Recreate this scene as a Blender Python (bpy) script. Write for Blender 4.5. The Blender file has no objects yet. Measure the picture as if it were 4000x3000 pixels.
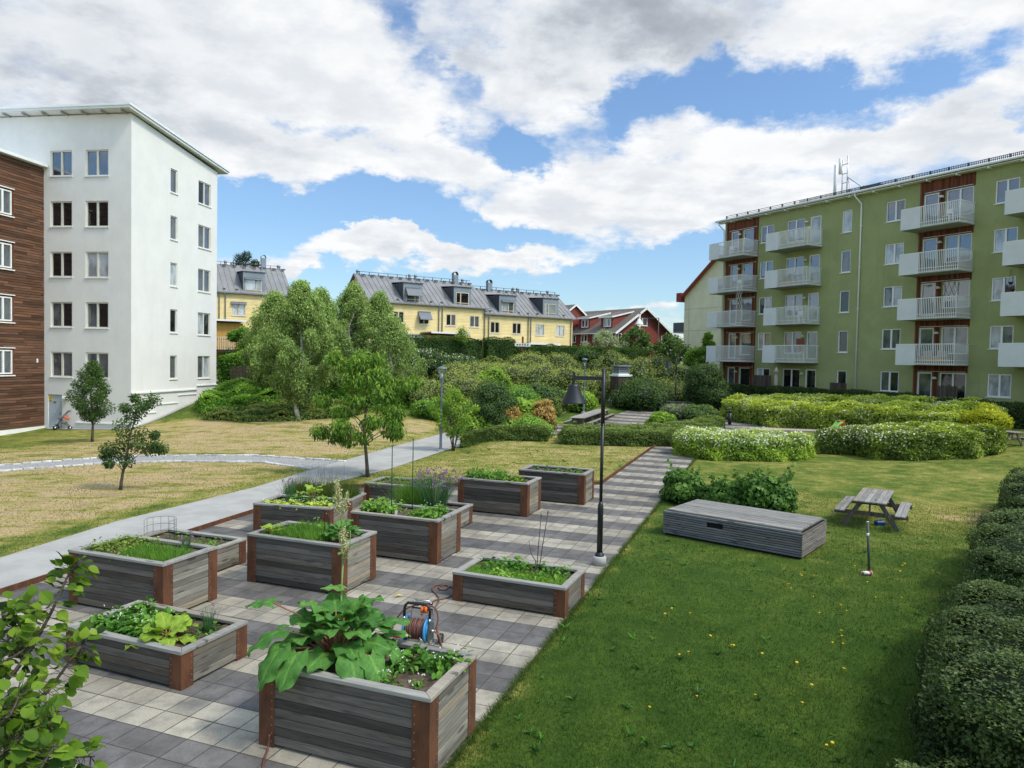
import bpy, bmesh, math, random
import numpy as np
from mathutils import Matrix, Vector
C = bpy.context.scene.collection
R = random.Random(7)
rad = math.radians

# ------------------------------------------------------------------ helpers
def empty(name, loc=(0, 0, 0), rz=0.0, label=None, cat=None, group=None, kind=None):
    o = bpy.data.objects.new(name, None); C.objects.link(o)
    o.empty_display_size = .2
    o.location = loc; o.rotation_euler = (0, 0, rz)
    tag(o, label, cat, group, kind)
    return o

def tag(o, label=None, cat=None, group=None, kind=None):
    if label: o['label'] = label
    if cat: o['category'] = cat
    if group: o['group'] = group
    if kind: o['kind'] = kind
    return o

def link(name, me, mat, parent=None):
    o = bpy.data.objects.new(name, me); C.objects.link(o)
    if mat is not None and not me.materials:
        me.materials.append(mat)
    if parent is not None: o.parent = parent
    return o

def copy_tree(o, parent=None):
    c = o.copy(); C.objects.link(c); c.parent = parent
    for ch in list(o.children): copy_tree(ch, c)
    return c

class MB:
    """collects boxes, tubes and faces into one mesh"""
    def __init__(s, M=None):
        s.v = []; s.f = []; s.t = []; s.sm = []; s.M = M or Matrix.Identity(4); s.tint = None
    def _t(s): return s.tint if s.tint is not None else R.random()
    def add(s, vs, fs, M=None, smooth=False, t=None):
        b = len(s.v); m = s.M @ M if M is not None else s.M
        for p in vs: s.v.append(tuple(m @ Vector(p)))
        t = s._t() if t is None else t
        for f in fs: s.f.append(tuple(b + i for i in f)); s.t.append(t); s.sm.append(smooth)
        return s
    def box(s, x0, x1, y0, y1, z0, z1, M=None, t=None):
        vs = [(x, y, z) for z in (z0, z1) for y in (y0, y1) for x in (x0, x1)]
        fs = [(0, 2, 3, 1), (4, 5, 7, 6), (0, 1, 5, 4), (2, 6, 7, 3), (0, 4, 6, 2), (1, 3, 7, 5)]
        return s.add(vs, fs, M, t=t)
    def bar(s, a, b, w, h, t=None, up=(0, 0, 1)):
        a, b = Vector(a), Vector(b); d = (b - a); L = d.length; d.normalize()
        u = Vector(up)
        if abs(d.dot(u)) > .98: u = Vector((0, 1, 0))
        y = u.cross(d).normalized(); z = d.cross(y)
        vs = []
        for k in (0, L):
            for (p, q) in ((-w / 2, -h / 2), (w / 2, -h / 2), (w / 2, h / 2), (-w / 2, h / 2)):
                vs.append(a + d * k + y * p + z * q)
        return s.add(vs, [(0, 1, 2, 3)[::-1], (4, 5, 6, 7), (0, 1, 5, 4), (1, 2, 6, 5), (2, 3, 7, 6), (3, 0, 4, 7)], t=t)
    def quad(s, a, b, c, d, t=None): return s.add([a, b, c, d], [(0, 1, 2, 3)], t=t)
    def poly(s, pts, t=None): return s.add(pts, [tuple(range(len(pts)))], t=t)
    def tube(s, pts, r, n=8, t=None, caps=True):
        pts = [Vector(p) for p in pts]; rs = r if isinstance(r, (list, tuple)) else [r] * len(pts)
        vs = []; prev = None
        for i, p in enumerate(pts):
            d = (pts[min(i + 1, len(pts) - 1)] - pts[max(i - 1, 0)]).normalized()
            if prev is None:
                a = Vector((1, 0, 0)) if abs(d.x) < .8 else Vector((0, 1, 0))
                u = d.cross(a).normalized()
            else:
                u = (prev - d * prev.dot(d)).normalized()
            w = d.cross(u); prev = u
            for k in range(n):
                an = 2 * math.pi * k / n
                vs.append(p + (u * math.cos(an) + w * math.sin(an)) * rs[i])
        fs = [(i * n + k, i * n + (k + 1) % n, (i + 1) * n + (k + 1) % n, (i + 1) * n + k) for i in range(len(pts) - 1) for k in range(n)]
        if caps: fs += [tuple(range(n))[::-1], tuple((len(pts) - 1) * n + k for k in range(n))]
        return s.add(vs, fs, smooth=True, t=t)
    def lathe(s, prof, n=20, cx=0, cy=0, t=None, M=None):
        vs = [(cx + r * math.cos(2 * math.pi * k / n), cy + r * math.sin(2 * math.pi * k / n), z) for r, z in prof for k in range(n)]
        fs = [(i * n + k, i * n + (k + 1) % n, (i + 1) * n + (k + 1) % n, (i + 1) * n + k) for i in range(len(prof) - 1) for k in range(n)]
        return s.add(vs, fs, M, smooth=True, t=t)
    def disc(s, r, z, n=20, cx=0, cy=0, M=None, t=None):
        return s.add([(cx + r * math.cos(2 * math.pi * k / n), cy + r * math.sin(2 * math.pi * k / n), z) for k in range(n)], [tuple(range(n))], M, t=t)
    def build(s, name, mat, parent=None, bevel=0):
        me = bpy.data.meshes.new(name); me.from_pydata(s.v, [], s.f); me.update()
        a = me.attributes.new('tint', 'FLOAT', 'FACE'); a.data.foreach_set('value', s.t)
        me.polygons.foreach_set('use_smooth', s.sm)
        o = link(name, me, mat, parent)
        if bevel:
            m = o.modifiers.new('bevel', 'BEVEL'); m.width = bevel; m.segments = 1; m.limit_method = 'ANGLE'
        return o

class NP:
    """numpy mesh accumulator for leaves, blades, blobs"""
    def __init__(s): s.V = []; s.F = []; s.T = []; s.n = 0; s.SM = []
    def raw(s, V, F, T, sm=False):
        s.V.append(V.astype(np.float32)); s.F.append(F + s.n); s.T.append(T.astype(np.float32)); s.n += len(V)
        s.SM.append(np.full(len(F), sm))
        return s
    def inst(s, tv, tf, pos, X, Z, L, W, tint):
        """n copies of a template (tv: m x 3, tf: k x q) with frame X (length axis), Z (normal)"""
        n = len(pos)
        X = X / (np.linalg.norm(X, axis=1, keepdims=True) + 1e-9)
        Z = Z - X * (Z * X).sum(1, keepdims=True); Z = Z / (np.linalg.norm(Z, axis=1, keepdims=True) + 1e-9)
        Y = np.cross(Z, X)
        tv = np.asarray(tv, float); L = np.broadcast_to(L, (n,)); W = np.broadcast_to(W, (n,))
        V = pos[:, None, :] + X[:, None, :] * (tv[None, :, 0, None] * L[:, None, None]) + Y[:, None, :] * (tv[None, :, 1, None] * W[:, None, None]) + Z[:, None, :] * (tv[None, :, 2, None] * L[:, None, None])
        tf = np.asarray(tf); m = len(tv)
        F = (tf[None] + (np.arange(n) * m)[:, None, None]).reshape(-1, tf.shape[1])
        T = np.repeat(tint, len(tf))
        return s.raw(V.reshape(-1, 3), F, T)
    def build(s, name, mat, parent=None):
        V = np.concatenate(s.V); T = np.concatenate(s.T); SM = np.concatenate(s.SM)
        loops = np.concatenate([f.ravel() for f in s.F]).astype(np.int32)
        tot = np.concatenate([np.full(len(f), f.shape[1]) for f in s.F]).astype(np.int32)
        st = np.concatenate([[0], np.cumsum(tot)[:-1]]).astype(np.int32)
        me = bpy.data.meshes.new(name)
        me.vertices.add(len(V)); me.vertices.foreach_set('co', V.ravel())
        me.loops.add(len(loops)); me.loops.foreach_set('vertex_index', loops)
        me.polygons.add(len(tot)); me.polygons.foreach_set('loop_start', st)
        me.polygons.foreach_set('use_smooth', SM)
        me.update(calc_edges=True)
        a = me.attributes.new('tint', 'FLOAT', 'FACE'); a.data.foreach_set('value', T)
        return link(name, me, mat, parent)

# ------------------------------------------------------------------ materials
def nodes(name):
    m = bpy.data.materials.new(name); m.use_nodes = True
    nt = m.node_tree; nt.nodes.clear()
    return m, nt, nt.nodes, nt.links

def rgb(c): return (c[0], c[1], c[2], 1)

class G:
    """small node-graph writer"""
    def __init__(s, nt): s.nt = nt; s.N = nt.nodes; s.L = nt.links
    def set(s, sock, v):
        if hasattr(v, 'is_output'): s.L.new(v, sock)
        else:
            if sock.type == 'RGBA' and not isinstance(v, (int, float)): v = rgb(v)
            sock.default_value = v
    def math(s, op, a, b=0.0, c=0.0, clamp=False):
        n = s.N.new('ShaderNodeMath'); n.operation = op; n.use_clamp = clamp
        s.set(n.inputs[0], a); s.set(n.inputs[1], b)
        if op in ('MULTIPLY_ADD', 'COMPARE', 'SMOOTH_MIN'): s.set(n.inputs[2], c)
        return n.outputs[0]
    def mix(s, f, a, b, mode='MIX'):
        n = s.N.new('ShaderNodeMix'); n.data_type = 'RGBA'; n.blend_type = mode
        s.set(n.inputs[0], f); s.set(n.inputs[6], a); s.set(n.inputs[7], b)
        return n.outputs[2]
    def noise(s, vec, scale, detail=4, rough=.55, dist=0.0, out=0):
        n = s.N.new('ShaderNodeTexNoise'); s.set(n.inputs['Vector'], vec)
        n.inputs['Scale'].default_value = scale; n.inputs['Detail'].default_value = detail
        n.inputs['Roughness'].default_value = rough; n.inputs['Distortion'].default_value = dist
        return n.outputs[out]
    def ramp(s, f, stops, interp='LINEAR'):
        n = s.N.new('ShaderNodeValToRGB'); s.set(n.inputs[0], f); cr = n.color_ramp; cr.interpolation = interp
        while len(cr.elements) < len(stops): cr.elements.new(.5)
        for e, (p, c) in zip(cr.elements, stops):
            e.position = p; e.color = rgb(c) if not isinstance(c, (int, float)) else (c, c, c, 1)
        return n.outputs[0]
    def mrange(s, v, a, b, c=0.0, d=1.0, smooth=True):
        n = s.N.new('ShaderNodeMapRange'); n.interpolation_type = 'SMOOTHSTEP' if smooth else 'LINEAR'
        s.set(n.inputs[0], v); s.set(n.inputs[1], a); s.set(n.inputs[2], b); s.set(n.inputs[3], c); s.set(n.inputs[4], d)
        return n.outputs[0]
    def coord(s, which='Object'): return s.N.new('ShaderNodeTexCoord').outputs[which]
    def mapping(s, v, loc=(0, 0, 0), rot=(0, 0, 0), scale=(1, 1, 1)):
        n = s.N.new('ShaderNodeMapping'); s.set(n.inputs[0], v)
        n.inputs[1].default_value = loc; n.inputs[2].default_value = rot; n.inputs[3].default_value = scale
        return n.outputs[0]
    def sep(s, v):
        n = s.N.new('ShaderNodeSeparateXYZ'); s.set(n.inputs[0], v); return n.outputs
    def comb(s, x, y, z=0.0):
        n = s.N.new('ShaderNodeCombineXYZ'); s.set(n.inputs[0], x); s.set(n.inputs[1], y); s.set(n.inputs[2], z); return n.outputs[0]
    def attr(s, name):
        n = s.N.new('ShaderNodeAttribute'); n.attribute_name = name; return n.outputs['Fac']
    def bump(s, h, strength=.3, dist=.02):
        n = s.N.new('ShaderNodeBump'); s.set(n.inputs['Height'], h); n.inputs['Strength'].default_value = strength; n.inputs['Distance'].default_value = dist
        return n.outputs[0]
    def bsdf(s, col, rough=.8, normal=None, metallic=0.0, spec=.3):
        n = s.N.new('ShaderNodeBsdfPrincipled'); s.set(n.inputs['Base Color'], col); s.set(n.inputs['Roughness'], rough)
        n.inputs['Metallic'].default_value = metallic; n.inputs['Specular IOR Level'].default_value = spec
        if normal is not None: s.L.new(normal, n.inputs['Normal'])
        return n
    def out(s, sh):
        o = s.N.new('ShaderNodeOutputMaterial'); s.L.new(sh, o.inputs['Surface'])

def mat(name, col, rough=.8, var=.2, scale=4, col2=None, bump=0, bscale=60, stretch=(1, 1, 1), tint=0.0, metallic=0, spec=.3, dirt=0, streak=0):
    m, nt, N, L = nodes(name); g = G(nt)
    v = g.mapping(g.coord(), scale=stretch)
    n1 = g.noise(v, scale, 5, .6)
    c2 = col2 or tuple(min(1, c * (1 - var)) for c in col)
    c = g.mix(g.mrange(n1, .35, .65), col, c2)
    if tint:
        f = g.math('MULTIPLY_ADD', g.attr('tint'), 2 * tint, 1 - tint)
        c = g.mix(1.0, c, g.comb(f, f, f), 'MULTIPLY')
    if dirt:
        n2 = g.noise(g.coord(), 1.3, 4, .6)
        c = g.mix(g.mrange(n2, .5, .75, 0, dirt), c, tuple(x * .6 for x in col))
    if streak:
        n3 = g.noise(g.mapping(g.coord(), scale=(2.2, 2.2, .16)), 1.6, 5, .65)
        c = g.mix(g.mrange(n3, .48, .78, 0, streak), c, tuple(x * .72 for x in col))
    nm = None
    if bump:
        nm = g.bump(g.noise(v, bscale, 3, .6), bump, .01)
    g.out(g.bsdf(c, rough, nm, metallic, spec).outputs[0])
    return m

def wood(name, col, col2, axis='X', tint=.35, rough=.85, dark=(.05, .045, .04), sc=1.0):
    m, nt, N, L = nodes(name); g = G(nt)
    st = {'X': (1, 14, 14), 'Y': (14, 1, 14), 'Z': (14, 14, 1)}[axis]
    obj = g.coord()
    off = g.math('MULTIPLY', g.attr('tint'), 37.0)
    n = N.new('ShaderNodeVectorMath'); n.operation = 'ADD'; L.new(obj, n.inputs[0]); L.new(g.comb(off, off, off), n.inputs[1])
    v = g.mapping(n.outputs[0], scale=tuple(s * sc for s in st))
    g1 = g.noise(v, 1.6, 6, .65, .6); g2 = g.noise(v, 7, 4, .7)
    big = g.noise(g.mapping(n.outputs[0], scale=tuple(.6 + .15 * s for s in st)), 1.0, 3, .5)
    c = g.mix(g.mrange(g1, .3, .7), col, col2)
    c = g.mix(g.mrange(big, .45, .72, 0, .55), c, tuple(x * .55 for x in col))
    c = g.mix(g.mrange(g2, .55, .8, 0, .5), c, dark)
    vo = N.new('ShaderNodeTexVoronoi'); L.new(g.mapping(n.outputs[0], scale=tuple((1.9 if s == 1 else 7.5) * sc for s in st)), vo.inputs['Vector']); vo.inputs['Scale'].default_value = 1.0
    kn = g.mrange(vo.outputs['Distance'], .10, .26, .75, 0.0); c = g.mix(kn, c, dark)
    f = g.math('MULTIPLY_ADD', g.attr('tint'), 2 * tint, 1 - tint)
    c = g.mix(1.0, c, g.comb(f, f, f), 'MULTIPLY')
    gold = g.mrange(g.math('FRACT', g.math('MULTIPLY', g.attr('tint'), 7.3)), .6, 1.0, 0.0, .45); c = g.mix(gold, c, g.mix(1.0, c, (1.22, 1.0, .74), 'MULTIPLY'))
    nm = g.bump(g1, .35, .006)
    g.out(g.bsdf(c, rough, nm, 0, .2).outputs[0])
    return m

def leafmat(name, dark, mid, light, trans=.3, rough=.5, spec=.35, nscale=2.5):
    m, nt, N, L = nodes(name); g = G(nt)
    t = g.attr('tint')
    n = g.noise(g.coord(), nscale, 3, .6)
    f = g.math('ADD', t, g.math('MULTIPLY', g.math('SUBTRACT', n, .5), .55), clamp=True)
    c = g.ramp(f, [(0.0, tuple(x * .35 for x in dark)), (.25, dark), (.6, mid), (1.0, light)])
    b = g.bsdf(c, rough, None, 0, spec)
    tr = N.new('ShaderNodeBsdfTranslucent'); L.new(g.mix(1.0, c, (1.3, 1.25, .6), 'MULTIPLY'), tr.inputs[0])
    mx = N.new('ShaderNodeMixShader'); mx.inputs[0].default_value = trans
    L.new(b.outputs[0], mx.inputs[1]); L.new(tr.outputs[0], mx.inputs[2])
    g.out(mx.outputs[0])
    return m

def glassmat(name, col, gl=.35, rough=.03, wob=.12):
    """window pane seen from outside: dark room behind a reflecting sheet"""
    m, nt, N, L = nodes(name); g = G(nt)
    n1 = g.noise(g.mapping(g.coord(), scale=(1, 1, .6)), 1.3, 3, .6)
    c = g.mix(g.mrange(n1, .4, .65), col, tuple(x * .45 for x in col))
    d = N.new('ShaderNodeBsdfDiffuse'); L.new(c, d.inputs[0])
    gs = N.new('ShaderNodeBsdfGlossy'); gs.inputs[0].default_value = (.92, .96, 1, 1); gs.inputs['Roughness'].default_value = rough
    L.new(g.bump(g.noise(g.coord(), .9, 2, .5), wob, .05), gs.inputs['Normal'])
    lw = N.new('ShaderNodeLayerWeight'); lw.inputs[0].default_value = .35
    f = g.math('MULTIPLY_ADD', lw.outputs['Fresnel'], .42, gl, clamp=True)
    mx = N.new('ShaderNodeMixShader'); L.new(f, mx.inputs[0]); L.new(d.outputs[0], mx.inputs[1]); L.new(gs.outputs[0], mx.inputs[2])
    g.out(mx.outputs[0])
    return m

PL_ANG = rad(20)
def uv2w(u, v): return (u * math.cos(PL_ANG) + v * math.sin(PL_ANG), -u * math.sin(PL_ANG) + v * math.cos(PL_ANG))

def paver_mat():
    m, nt, N, L = nodes('paver'); g = G(nt)
    obj = g.coord()
    v = g.mapping(obj, rot=(0, 0, PL_ANG))
    x, y, z = g.sep(v)
    su = g.math('DIVIDE', g.math('ADD', x, 3.07), .36); sv = g.math('DIVIDE', g.math('SUBTRACT', y, 9.98), .3925)
    iu = g.math('FLOOR', su); iv = g.math('FLOOR', sv); fu = g.math('FRACT', su); fv = g.math('FRACT', sv)
    band = g.math('FLOOR', g.math('MODULO', g.math('ADD', g.math('FLOOR', g.math('DIVIDE', sv, 2.0)), 400.0), 2.0))
    wn = N.new('ShaderNodeTexWhiteNoise'); wn.noise_dimensions = '2D'; L.new(g.comb(iu, iv), wn.inputs[0])
    r = wn.outputs[0]
    stain = g.noise(obj, 3.2, 5, .65); fine = g.noise(obj, 55, 3, .7); big = g.noise(obj, .45, 3, .5)
    light = g.mix(g.mrange(stain, .38, .7), (.345, .308, .245), (.235, .212, .172))
    dark = g.mix(g.mrange(stain, .35, .68), (.148, .138, .131), (.098, .091, .086))
    c = g.mix(band, dark, light)
    f = g.math('MULTIPLY_ADD', r, .34, .83)
    f = g.math('MULTIPLY', f, g.mrange(fine, .3, .7, .86, 1.12)); f = g.math('MULTIPLY', f, g.mrange(big, .35, .65, .80, 1.08))
    c = g.mix(1.0, c, g.comb(f, f, f), 'MULTIPLY')
    ed = g.math('MINIMUM', g.math('MINIMUM', fu, g.math('SUBTRACT', 1.0, fu)), g.math('MINIMUM', fv, g.math('SUBTRACT', 1.0, fv)))
    ed = g.math('ADD', ed, g.math('MULTIPLY', g.math('SUBTRACT', fine, .5), .012))
    gr = g.mrange(ed, .010, .022)
    c = g.mix(gr, (.055, .045, .038), c)
    spk = g.noise(obj, 90, 2, .5); c = g.mix(g.mrange(spk, .72, .78, 0, .55), c, (.55, .55, .55))
    ms = g.noise(obj, .9, 5, .7); c = g.mix(g.math('MULTIPLY', g.mrange(ms, .52, .72), g.mrange(ed, .012, .07, .75, .0)), c, (.045, .055, .025))
    nm = g.bump(g.math('ADD', gr, g.math('MULTIPLY', fine, .25)), .5, .006)
    g.out(g.bsdf(c, .85, nm, 0, .25).outputs[0])
    return m

def lawn_mat():
    m, nt, N, L = nodes('lawn'); g = G(nt)
    obj = g.coord(); dry = g.attr('dry'); lush = g.attr('lush')
    n1 = g.noise(obj, .35, 5, .62, .5); n2 = g.noise(obj, 1.7, 5, .65, .4); n3 = g.noise(obj, 14, 4, .7); n4 = g.noise(obj, 60, 3, .75)
    st = g.noise(g.mapping(obj, scale=(.7, 2.2, 1)), 1.1, 4, .6)
    pt = g.noise(g.mapping(obj, scale=(.55, 1.5, 1)), .9, 6, .68, .3)
    k = g.math('ADD', dry, g.math('MULTIPLY', g.math('SUBTRACT', n1, .5), .75)); k = g.math('ADD', k, g.math('MULTIPLY', g.math('SUBTRACT', pt, .5), g.math('MULTIPLY', g.mrange(dry, .42, .6), 1.7)))
    k = g.math('ADD', k, g.math('MULTIPLY', g.math('SUBTRACT', n2, .5), .8))
    k = g.math('ADD', k, g.math('MULTIPLY', g.math('SUBTRACT', n3, .5), .55), clamp=True)
    c = g.ramp(k, [(0.0, (.042, .085, .014)), (.25, (.085, .130, .020)), (.5, (.26, .245, .06)), (.70, (.43, .325, .155)), (1.0, (.45, .33, .19))])
    soil = g.math('MULTIPLY', g.mrange(st, .52, .66), g.mrange(dry, .5, .85))
    c = g.mix(g.math('MULTIPLY', soil, .75), c, (.26, .205, .15))
    c = g.mix(g.math('MULTIPLY', lush, .65), c, g.ramp(n2, [(.3, (.024, .060, .006)), (.7, (.062, .115, .014))]))
    f = g.mrange(n4, .25, .75, .55, 1.4, False)
    f = g.math('MULTIPLY', f, g.mrange(n3, .3, .7, .82, 1.15, False))
    c = g.mix(1.0, c, g.comb(f, f, f), 'MULTIPLY')
    nm = g.bump(g.math('ADD', n4, g.math('MULTIPLY', n3, .8)), .7, .03)
    g.out(g.bsdf(c, .95, nm, 0, .1).outputs[0])
    return m

MAT = {}
def mk():
    M = MAT
    M['paver'] = paver_mat(); M['lawn'] = lawn_mat()
    M['asphalt'] = mat('asphalt', (.39, .375, .35), .95, .16, 1.2, bump=.5, bscale=120, dirt=.12)
    M['gravel'] = mat('gravel', (.40, .39, .38), .95, .45, 18, bump=1, bscale=40)
    M['stone'] = mat('stone', (.55, .54, .52), .9, .35, 5, tint=.25, bump=.6, bscale=20)
    M['sand'] = mat('sand', (.50, .40, .27), .95, .2, 2, bump=.5, bscale=30)
    M['soil'] = mat('soil', (.055, .038, .026), 1, .5, 12, col2=(.12, .085, .06), bump=1, bscale=25)
    M['corten'] = mat('corten', (.135, .054, .025), .9, .4, 7, col2=(.080, .033, .017), bump=.4, bscale=90, stretch=(1, 1, .35), tint=.08, dirt=.3)
    M['rivet'] = mat('rivet', (.38, .27, .18), .5, .1, 3, metallic=.4)
    M['plankX'] = wood('weathered_plank_shaded', (.130, .113, .093), (.066, .059, .052), 'X', .45)  # long-side boards: cloud shade over the foreground is darkened into this colour
    M['plankY'] = wood('weathered_plank_lit', (.24, .218, .175), (.14, .128, .108), 'Y', .38)  # same boards on the short sides, coloured lighter as if better lit
    M['rim'] = wood('rim_plank', (.33, .315, .28), (.23, .22, .20), 'X', .15)
    M['boxwood'] = wood('box_plank', (.21, .21, .21), (.12, .12, .125), 'X', .25)
    M['boxtop'] = wood('box_lid_plank', (.29, .28, .26), (.18, .172, .16), 'X', .3)
    M['table'] = wood('table_plank', (.31, .29, .265), (.19, .18, .165), 'Y', .2)
    M['tleg'] = wood('table_leg', (.15, .135, .115), (.09, .08, .07), 'Z', .2)
    M['redwood'] = wood('reddish_cladding', (.20, .070, .035), (.11, .034, .020), 'Z', .35, sc=.5)
    M['brownwood'] = wood('brown_cladding', (.165, .085, .052), (.085, .047, .032), 'X', .40, sc=.35)
    M['fence'] = wood('fence_wood', (.115, .085, .07), (.06, .045, .038), 'Z', .3)
    M['creamwood'] = mat('cream_paint', (.62, .52, .36), .7, .2, 3, tint=.1)
    M['whiteplaster'] = mat('white_plaster', (.73, .71, .675), .9, .06, .7, bump=.35, bscale=35, dirt=.06, streak=.16)
    M['greenplaster'] = mat('green_plaster', (.33, .36, .158), .9, .12, .6, bump=.3, bscale=25, dirt=.22, streak=.45)
    M['paleplaster'] = mat('pale_green_plaster', (.70, .66, .46), .9, .1, .8, bump=.2, bscale=15, dirt=.1, streak=.3)
    M['whitepaint'] = mat('white_paint', (.80, .80, .77), .45, .06, 2, spec=.4)
    M['offwhite'] = mat('off_white_paint', (.66, .64, .56), .5, .08, 2)
    M['panel'] = mat('balcony_panel', (.65, .66, .65), .55, .06, 1.5)
    M['rail'] = mat('railing_paint', (.74, .74, .69), .5, .06, 2)
    M['underslab'] = mat('balcony_concrete', (.40, .40, .38), .8, .2, 2)
    M['metalroof'] = mat('sheet_metal_roof', (.25, .245, .245), .6, .15, .8, metallic=.2, tint=.12)
    M['metaldark'] = mat('dark_sheet_metal', (.085, .09, .10), .5, .15, 1, metallic=.3)
    M['metalgrey'] = mat('grey_sheet_metal', (.25, .28, .31), .5, .15, 1, metallic=.3)
    M['metalwhite'] = mat('white_roof_trim', (.74, .76, .76), .45, .06, 1)
    M['silver'] = mat('galvanised_steel', (.55, .56, .57), .35, .15, 4, metallic=.8)
    M['blackmetal'] = mat('black_powder_coat', (.012, .012, .013), .42, .1, 4, spec=.5)
    M['greylamp'] = mat('grey_blue_lamp_paint', (.12, .16, .19), .45, .1, 4, spec=.4)
    M['yellow'] = siding('yellow_siding', (.83, .65, .31), .16)
    M['ochre'] = siding('ochre_boards', (.55, .31, .075), .12, vertical=True)
    M['redsiding'] = siding('red_siding', (.215, .052, .040), .16)
    M['redroof'] = mat('red_sheet_roof', (.48, .12, .05), .6, .2, 1)
    M['darkredroof'] = mat('dark_red_trim', (.22, .03, .022), .6, .2, 1)
    M['tileroof'] = siding('tile_roof', (.15, .125, .105), .34, rough=.9)
    M['concrete'] = mat('concrete', (.40, .385, .35), .9, .2, 3, bump=.3, bscale=30, dirt=.3)
    M['g_dark'] = glassmat('pane_dark', (.012, .013, .015), .06)
    M['g_sky'] = glassmat('pane_sky', (.055, .06, .10), .17)
    M['g_blind'] = glassmat('pane_blind', (.46, .49, .52), .10, .1)
    M['g_curtain'] = glassmat('pane_curtain', (.11, .12, .13), .10)
    M['awning'] = mat('awning_fabric', (.20, .21, .23), .9, .1, 3)
    M['bluepl'] = mat('blue_plastic', (.03, .22, .46), .4, .1, 4, spec=.5)
    M['bluebox'] = mat('dark_blue_plastic', (.012, .06, .22), .5, .1, 4)
    M['hose'] = mat('hose_rubber', (.16, .065, .045), .5, .25, 10, spec=.4)
    M['redpl'] = mat('red_plastic', (.55, .06, .03), .45, .1, 4)
    M['orangepl'] = mat('orange_plastic', (.70, .15, .03), .45, .1, 4)
    M['limepl'] = mat('lime_plastic', (.34, .62, .16), .45, .08, 4)
    M['greystick'] = mat('green_stake', (.02, .07, .03), .5, .1, 4)
    M['steelgrey'] = mat('grey_steel_post', (.07, .085, .08), .5, .15, 6)
    M['whiteflower'] = leafmat('white_petal', (.55, .55, .45), (.75, .75, .66), (.85, .85, .8), .2, .7)
    M['purple'] = leafmat('purple_petal', (.13, .07, .15), (.27, .16, .31), (.40, .27, .43), .2, .7)
    M['yellowflower'] = leafmat('yellow_petal', (.55, .38, .02), (.70, .48, .02), (.8, .6, .05), .2, .7)
    M['cream_f'] = leafmat('cream_seed_head', (.38, .36, .16), (.5, .48, .24), (.62, .6, .34), .2, .8)
    M['bark'] = mat('bark', (.115, .09, .07), .95, .5, 18, bump=1, bscale=30, stretch=(1, 1, .4))
    M['birchbark'] = mat('birch_bark', (.62, .60, .56), .8, .2, 9, col2=(.20, .18, .16), bump=.4, bscale=25, stretch=(.5, .5, 2.5))
    M['stem'] = mat('green_stem', (.22, .30, .08), .6, .3, 6)
    M['redstem'] = mat('rhubarb_stalk', (.30, .22, .09), .5, .5, 8, col2=(.33, .09, .06))
    M['grass'] = leafmat('grass_blade', (.030, .062, .010), (.068, .120, .018), (.15, .20, .04), .35, .6, .2, .8)
    M['drygrass'] = leafmat('dry_grass_blade', (.12, .13, .03), (.25, .22, .08), (.42, .33, .17), .3, .7, .2, .8)
    for k, a, b, c, t in (
        ('lf_hedge', (.018, .034, .009), (.040, .063, .016), (.095, .125, .034), .2),
        ('lf_thuja', (.025, .058, .010), (.055, .105, .018), (.09, .155, .03), .2),
        ('lf_low', (.032, .055, .012), (.075, .11, .022), (.17, .20, .05), .25),
        ('lf_spirea', (.055, .10, .010), (.16, .24, .025), (.33, .40, .05), .3),
        ('lf_spirea2', (.055, .085, .012), (.150, .190, .026), (.28, .32, .055), .3),
        ('lf_willow', (.050, .072, .018), (.115, .140, .035), (.21, .225, .065), .3),
        ('lf_bright', (.045, .10, .012), (.12, .20, .022), (.25, .34, .05), .35),
        ('lf_dark', (.020, .042, .011), (.042, .075, .018), (.085, .128, .030), .2),
        ('lf_birch', (.042, .060, .016), (.085, .125, .035), (.16, .21, .065), .35),
        ('lf_cherry', (.035, .085, .010), (.10, .185, .022), (.22, .31, .045), .35),
        ('lf_young', (.025, .055, .014), (.055, .105, .025), (.12, .18, .045), .3),
        ('lf_hazel', (.050, .115, .010), (.14, .25, .018), (.29, .40, .04), .4),
        ('lf_rhubarb', (.035, .11, .022), (.075, .19, .035), (.15, .29, .06), .3),
        ('lf_straw', (.030, .095, .012), (.075, .18, .020), (.16, .28, .035), .3),
        ('lf_lettuce', (.14, .24, .025), (.27, .40, .045), (.42, .53, .09), .35),
        ('lf_chive', (.025, .075, .030), (.055, .13, .045), (.10, .19, .07), .2),
        ('lf_herb', (.045, .11, .015), (.10, .20, .025), (.19, .30, .05), .35),
        ('lf_yellow', (.16, .19, .010), (.34, .37, .018), (.52, .52, .05), .35),
        ('lf_pine', (.012, .028, .012), (.025, .05, .02), (.05, .08, .03), .1),
        ('lf_pale', (.12, .15, .07), (.24, .28, .15), (.4, .44, .28), .3),
        ('lf_flower', (.20, .10, .02), (.42, .28, .08), (.6, .45, .2), .3),
        ('lf_currant', (.022, .055, .010), (.050, .105, .018), (.11, .18, .035), .3),
        ('lf_purple', (.04, .015, .03), (.10, .03, .06), (.2, .06, .13), .2)):
        f_ = {'lf_birch': 2.9, 'lf_willow': 2.3, 'lf_low': 1.9, 'lf_spirea': 1.7, 'lf_spirea2': 2.1, 'lf_cherry': 1.45, 'lf_lettuce': 1.0, 'lf_yellow': 1.25, 'lf_hedge': 1.65, 'lf_currant': 1.9, 'lf_hazel': .92, 'lf_rhubarb': 1.25, 'lf_herb': 1.7, 'lf_bright': 1.8, 'lf_dark': 1.9, 'lf_thuja': 1.35, 'lf_flower': 1.3}.get(k, 1.4)
        M[k] = leafmat(k, *[tuple(min(.85, v * f_) for v in q) for q in (a, b, c)], t, rough=.62 if k in ('lf_rhubarb', 'lf_hazel', 'lf_lettuce') else .5, spec=.2)

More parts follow.
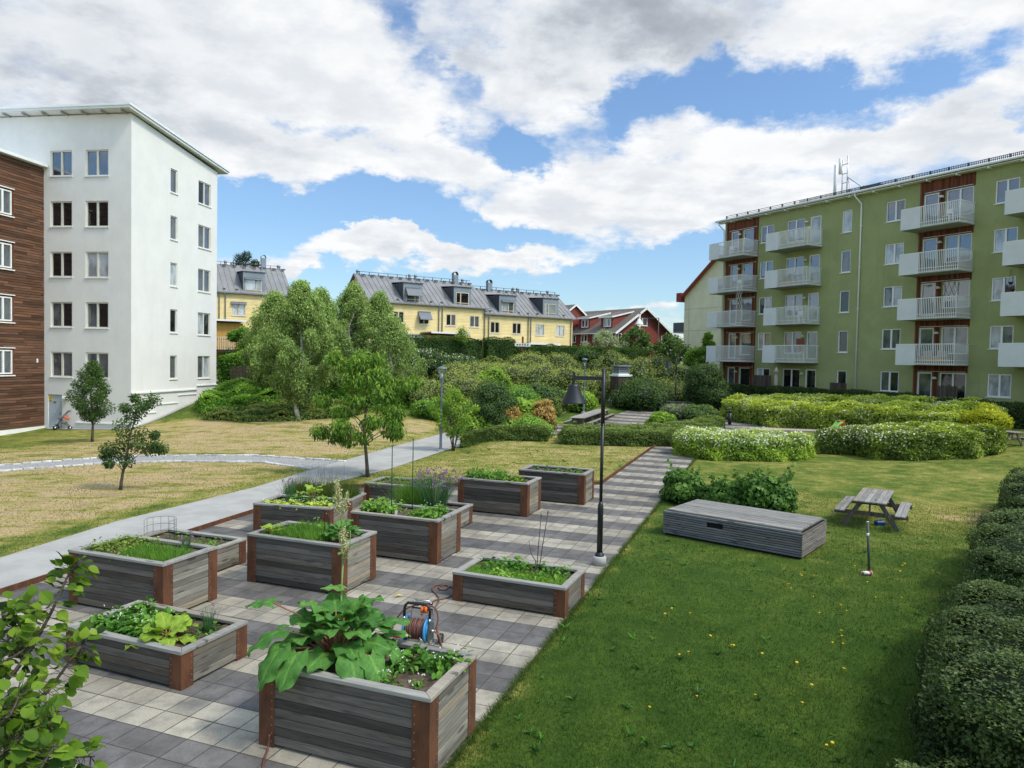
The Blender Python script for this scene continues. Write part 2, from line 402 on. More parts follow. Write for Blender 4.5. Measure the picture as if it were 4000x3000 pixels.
def siding(name, col, pitch, vertical=False, rough=.75):
    m, nt, N, L = nodes(name); g = G(nt)
    obj = g.coord(); x, y, z = g.sep(obj)
    ax = g.math('ADD', x, y) if vertical else z
    s = g.math('DIVIDE', ax, pitch); fr = g.math('FRACT', g.math('ADD', s, 100.0)); ix = g.math('FLOOR', s)
    wn = N.new('ShaderNodeTexWhiteNoise'); wn.noise_dimensions = '1D'; L.new(ix, wn.inputs['W'])
    n1 = g.noise(obj, .8, 4, .6)
    f = g.math('MULTIPLY', g.math('MULTIPLY_ADD', wn.outputs[0], .12, .94), g.mrange(n1, .3, .7, .9, 1.06))
    f = g.math('MULTIPLY', f, g.mrange(fr, 0.0, .14, .52, 1.0))
    c = g.mix(1.0, col, g.comb(f, f, f), 'MULTIPLY')
    nm = g.bump(g.math('SUBTRACT', 1.0, fr), .6, .02)
    g.out(g.bsdf(c, rough, nm, 0, .25).outputs[0])
    return m
mk()

# ------------------------------------------------------------------ camera, terrain, image pixels to ground points
CAM_H = 4.3; FPX = 2773.; PITCH = math.atan((1500 - 1404.) / FPX); ROLL = .02
_f = np.array([0, math.cos(PITCH), -math.sin(PITCH)]); _u = np.array([0, math.sin(PITCH), math.cos(PITCH)]); _r = np.array([1., 0, 0])
_R = math.cos(ROLL) * _r + math.sin(ROLL) * _u; _U = -math.sin(ROLL) * _r + math.cos(ROLL) * _u
def make_camera():
    cd = bpy.data.cameras.new('camera'); cd.sensor_width = 36; cd.lens = 36 * FPX / 4000.; cd.clip_end = 3000; cd.clip_start = .05
    o = bpy.data.objects.new('camera', cd); C.objects.link(o)
    o.matrix_world = Matrix(((_R[0], _U[0], -_f[0], 0), (_R[1], _U[1], -_f[1], 0), (_R[2], _U[2], -_f[2], CAM_H), (0, 0, 0, 1)))
    bpy.context.scene.camera = o
make_camera()

# terrain heights, spots estimated from image pixels (x, y, z)
CP = [(-4, 34, 0), (4, 36, 0), (8, 36, .02), (12, 38, .1), (15.2, 42.7, .2), (14.5, 47, .4), (17.5, 57, .6), (12, 52.7, .55), (8.6, 57.7, .7),
      (3.8, 45.8, .12), (7.5, 49, .2), (16.5, 62, 1.2), (23, 52, 1.3), (28.5, 41.5, 1.4), (33, 30, 1.1), (20, 30, .2), (25, 37, .7), (22, 28, .3), (30, 20, .5),
      (18, 18, 0), (40, 20, 1.2), (40, 40, 1.8), (18, 45, .35), (-21.3, 36, -.3), (-12, 22, -.05), (-26, 38, -.45), (-23, 41.5, -.35), (-28, 42.5, -.45), (-29, 38, -.55),
      (-36, 38, -.6), (-20, 25, -.2), (-30, 25, -.45), (-45, 25, -.6), (-22.3, 43.5, -.05), (-21.9, 45.9, .55), (-21.5, 48.3, 1.0), (-21.2, 51, 1.6), (-12.5, 41.6, .45),
      (-17, 41.5, .3), (-17, 47, 1.3), (-10, 48, 1.1), (-21, 57, 2.0), (-15, 56, 1.8), (-25, 68, 2.0), (-11, 67, 2.4), (-30, 74, 3.0), (-20, 76, 3.2),
      (-10, 74, 4.0), (7, 85, 4.3), (0, 77, 4.2), (-9, 69.5, 3.8), (-2, 73, 4.1), (8, 79, 4.2), (14, 84, 4.1), (0, 55, 1.3), (0, 60, 2.3), (-6, 58, 1.9), (5, 62, 2.3),
      (10, 67, 2.4), (15, 73, 2.6), (22, 80, 2.6), (15, 100, 3.8), (24, 96, 3.0), (-3, 46, .5), (-6, 43, .4), (-3, 50, .8), (2, 50, .6),
      (-50, 50, 0), (-50, 90, 3), (60, 60, 2), (60, 100, 3), (0, 130, 4), (-60, 130, 4), (60, 130, 4), (0, 0, 0), (30, 0, 0), (-30, 0, -.3), (-60, 0, -.4), (60, 0, .5)]
CPA = np.array(CP, float)
def _U2(r2): return np.where(r2 > 1e-9, r2 * np.log(r2 + 1e-12), 0) * .5
def _solve():
    n = len(CPA); d = CPA[:, None, :2] - CPA[None, :, :2]; K = _U2((d ** 2).sum(2)) + np.eye(n) * 15.0
    P = np.c_[np.ones(n), CPA[:, :2]]; A = np.zeros((n + 3, n + 3)); A[:n, :n] = K; A[:n, n:] = P; A[n:, :n] = P.T
    return np.linalg.solve(A, np.r_[CPA[:, 2], 0, 0, 0])
_W = _solve()
def ter(x, y):
    x = np.atleast_1d(np.asarray(x, float)); y = np.atleast_1d(np.asarray(y, float)); sh = x.shape
    x = x.ravel(); y = y.ravel()
    z = np.full(len(x), _W[-3]) + _W[-2] * x + _W[-1] * y
    for k in range(len(CPA)): z += _W[k] * _U2((x - CPA[k, 0]) ** 2 + (y - CPA[k, 1]) ** 2)
    z = np.clip(z, -1, 4.6)
    u = x * math.cos(PL_ANG) - y * math.sin(PL_ANG); v = x * math.sin(PL_ANG) + y * math.cos(PL_ANG)
    d = np.maximum(np.maximum(-15.5 - u, u - 3.0), np.maximum(-20 - v, v - 37.5)); d = np.clip(d / 5.0, 0, 1); d = d * d * (3 - 2 * d)
    z *= d
    far = np.clip((np.hypot(x, y - 40) - 75) / 60, 0, 1); z = z * (1 - far) + 3.0 * far
    return z.reshape(sh)
def tz(x, y): return float(ter(x, y)[0])
def at(px, py, z=None):
    """where the camera ray through image pixel px, py meets the ground (or height z)"""
    d = _f + _R * (px - 2000) / FPX + _U * (1500 - py) / FPX
    zz = 0.0 if z is None else z
    for _ in range(1 if z is not None else 25):
        k = (zz - CAM_H) / d[2]; p = d * k
        if z is None: zz = zz * .5 + .5 * tz(p[0], p[1])
    return (float(p[0]), float(p[1]))
# ------------------------------------------------------------------ ground and paved surfaces
def dist_poly(x, y, pts):
    d = np.full(x.shape, 1e9)
    for (ax, ay), (bx, by) in zip(pts[:-1], pts[1:]):
        vx, vy = bx - ax, by - ay; L2 = vx * vx + vy * vy + 1e-9
        t = np.clip(((x - ax) * vx + (y - ay) * vy) / L2, 0, 1)
        d = np.minimum(d, np.hypot(x - ax - t * vx, y - ay - t * vy))
    return d

PATH_L = [at(-900, 2560), at(-300, 2300), at(0, 2181), at(452, 2039), at(1000, 1903), at(1216, 1836), at(1352, 1797), at(1519, 1750), at(1717, 1697), at(1836, 1668), (-1.0, 45.5), (1.0, 48.5)]
PATH_R = [uv2w(-12.3, 4), uv2w(-12.55, 8.5), uv2w(-12.95, 13.2), at(768, 2064), at(986, 1999), at(1289, 1890), at(1519, 1834), at(1714, 1769), at(1789, 1747), (-.9, 38.0), (1.2, 42), (3.0, 46.0)]
GRAV_U = [at(-500, 1850), at(0, 1820), at(289, 1797), at(452, 1786), at(678, 1781), at(1000, 1781), at(1144, 1791), at(1334, 1803)]
GRAV_D = [at(-500, 1885), at(0, 1842), at(407, 1811), at(678, 1804), at(1000, 1806), at(1036, 1808), at(1216, 1834)]

def ground():
    fx = np.concatenate([[-1500, -700, -350, -200, -130, -95, -75, -62], np.arange(-54, 50.1, .5), [56, 64, 75, 95, 130, 200, 350, 700, 1500]])
    fy = np.concatenate([[-600, -200, -80, -40, -25, -15], np.arange(-8, 100.1, .5), [104, 110, 118, 130, 150, 190, 260, 420, 800, 2500]])
    X, Y = np.meshgrid(fx, fy); Z = ter(X, Y)
    V = np.stack([X.ravel(), Y.ravel(), Z.ravel()], 1)
    ny, nx = X.shape; i = np.arange(ny - 1)[:, None] * nx + np.arange(nx - 1)[None]; i = i.ravel()
    F = np.stack([i, i + 1, i + nx + 1, i + nx], 1)
    m = NP(); m.raw(V, F, np.zeros(len(F)), True); o = m.build('ground', MAT['lawn'])
    x, y = V[:, 0], V[:, 1]
    u = x * math.cos(PL_ANG) - y * math.sin(PL_ANG); v = x * math.sin(PL_ANG) + y * math.cos(PL_ANG)
    dl = dist_poly(x, y, PATH_L); dr = dist_poly(x, y, PATH_R)
    left = u < np.interp(v, [0, 9, 16, 25, 34, 45], [-14.5, -15, -16, -17.2, -18, -18])
    right = u > -3.0
    mid = ~left & ~right
    dry = np.zeros(len(x)); lush = np.zeros(len(x))
    dl2 = np.clip((dl - .35) / 1.1, 0, 1)
    nearw = np.clip((44 - y) / 8, 0, 1)
    dry[left] = .30 + .39 * dl2[left]
    dg = dist_poly(x, y, GRAV_U)
    dry[left] -= .20 * np.clip(1 - dg[left] / 2.0, 0, 1) * (y[left] > 27)
    dry[left] -= .32 * np.clip((x[left] * -1 - 17) / 10, 0, 1) * np.clip((y[left] - 29) / 4, 0, 1)
    dry[left] -= .45 * np.clip((y[left] - 42) / 4, 0, 1)
    dry[mid] = .50 - .14 * np.clip(1 - dr[mid] / 1.5, 0, 1)
    dry[right] = .42 - .24 * np.clip((24 - v[right]) / 12, 0, 1)
    dry[right] -= .08
    lush[right] = np.clip((20 - v[right]) / 9, 0, 1) * .95
    hx, hy = at(3770, 2020)
    dry += .28 * np.exp(-(((x - hx) ** 2 + (y - hy) ** 2) / 3.5))
    dry[y > 47] = .22
    for nm, a in (('dry', dry), ('lush', lush)):
        at_ = o.data.attributes.new(nm, 'FLOAT', 'POINT'); at_.data.foreach_set('value', np.clip(a, 0, 1).astype(np.float32))
    tag(o, kind='structure')
    return o
ground()

def drape(name, pts, off, m, step=1.0, kind='structure'):
    from mathutils.geometry import tessellate_polygon
    bm = bmesh.new(); vs = [bm.verts.new((x, y, 0)) for x, y in pts]
    for tri in tessellate_polygon([[Vector((x, y, 0)) for x, y in pts]]):
        try: bm.faces.new([vs[i] for i in tri])
        except ValueError: pass
    xs = [p[0] for p in pts]; ys = [p[1] for p in pts]
    for axis, lo, hi in ((0, min(xs), max(xs)), (1, min(ys), max(ys))):
        k = math.ceil(lo / step) * step
        while k < hi:
            co = Vector((k, 0, 0)) if axis == 0 else Vector((0, k, 0)); no = Vector((1, 0, 0)) if axis == 0 else Vector((0, 1, 0))
            bmesh.ops.bisect_plane(bm, geom=bm.verts[:] + bm.edges[:] + bm.faces[:], plane_co=co, plane_no=no, dist=1e-4)
            k += step
    bm.verts.ensure_lookup_table()
    zz = ter(np.array([v.co.x for v in bm.verts]), np.array([v.co.y for v in bm.verts]))
    for v, z in zip(bm.verts, zz): v.co.z = z + off
    bm.normal_update()
    for f in bm.faces:
        if f.normal.z < 0: f.normal_flip()
        f.smooth = True
    me = bpy.data.meshes.new(name); bm.to_mesh(me); bm.free()
    o = link(name, me, m); tag(o, kind=kind); return o

patio = [uv2w(-12.3, 2), uv2w(-3.06, 2), uv2w(-3.06, 37.0), (10.9, 38.8), (11.8, 40.4), (13.6, 41.0), (15.35, 42.6), (16.4, 46), (17.2, 50), (18.2, 54), (18.0, 58), (15.5, 58.4), (14.8, 53), (13.6, 48), (12.7, 44.2), (10.6, 40.4), (8.3, 38.9), uv2w(-5.4, 37.4), uv2w(-5.4, 24.1), uv2w(-13.3, 19.5), uv2w(-13.0, 15.5), uv2w(-12.5, 8.5)]
drape('paving', patio, .022, MAT['paver'], 2.0)
terrace = [at(2110, 1705), at(2178, 1698), (4.0, 40.6), (7.0, 41.5), (10.4, 43.4), (12.6, 46.5), (13.6, 50), (13.9, 54), (11.0, 56), (9.3, 55.0), (7.6, 51.5), (5.6, 47.8), (2.5, 44.2)]
drape('terrace_paving', terrace, .045, MAT['paver'], 1.0)
drape('footpath', PATH_L + PATH_R[::-1], .014, MAT['asphalt'], .5)
drape('gravel_path', GRAV_U + GRAV_D[::-1], .010, MAT['gravel'], .5)
drape('upper_path', [(-30, 62.6), (-21, 62.6), (-12, 62.2), (-6, 60.2), (-2.6, 57.2), (-2.0, 58.6), (-5.4, 62.2), (-11.5, 65.0), (-21, 65.8), (-30, 65.8)], .04, MAT['asphalt'], .5)
drape('gravel_strip', [(-27.8, 42.2), (-22.2, 41.35), (-21.75, 44.6), (-20.8, 50.8), (-21.1, 51), (-22.4, 42.1), (-27.8, 42.9)], .03, MAT['gravel'], .4)
SB = [at(2979, 1681), at(3250, 1688), at(3241, 1663), at(2988, 1654)]
drape('sandpit_sand', SB, .03, MAT['sand'], .5)

def strip(name, pts, w, h0, h1, m, label, cat, step=.5):
    """thin upright edging following the ground"""
    out = []
    for a, b in zip(pts[:-1], pts[1:]):
        n = max(1, int(math.hypot(b[0] - a[0], b[1] - a[1]) / step))
        out += [(a[0] + (b[0] - a[0]) * k / n, a[1] + (b[1] - a[1]) * k / n) for k in range(n)]
    out.append(pts[-1])
    mb = MB()
    vs = []
    for i, p in enumerate(out):
        q0 = out[max(0, i - 1)]; q1 = out[min(len(out) - 1, i + 1)]
        d = Vector((q1[0] - q0[0], q1[1] - q0[1])).normalized(); nx, ny = -d.y * w / 2, d.x * w / 2; z = tz(*p)
        vs += [(p[0] + nx, p[1] + ny, z + h0), (p[0] + nx, p[1] + ny, z + h1), (p[0] - nx, p[1] - ny, z + h1), (p[0] - nx, p[1] - ny, z + h0)]
    fs = []
    for i in range(len(out) - 1):
        for k in range(3): fs.append((4 * i + k, 4 * i + k + 1, 4 * i + 5 + k, 4 * i + 4 + k))
    fs += [(0, 3, 2, 1), (4 * len(out) - 4, 4 * len(out) - 3, 4 * len(out) - 2, 4 * len(out) - 1)]
    mb.add(vs, fs, t=.5)
    o = mb.build(name, m); tag(o, label, cat); return o
strip('steel_edging', [uv2w(-12.28, 2), uv2w(-12.5, 8.5), uv2w(-13.0, 15.5), uv2w(-13.33, 19.5), uv2w(-5.43, 24.12), uv2w(-5.43, 37.45)], .02, -.05, .13, MAT['corten'], 'long rusty steel edging around the left and rear sides of the planter patio', 'edging')
strip('sandpit_frame', SB + [SB[0]], .14, -.03, .07, MAT['concrete'], 'low pale frame around the sandpit by the green slide', 'sandpit frame')

# edging stones of the gravel path: countable setts, past 100 they read as a row, kept as two rows of blocks
def stones(pts, name, label):
    mb = MB(); L = 0
    for a, b in zip(pts[:-1], pts[1:]):
        ln = math.hypot(b[0] - a[0], b[1] - a[1]); d = ((b[0] - a[0]) / ln, (b[1] - a[1]) / ln); s = 0
        while s < ln:
            l = R.uniform(.26, .42); x = a[0] + d[0] * (s + l / 2); y = a[1] + d[1] * (s + l / 2); z = tz(x, y)
            M = Matrix.Translation((x, y, z)) @ Matrix.Rotation(math.atan2(d[1], d[0]) + R.uniform(-.06, .06), 4, 'Z')
            mb.box(-l / 2 + .015, l / 2 - .015, -.085, .085, -.04, .055 + R.uniform(-.015, .02), M=M); s += l
    o = mb.build(name, MAT['stone'], bevel=.015); tag(o, label, 'edging', 'stone edging rows of the gravel path'); return o
stones(GRAV_U, 'stone_edging', 'pale stone edging along the far side of the curving gravel path')
stones(GRAV_D, 'stone_edging', 'pale stone edging along the near side of the curving gravel path')

# ------------------------------------------------------------------ planters
def planter(FR, ang, h, boards, label, L=2.08, D=1.17):
    """FR = near right corner on the ground; local x runs left to right, y away"""
    a = rad(ang); bx, by = math.cos(a), -math.sin(a)
    loc = (FR[0] - L * bx, FR[1] - L * by, .024)
    t = empty('raised_planter', loc, -a, label, 'planter', 'raised timber planters on the patio')
    pw = .2; rimh = .045; z0 = .03; zt = h - rimh; bh = (zt - z0) / boards
    def panel(axis, c):
        mb = MB()
        for k in range(boards):
            a0, a1 = z0 + k * bh + .003, z0 + (k + 1) * bh - .003
            if axis == 'x': mb.box(.04, L - .04, c - .02, c + .02, a0, a1)
            else: mb.box(c - .02, c + .02, .04, D - .04, a0, a1)
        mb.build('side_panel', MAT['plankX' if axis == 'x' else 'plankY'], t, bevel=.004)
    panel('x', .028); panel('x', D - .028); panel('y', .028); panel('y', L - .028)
    for sx in (0, 1):
        for sy in (0, 1):
            mb = MB(); th = .006
            X0, X1 = (0, pw) if sx == 0 else (L - pw, L); Y = 0 if sy == 0 else D - th
            mb.box(X0, X1, Y - (0 if sy else .001), Y + th, .0, zt - .002, t=.5)
            Y0, Y1 = (th, pw) if sy == 0 else (D - pw, D - th); X = 0 if sx == 0 else L - th
            mb.box(X, X + th, Y0, Y1, .0, zt - .002, t=.5)
            p = mb.build('corner_post', MAT['corten'], t)
            rv = MB(); n = boards + 1
            for k in range(n):
                z = .07 + (zt - .14) * k / (n - 1)
                xx = pw - .03 if sx == 0 else L - pw + .03; yy = pw - .03 if sy == 0 else D - pw + .03
                rv.box(xx - .005, xx + .005, (-.003 if sy == 0 else D), (0 if sy == 0 else D + .003), z - .005, z + .005, t=.5)
                rv.box((-.003 if sx == 0 else L), (0 if sx == 0 else L + .003), yy - .005, yy + .005, z - .005, z + .005, t=.5)
            rv.build('rivets', MAT['rivet'], p)
    mb = MB(); o = .012; w = .105
    A = [(-o, -o), (L + o, -o), (L + o, D + o), (-o, D + o)]; B = [(w, w), (L - w, w), (L - w, D - w), (w, D - w)]
    for k in range(4):
        a0, a1, b1, b0 = A[k], A[(k + 1) % 4], B[(k + 1) % 4], B[k]; g_ = .0015
        q = [a0, a1, b1, b0]; cx = sum(p[0] for p in q) / 4; cy = sum(p[1] for p in q) / 4
        q = [(x + (cx - x) * g_, y + (cy - y) * g_) for x, y in q]; dz = R.uniform(0, .003)
        vs = [(x, y, zt) for x, y in q] + [(x, y, h + dz) for x, y in q]
        mb.add(vs, [(3, 2, 1, 0), (4, 5, 6, 7), (0, 1, 5, 4), (1, 2, 6, 5), (2, 3, 7, 6), (3, 0, 4, 7)])
    mb.build('rim', MAT['rim'], t, bevel=.005)
    sm = NP(); nx, ny = 26, 15; xs = np.linspace(.05, L - .05, nx); ys = np.linspace(.05, D - .05, ny); X, Y = np.meshgrid(xs, ys)
    rg = np.random.default_rng(int(FR[0] * 100) & 255); Z = h - .085 + rg.normal(0, .012, X.shape)
    i = (np.arange(ny - 1)[:, None] * nx + np.arange(nx - 1)[None]).ravel()
    sm.raw(np.stack([X.ravel(), Y.ravel(), Z.ravel()], 1), np.stack([i, i + 1, i + nx + 1, i + nx], 1), np.zeros(len(i)), True)
    sm.build('soil', MAT['soil'], t)
    def w(x, y, z=None):
        z = h - .085 if z is None else z
        return (loc[0] + bx * x - by * y, loc[1] + by * x + bx * y, z + .024)
    return w
P = {}
P[1] = planter((-.75, 6.93), 20.3, .9, 8, 'tall planter with a big rhubarb, nearest the camera at the patio edge')
P[2] = planter((-4.11, 8.84), 21.5, .5, 4, 'low planter full of strawberries and lettuce at the lower left of the patio')
P[3] = planter((-5.48, 11.16), 20.3, .92, 8, 'tall planter with dill and yellow-green herbs beside the asphalt path')
P[4] = planter((-2.97, 12.5), 20.6, .91, 8, 'tall planter with a wire hoop, salad and a small rhubarb in the middle')
P[5] = planter((-1.48, 14.55), 20.3, .92, 8, 'tall planter with two green stakes and purple chives')
P['3b'] = planter((-5.80, 13.36), 20.3, .5, 4, 'low planter of mostly bare soil with a wire cage, behind the dill planter')
P['5b'] = planter((-1.35, 17.25), 19.5, .5, 4, 'low planter almost hidden behind the planter with the green stakes')
P[6] = planter((-4.19, 16.45), 12.0, .72, 6, 'medium-high planter with purple chive clump and strawberries, left of the staked planter', L=1.98)
P['6b'] = planter((-4.18, 18.40), 9.5, .5, 4, 'low planter overgrown with tall grass beside the asphalt path')
P[7] = planter((-2.17, 19.45), 18.0, .70, 6, 'planter with trailing yellow-green herbs at the rear left of the patio')
P[8] = planter((.48, 19.15), 20.5, .92, 8, 'tall planter with bushy green leaves at the rear of the patio')
P[9] = planter((2.2, 20.9), 21.0, .92, 8, 'tall planter with a row of five small seedlings, farthest from the camera')
P[10] = planter((.95, 11.64), 22.0, .51, 4, 'low planter with two thin canes at the lawn edge beside the black lamp')
# ------------------------------------------------------------------ buildings
def wall(mb, x0, x1, z0, z1, ops, d=.14, top=None, t=.5):
    """wall face in the plane y=0 with openings (x0,x1,z0,z1) and reveals of depth d"""
    xs = sorted({x0, x1} | {v for o in ops for v in o[:2] if x0 < v < x1}); zs = sorted({z0, z1} | {v for o in ops for v in o[2:4] if z0 < v < z1})
    for a, b in zip(xs[:-1], xs[1:]):
        for c, e in zip(zs[:-1], zs[1:]):
            mx, mz = (a + b) / 2, (c + e) / 2
            if any(o[0] < mx < o[1] and o[2] < mz < o[3] for o in ops): continue
            mb.quad((a, 0, c), (b, 0, c), (b, 0, e), (a, 0, e), t=t)
    for o in ops:
        a, b, c, e = o[:4]
        mb.quad((a, 0, c), (a, 0, e), (a, d, e), (a, d, c), t=t); mb.quad((b, 0, c), (b, d, c), (b, d, e), (b, 0, e), t=t)
        mb.quad((a, 0, e), (b, 0, e), (b, d, e), (a, d, e), t=t); mb.quad((a, 0, c), (a, d, c), (b, d, c), (b, 0, c), t=t)
    if top: mb.poly([(x0, 0, z1), (x1, 0, z1), (x1, 0, top[1]), (x0, 0, top[0])], t=t)

def window(parent, o, M=None, d=.10, panes=2, glass=('g_dark', 'g_dark'), frame='whitepaint', sill=True, cross=None, name='window', fw=.075, M2=None, ajar=False):
    a, b, c, e = o[:4]; mb = MB(M); y0, y1 = d - .045, d + .03
    mb.box(a, a + fw, y0, y1, c, e); mb.box(b - fw, b, y0, y1, c, e)
    mb.box(a + fw, b - fw, y0, y1, c, c + fw); mb.box(a + fw, b - fw, y0, y1, e - fw, e)
    splits = [a + fw]
    for k in range(1, panes):
        xm = a + (b - a) * k / panes if panes != 2 or cross is None else a + (b - a) * cross
        mb.box(xm - fw * .75, xm + fw * .75, y0 - .006, y1, c + fw, e - fw); splits += [xm - fw * .75, xm + fw * .75]
    splits.append(b - fw)
    w = mb.build(name, MAT[frame], parent)
    for k in range(panes):
        g = MB(M); g.box(splits[2 * k], splits[2 * k + 1], d + .012, d + .022, c + fw, e - fw, t=.5)
        g.build('pane', MAT[glass[k % len(glass)]], w)
    if sill:
        s = MB(M); s.box(a - .05, b + .05, -.06, d - .05, c - .05, c - .004, t=.5); s.build('sill', MAT['whitepaint'], w)
    return w

def rotmap(ang_deg): return Matrix.Rotation(rad(ang_deg), 4, 'Z')

# --- white block of flats (local x along the right-hand face, y into the block)
WB = empty('white_apartment_building', (-22.5, 41.9, 0), -rad(8.4) + math.pi / 2, 'tall white plastered block of flats with a sloping roof at the left', 'building')
ML = Matrix(((0, 1, 0, 0), (-1, 0, 0, 0), (0, 0, 1, 0), (0, 0, 0, 1)))   # front-left face: x' = -t from the corner
rgl = random.Random(3)
opsR = []; opsL = []
for k in range(5):
    zt = 16.03 - 2.98 * k
    opsR += [(3.69, 4.41, zt - 1.51, zt), (6.73, 8.2, zt - 1.54, zt)]
    zl = 16.15 - 2.985 * k
    opsL += [(-5.3, -3.86, zl - 1.5, zl), (-2.97, -1.48, zl - 1.53, zl)]
door = (-5.5, -4.56, -.47, 1.64)
mb = MB(); wall(mb, 0, 9, -1.5, 17.1, opsR, top=(18.2, 17.12))
mb.M = ML; wall(mb, -30, 0, -1.5, 17.1, opsL + [door], top=(18.2, 18.2)); mb.M = Matrix.Identity(4)
mb.poly([(9, 0, -1.5), (9, 30, -1.5), (9, 30, 17.12), (9, 0, 17.12)], t=.5); mb.poly([(0, 30, -1.5), (0, 30, 18.2), (9, 30, 17.12), (9, 30, -1.5)], t=.5)
mb.build('wall', MAT['whiteplaster'], WB)
gl = [('g_sky', 'g_sky'), ('g_dark', 'g_dark'), ('g_dark', 'g_dark'), ('g_curtain', 'g_dark'), ('g_curtain', 'g_curtain')]
gr = [('g_sky', 'g_sky'), ('g_dark', 'g_dark'), ('g_blind', 'g_blind'), ('g_curtain', 'g_dark'), ('g_curtain', 'g_curtain')]
g3 = [('g_curtain',), ('g_curtain',), ('g_blind',), ('g_dark',), ('g_curtain',)]
g4 = [('g_dark', 'g_curtain'), ('g_curtain', 'g_sky'), ('g_curtain', 'g_curtain'), ('g_blind', 'g_dark'), ('g_curtain', 'g_blind')]
for k in range(5):
    window(WB, opsL[2 * k], ML, glass=gl[k], frame='offwhite'); window(WB, opsL[2 * k + 1], ML, glass=gr[k], frame='offwhite')
    window(WB, opsR[2 * k], None, panes=1, glass=g3[k], frame='offwhite'); window(WB, opsR[2 * k + 1], None, glass=g4[k], frame='offwhite')
d = MB(ML); d.box(-5.48, -4.58, .06, .10, -.47, 1.62, t=.5); dd = d.build('door', mat('grey_door', (.42, .46, .50), .6, .06, 2), WB)
d = MB(ML); d.box(-4.72, -4.66, .0, .06, .45, .62, t=.5); d.build('handle', MAT['silver'], dd)
d = MB(ML); d.box(-5.16, -4.98, .045, .06, 1.15, 1.22, t=.5); d.build('letter_slot', MAT['metaldark'], dd)
ysign = mat('sign_yellow', (.75, .55, .06), .5, .05, 3)
d = MB(ML); d.box(-5.46, -5.24, .045, .06, 1.24, 1.56, t=.5); sg = d.build('warning_sign', ysign, dd)
d = MB(ML)
d.add([(-5.35, .038, 1.52), (-5.44, .038, 1.43), (-5.35, .038, 1.34), (-5.26, .038, 1.43)], [(0, 1, 2, 3)], t=.5)
d.box(-5.42, -5.28, .036, .044, 1.275, 1.30, t=.5); d.build('sign_symbol', MAT['blackmetal'], sg)
d = MB(ML); d.add([(-5.35, .034, 1.50), (-5.42, .034, 1.43), (-5.35, .034, 1.36), (-5.28, .034, 1.43)], [(0, 1, 2, 3)], t=.5); d.add([(-5.35, .030, 1.47), (-5.375, .030, 1.40), (-5.325, .030, 1.40)], [(0, 1, 2)], t=.5)
d.build('sign_diamond', ysign, sg)
rf = MB()
def slab(mb, x0, x1, y0, y1, za, zb, th, t=.5):
    mb.add([(x0, y0, za), (x1, y0, zb), (x1, y1, zb), (x0, y1, za), (x0, y0, za - th), (x1, y0, zb - th), (x1, y1, zb - th), (x0, y1, za - th)],
           [(0, 1, 2, 3), (7, 6, 5, 4), (0, 4, 5, 1), (1, 5, 6, 2), (2, 6, 7, 3), (3, 7, 4, 0)], t=t)
slab(rf, -.66, 10.0, -.40, 30.4, 18.60, 17.50, .13)
rf.build('roof', MAT['metalwhite'], WB)
rf = MB(); slab(rf, -.62, 9.9, -.34, 30.4, 18.465, 17.365, .14); rf.build('eaves', MAT['panel'], WB)
rf = MB()
for k in range(14): rf.box(-.58, 0, .25 + k * 1.28, .31 + k * 1.28, 18.16, 18.28, t=.5)
rf.build('rafter_ends', MAT['underslab'], WB)
mb = MB()
mb.box(-.06, 6.6, -.10, 0, 1.80, 1.88, t=.5); mb.box(6.6, 9.06, -.08, 0, 2.05, 2.11, t=.5); mb.box(4.5, 6.6, -.06, 0, 1.50, 1.55, t=.5); mb.box(2.3, 4.5, -.06, 0, 1.02, 1.07, t=.5); mb.box(1.3, 2.3, -.06, 0, .55, .60, t=.5)
mb.box(-.10, -.0, -.10, 3.6, -.02, .04, t=.5)
mb.build('plinth_ledge', MAT['whitepaint'], WB)
mb = MB(ML); mb.lathe([(.0, 1.58), (.10, 1.56), (.17, 1.48), (.19, 1.40), (.05, 1.40)], 14, -4.25, -.14, t=.5); mb.box(-4.3, -4.2, -.14, 0, 1.42, 1.5, t=.5); mb.build('wall_lamp', MAT['whitepaint'], WB)
mb = MB(ML); mb.tube([(-3.95, 0, 1.42), (-3.95, -.05, 1.42)], .09, 12, t=.5); mb.build('wall_vent', MAT['silver'], WB)
mb = MB(ML); mb.tube([(-3.55, 0, 1.40), (-3.55, -.12, 1.42)], .07, 10, t=.5); mb.build('alarm_lamp', MAT['redpl'], WB)

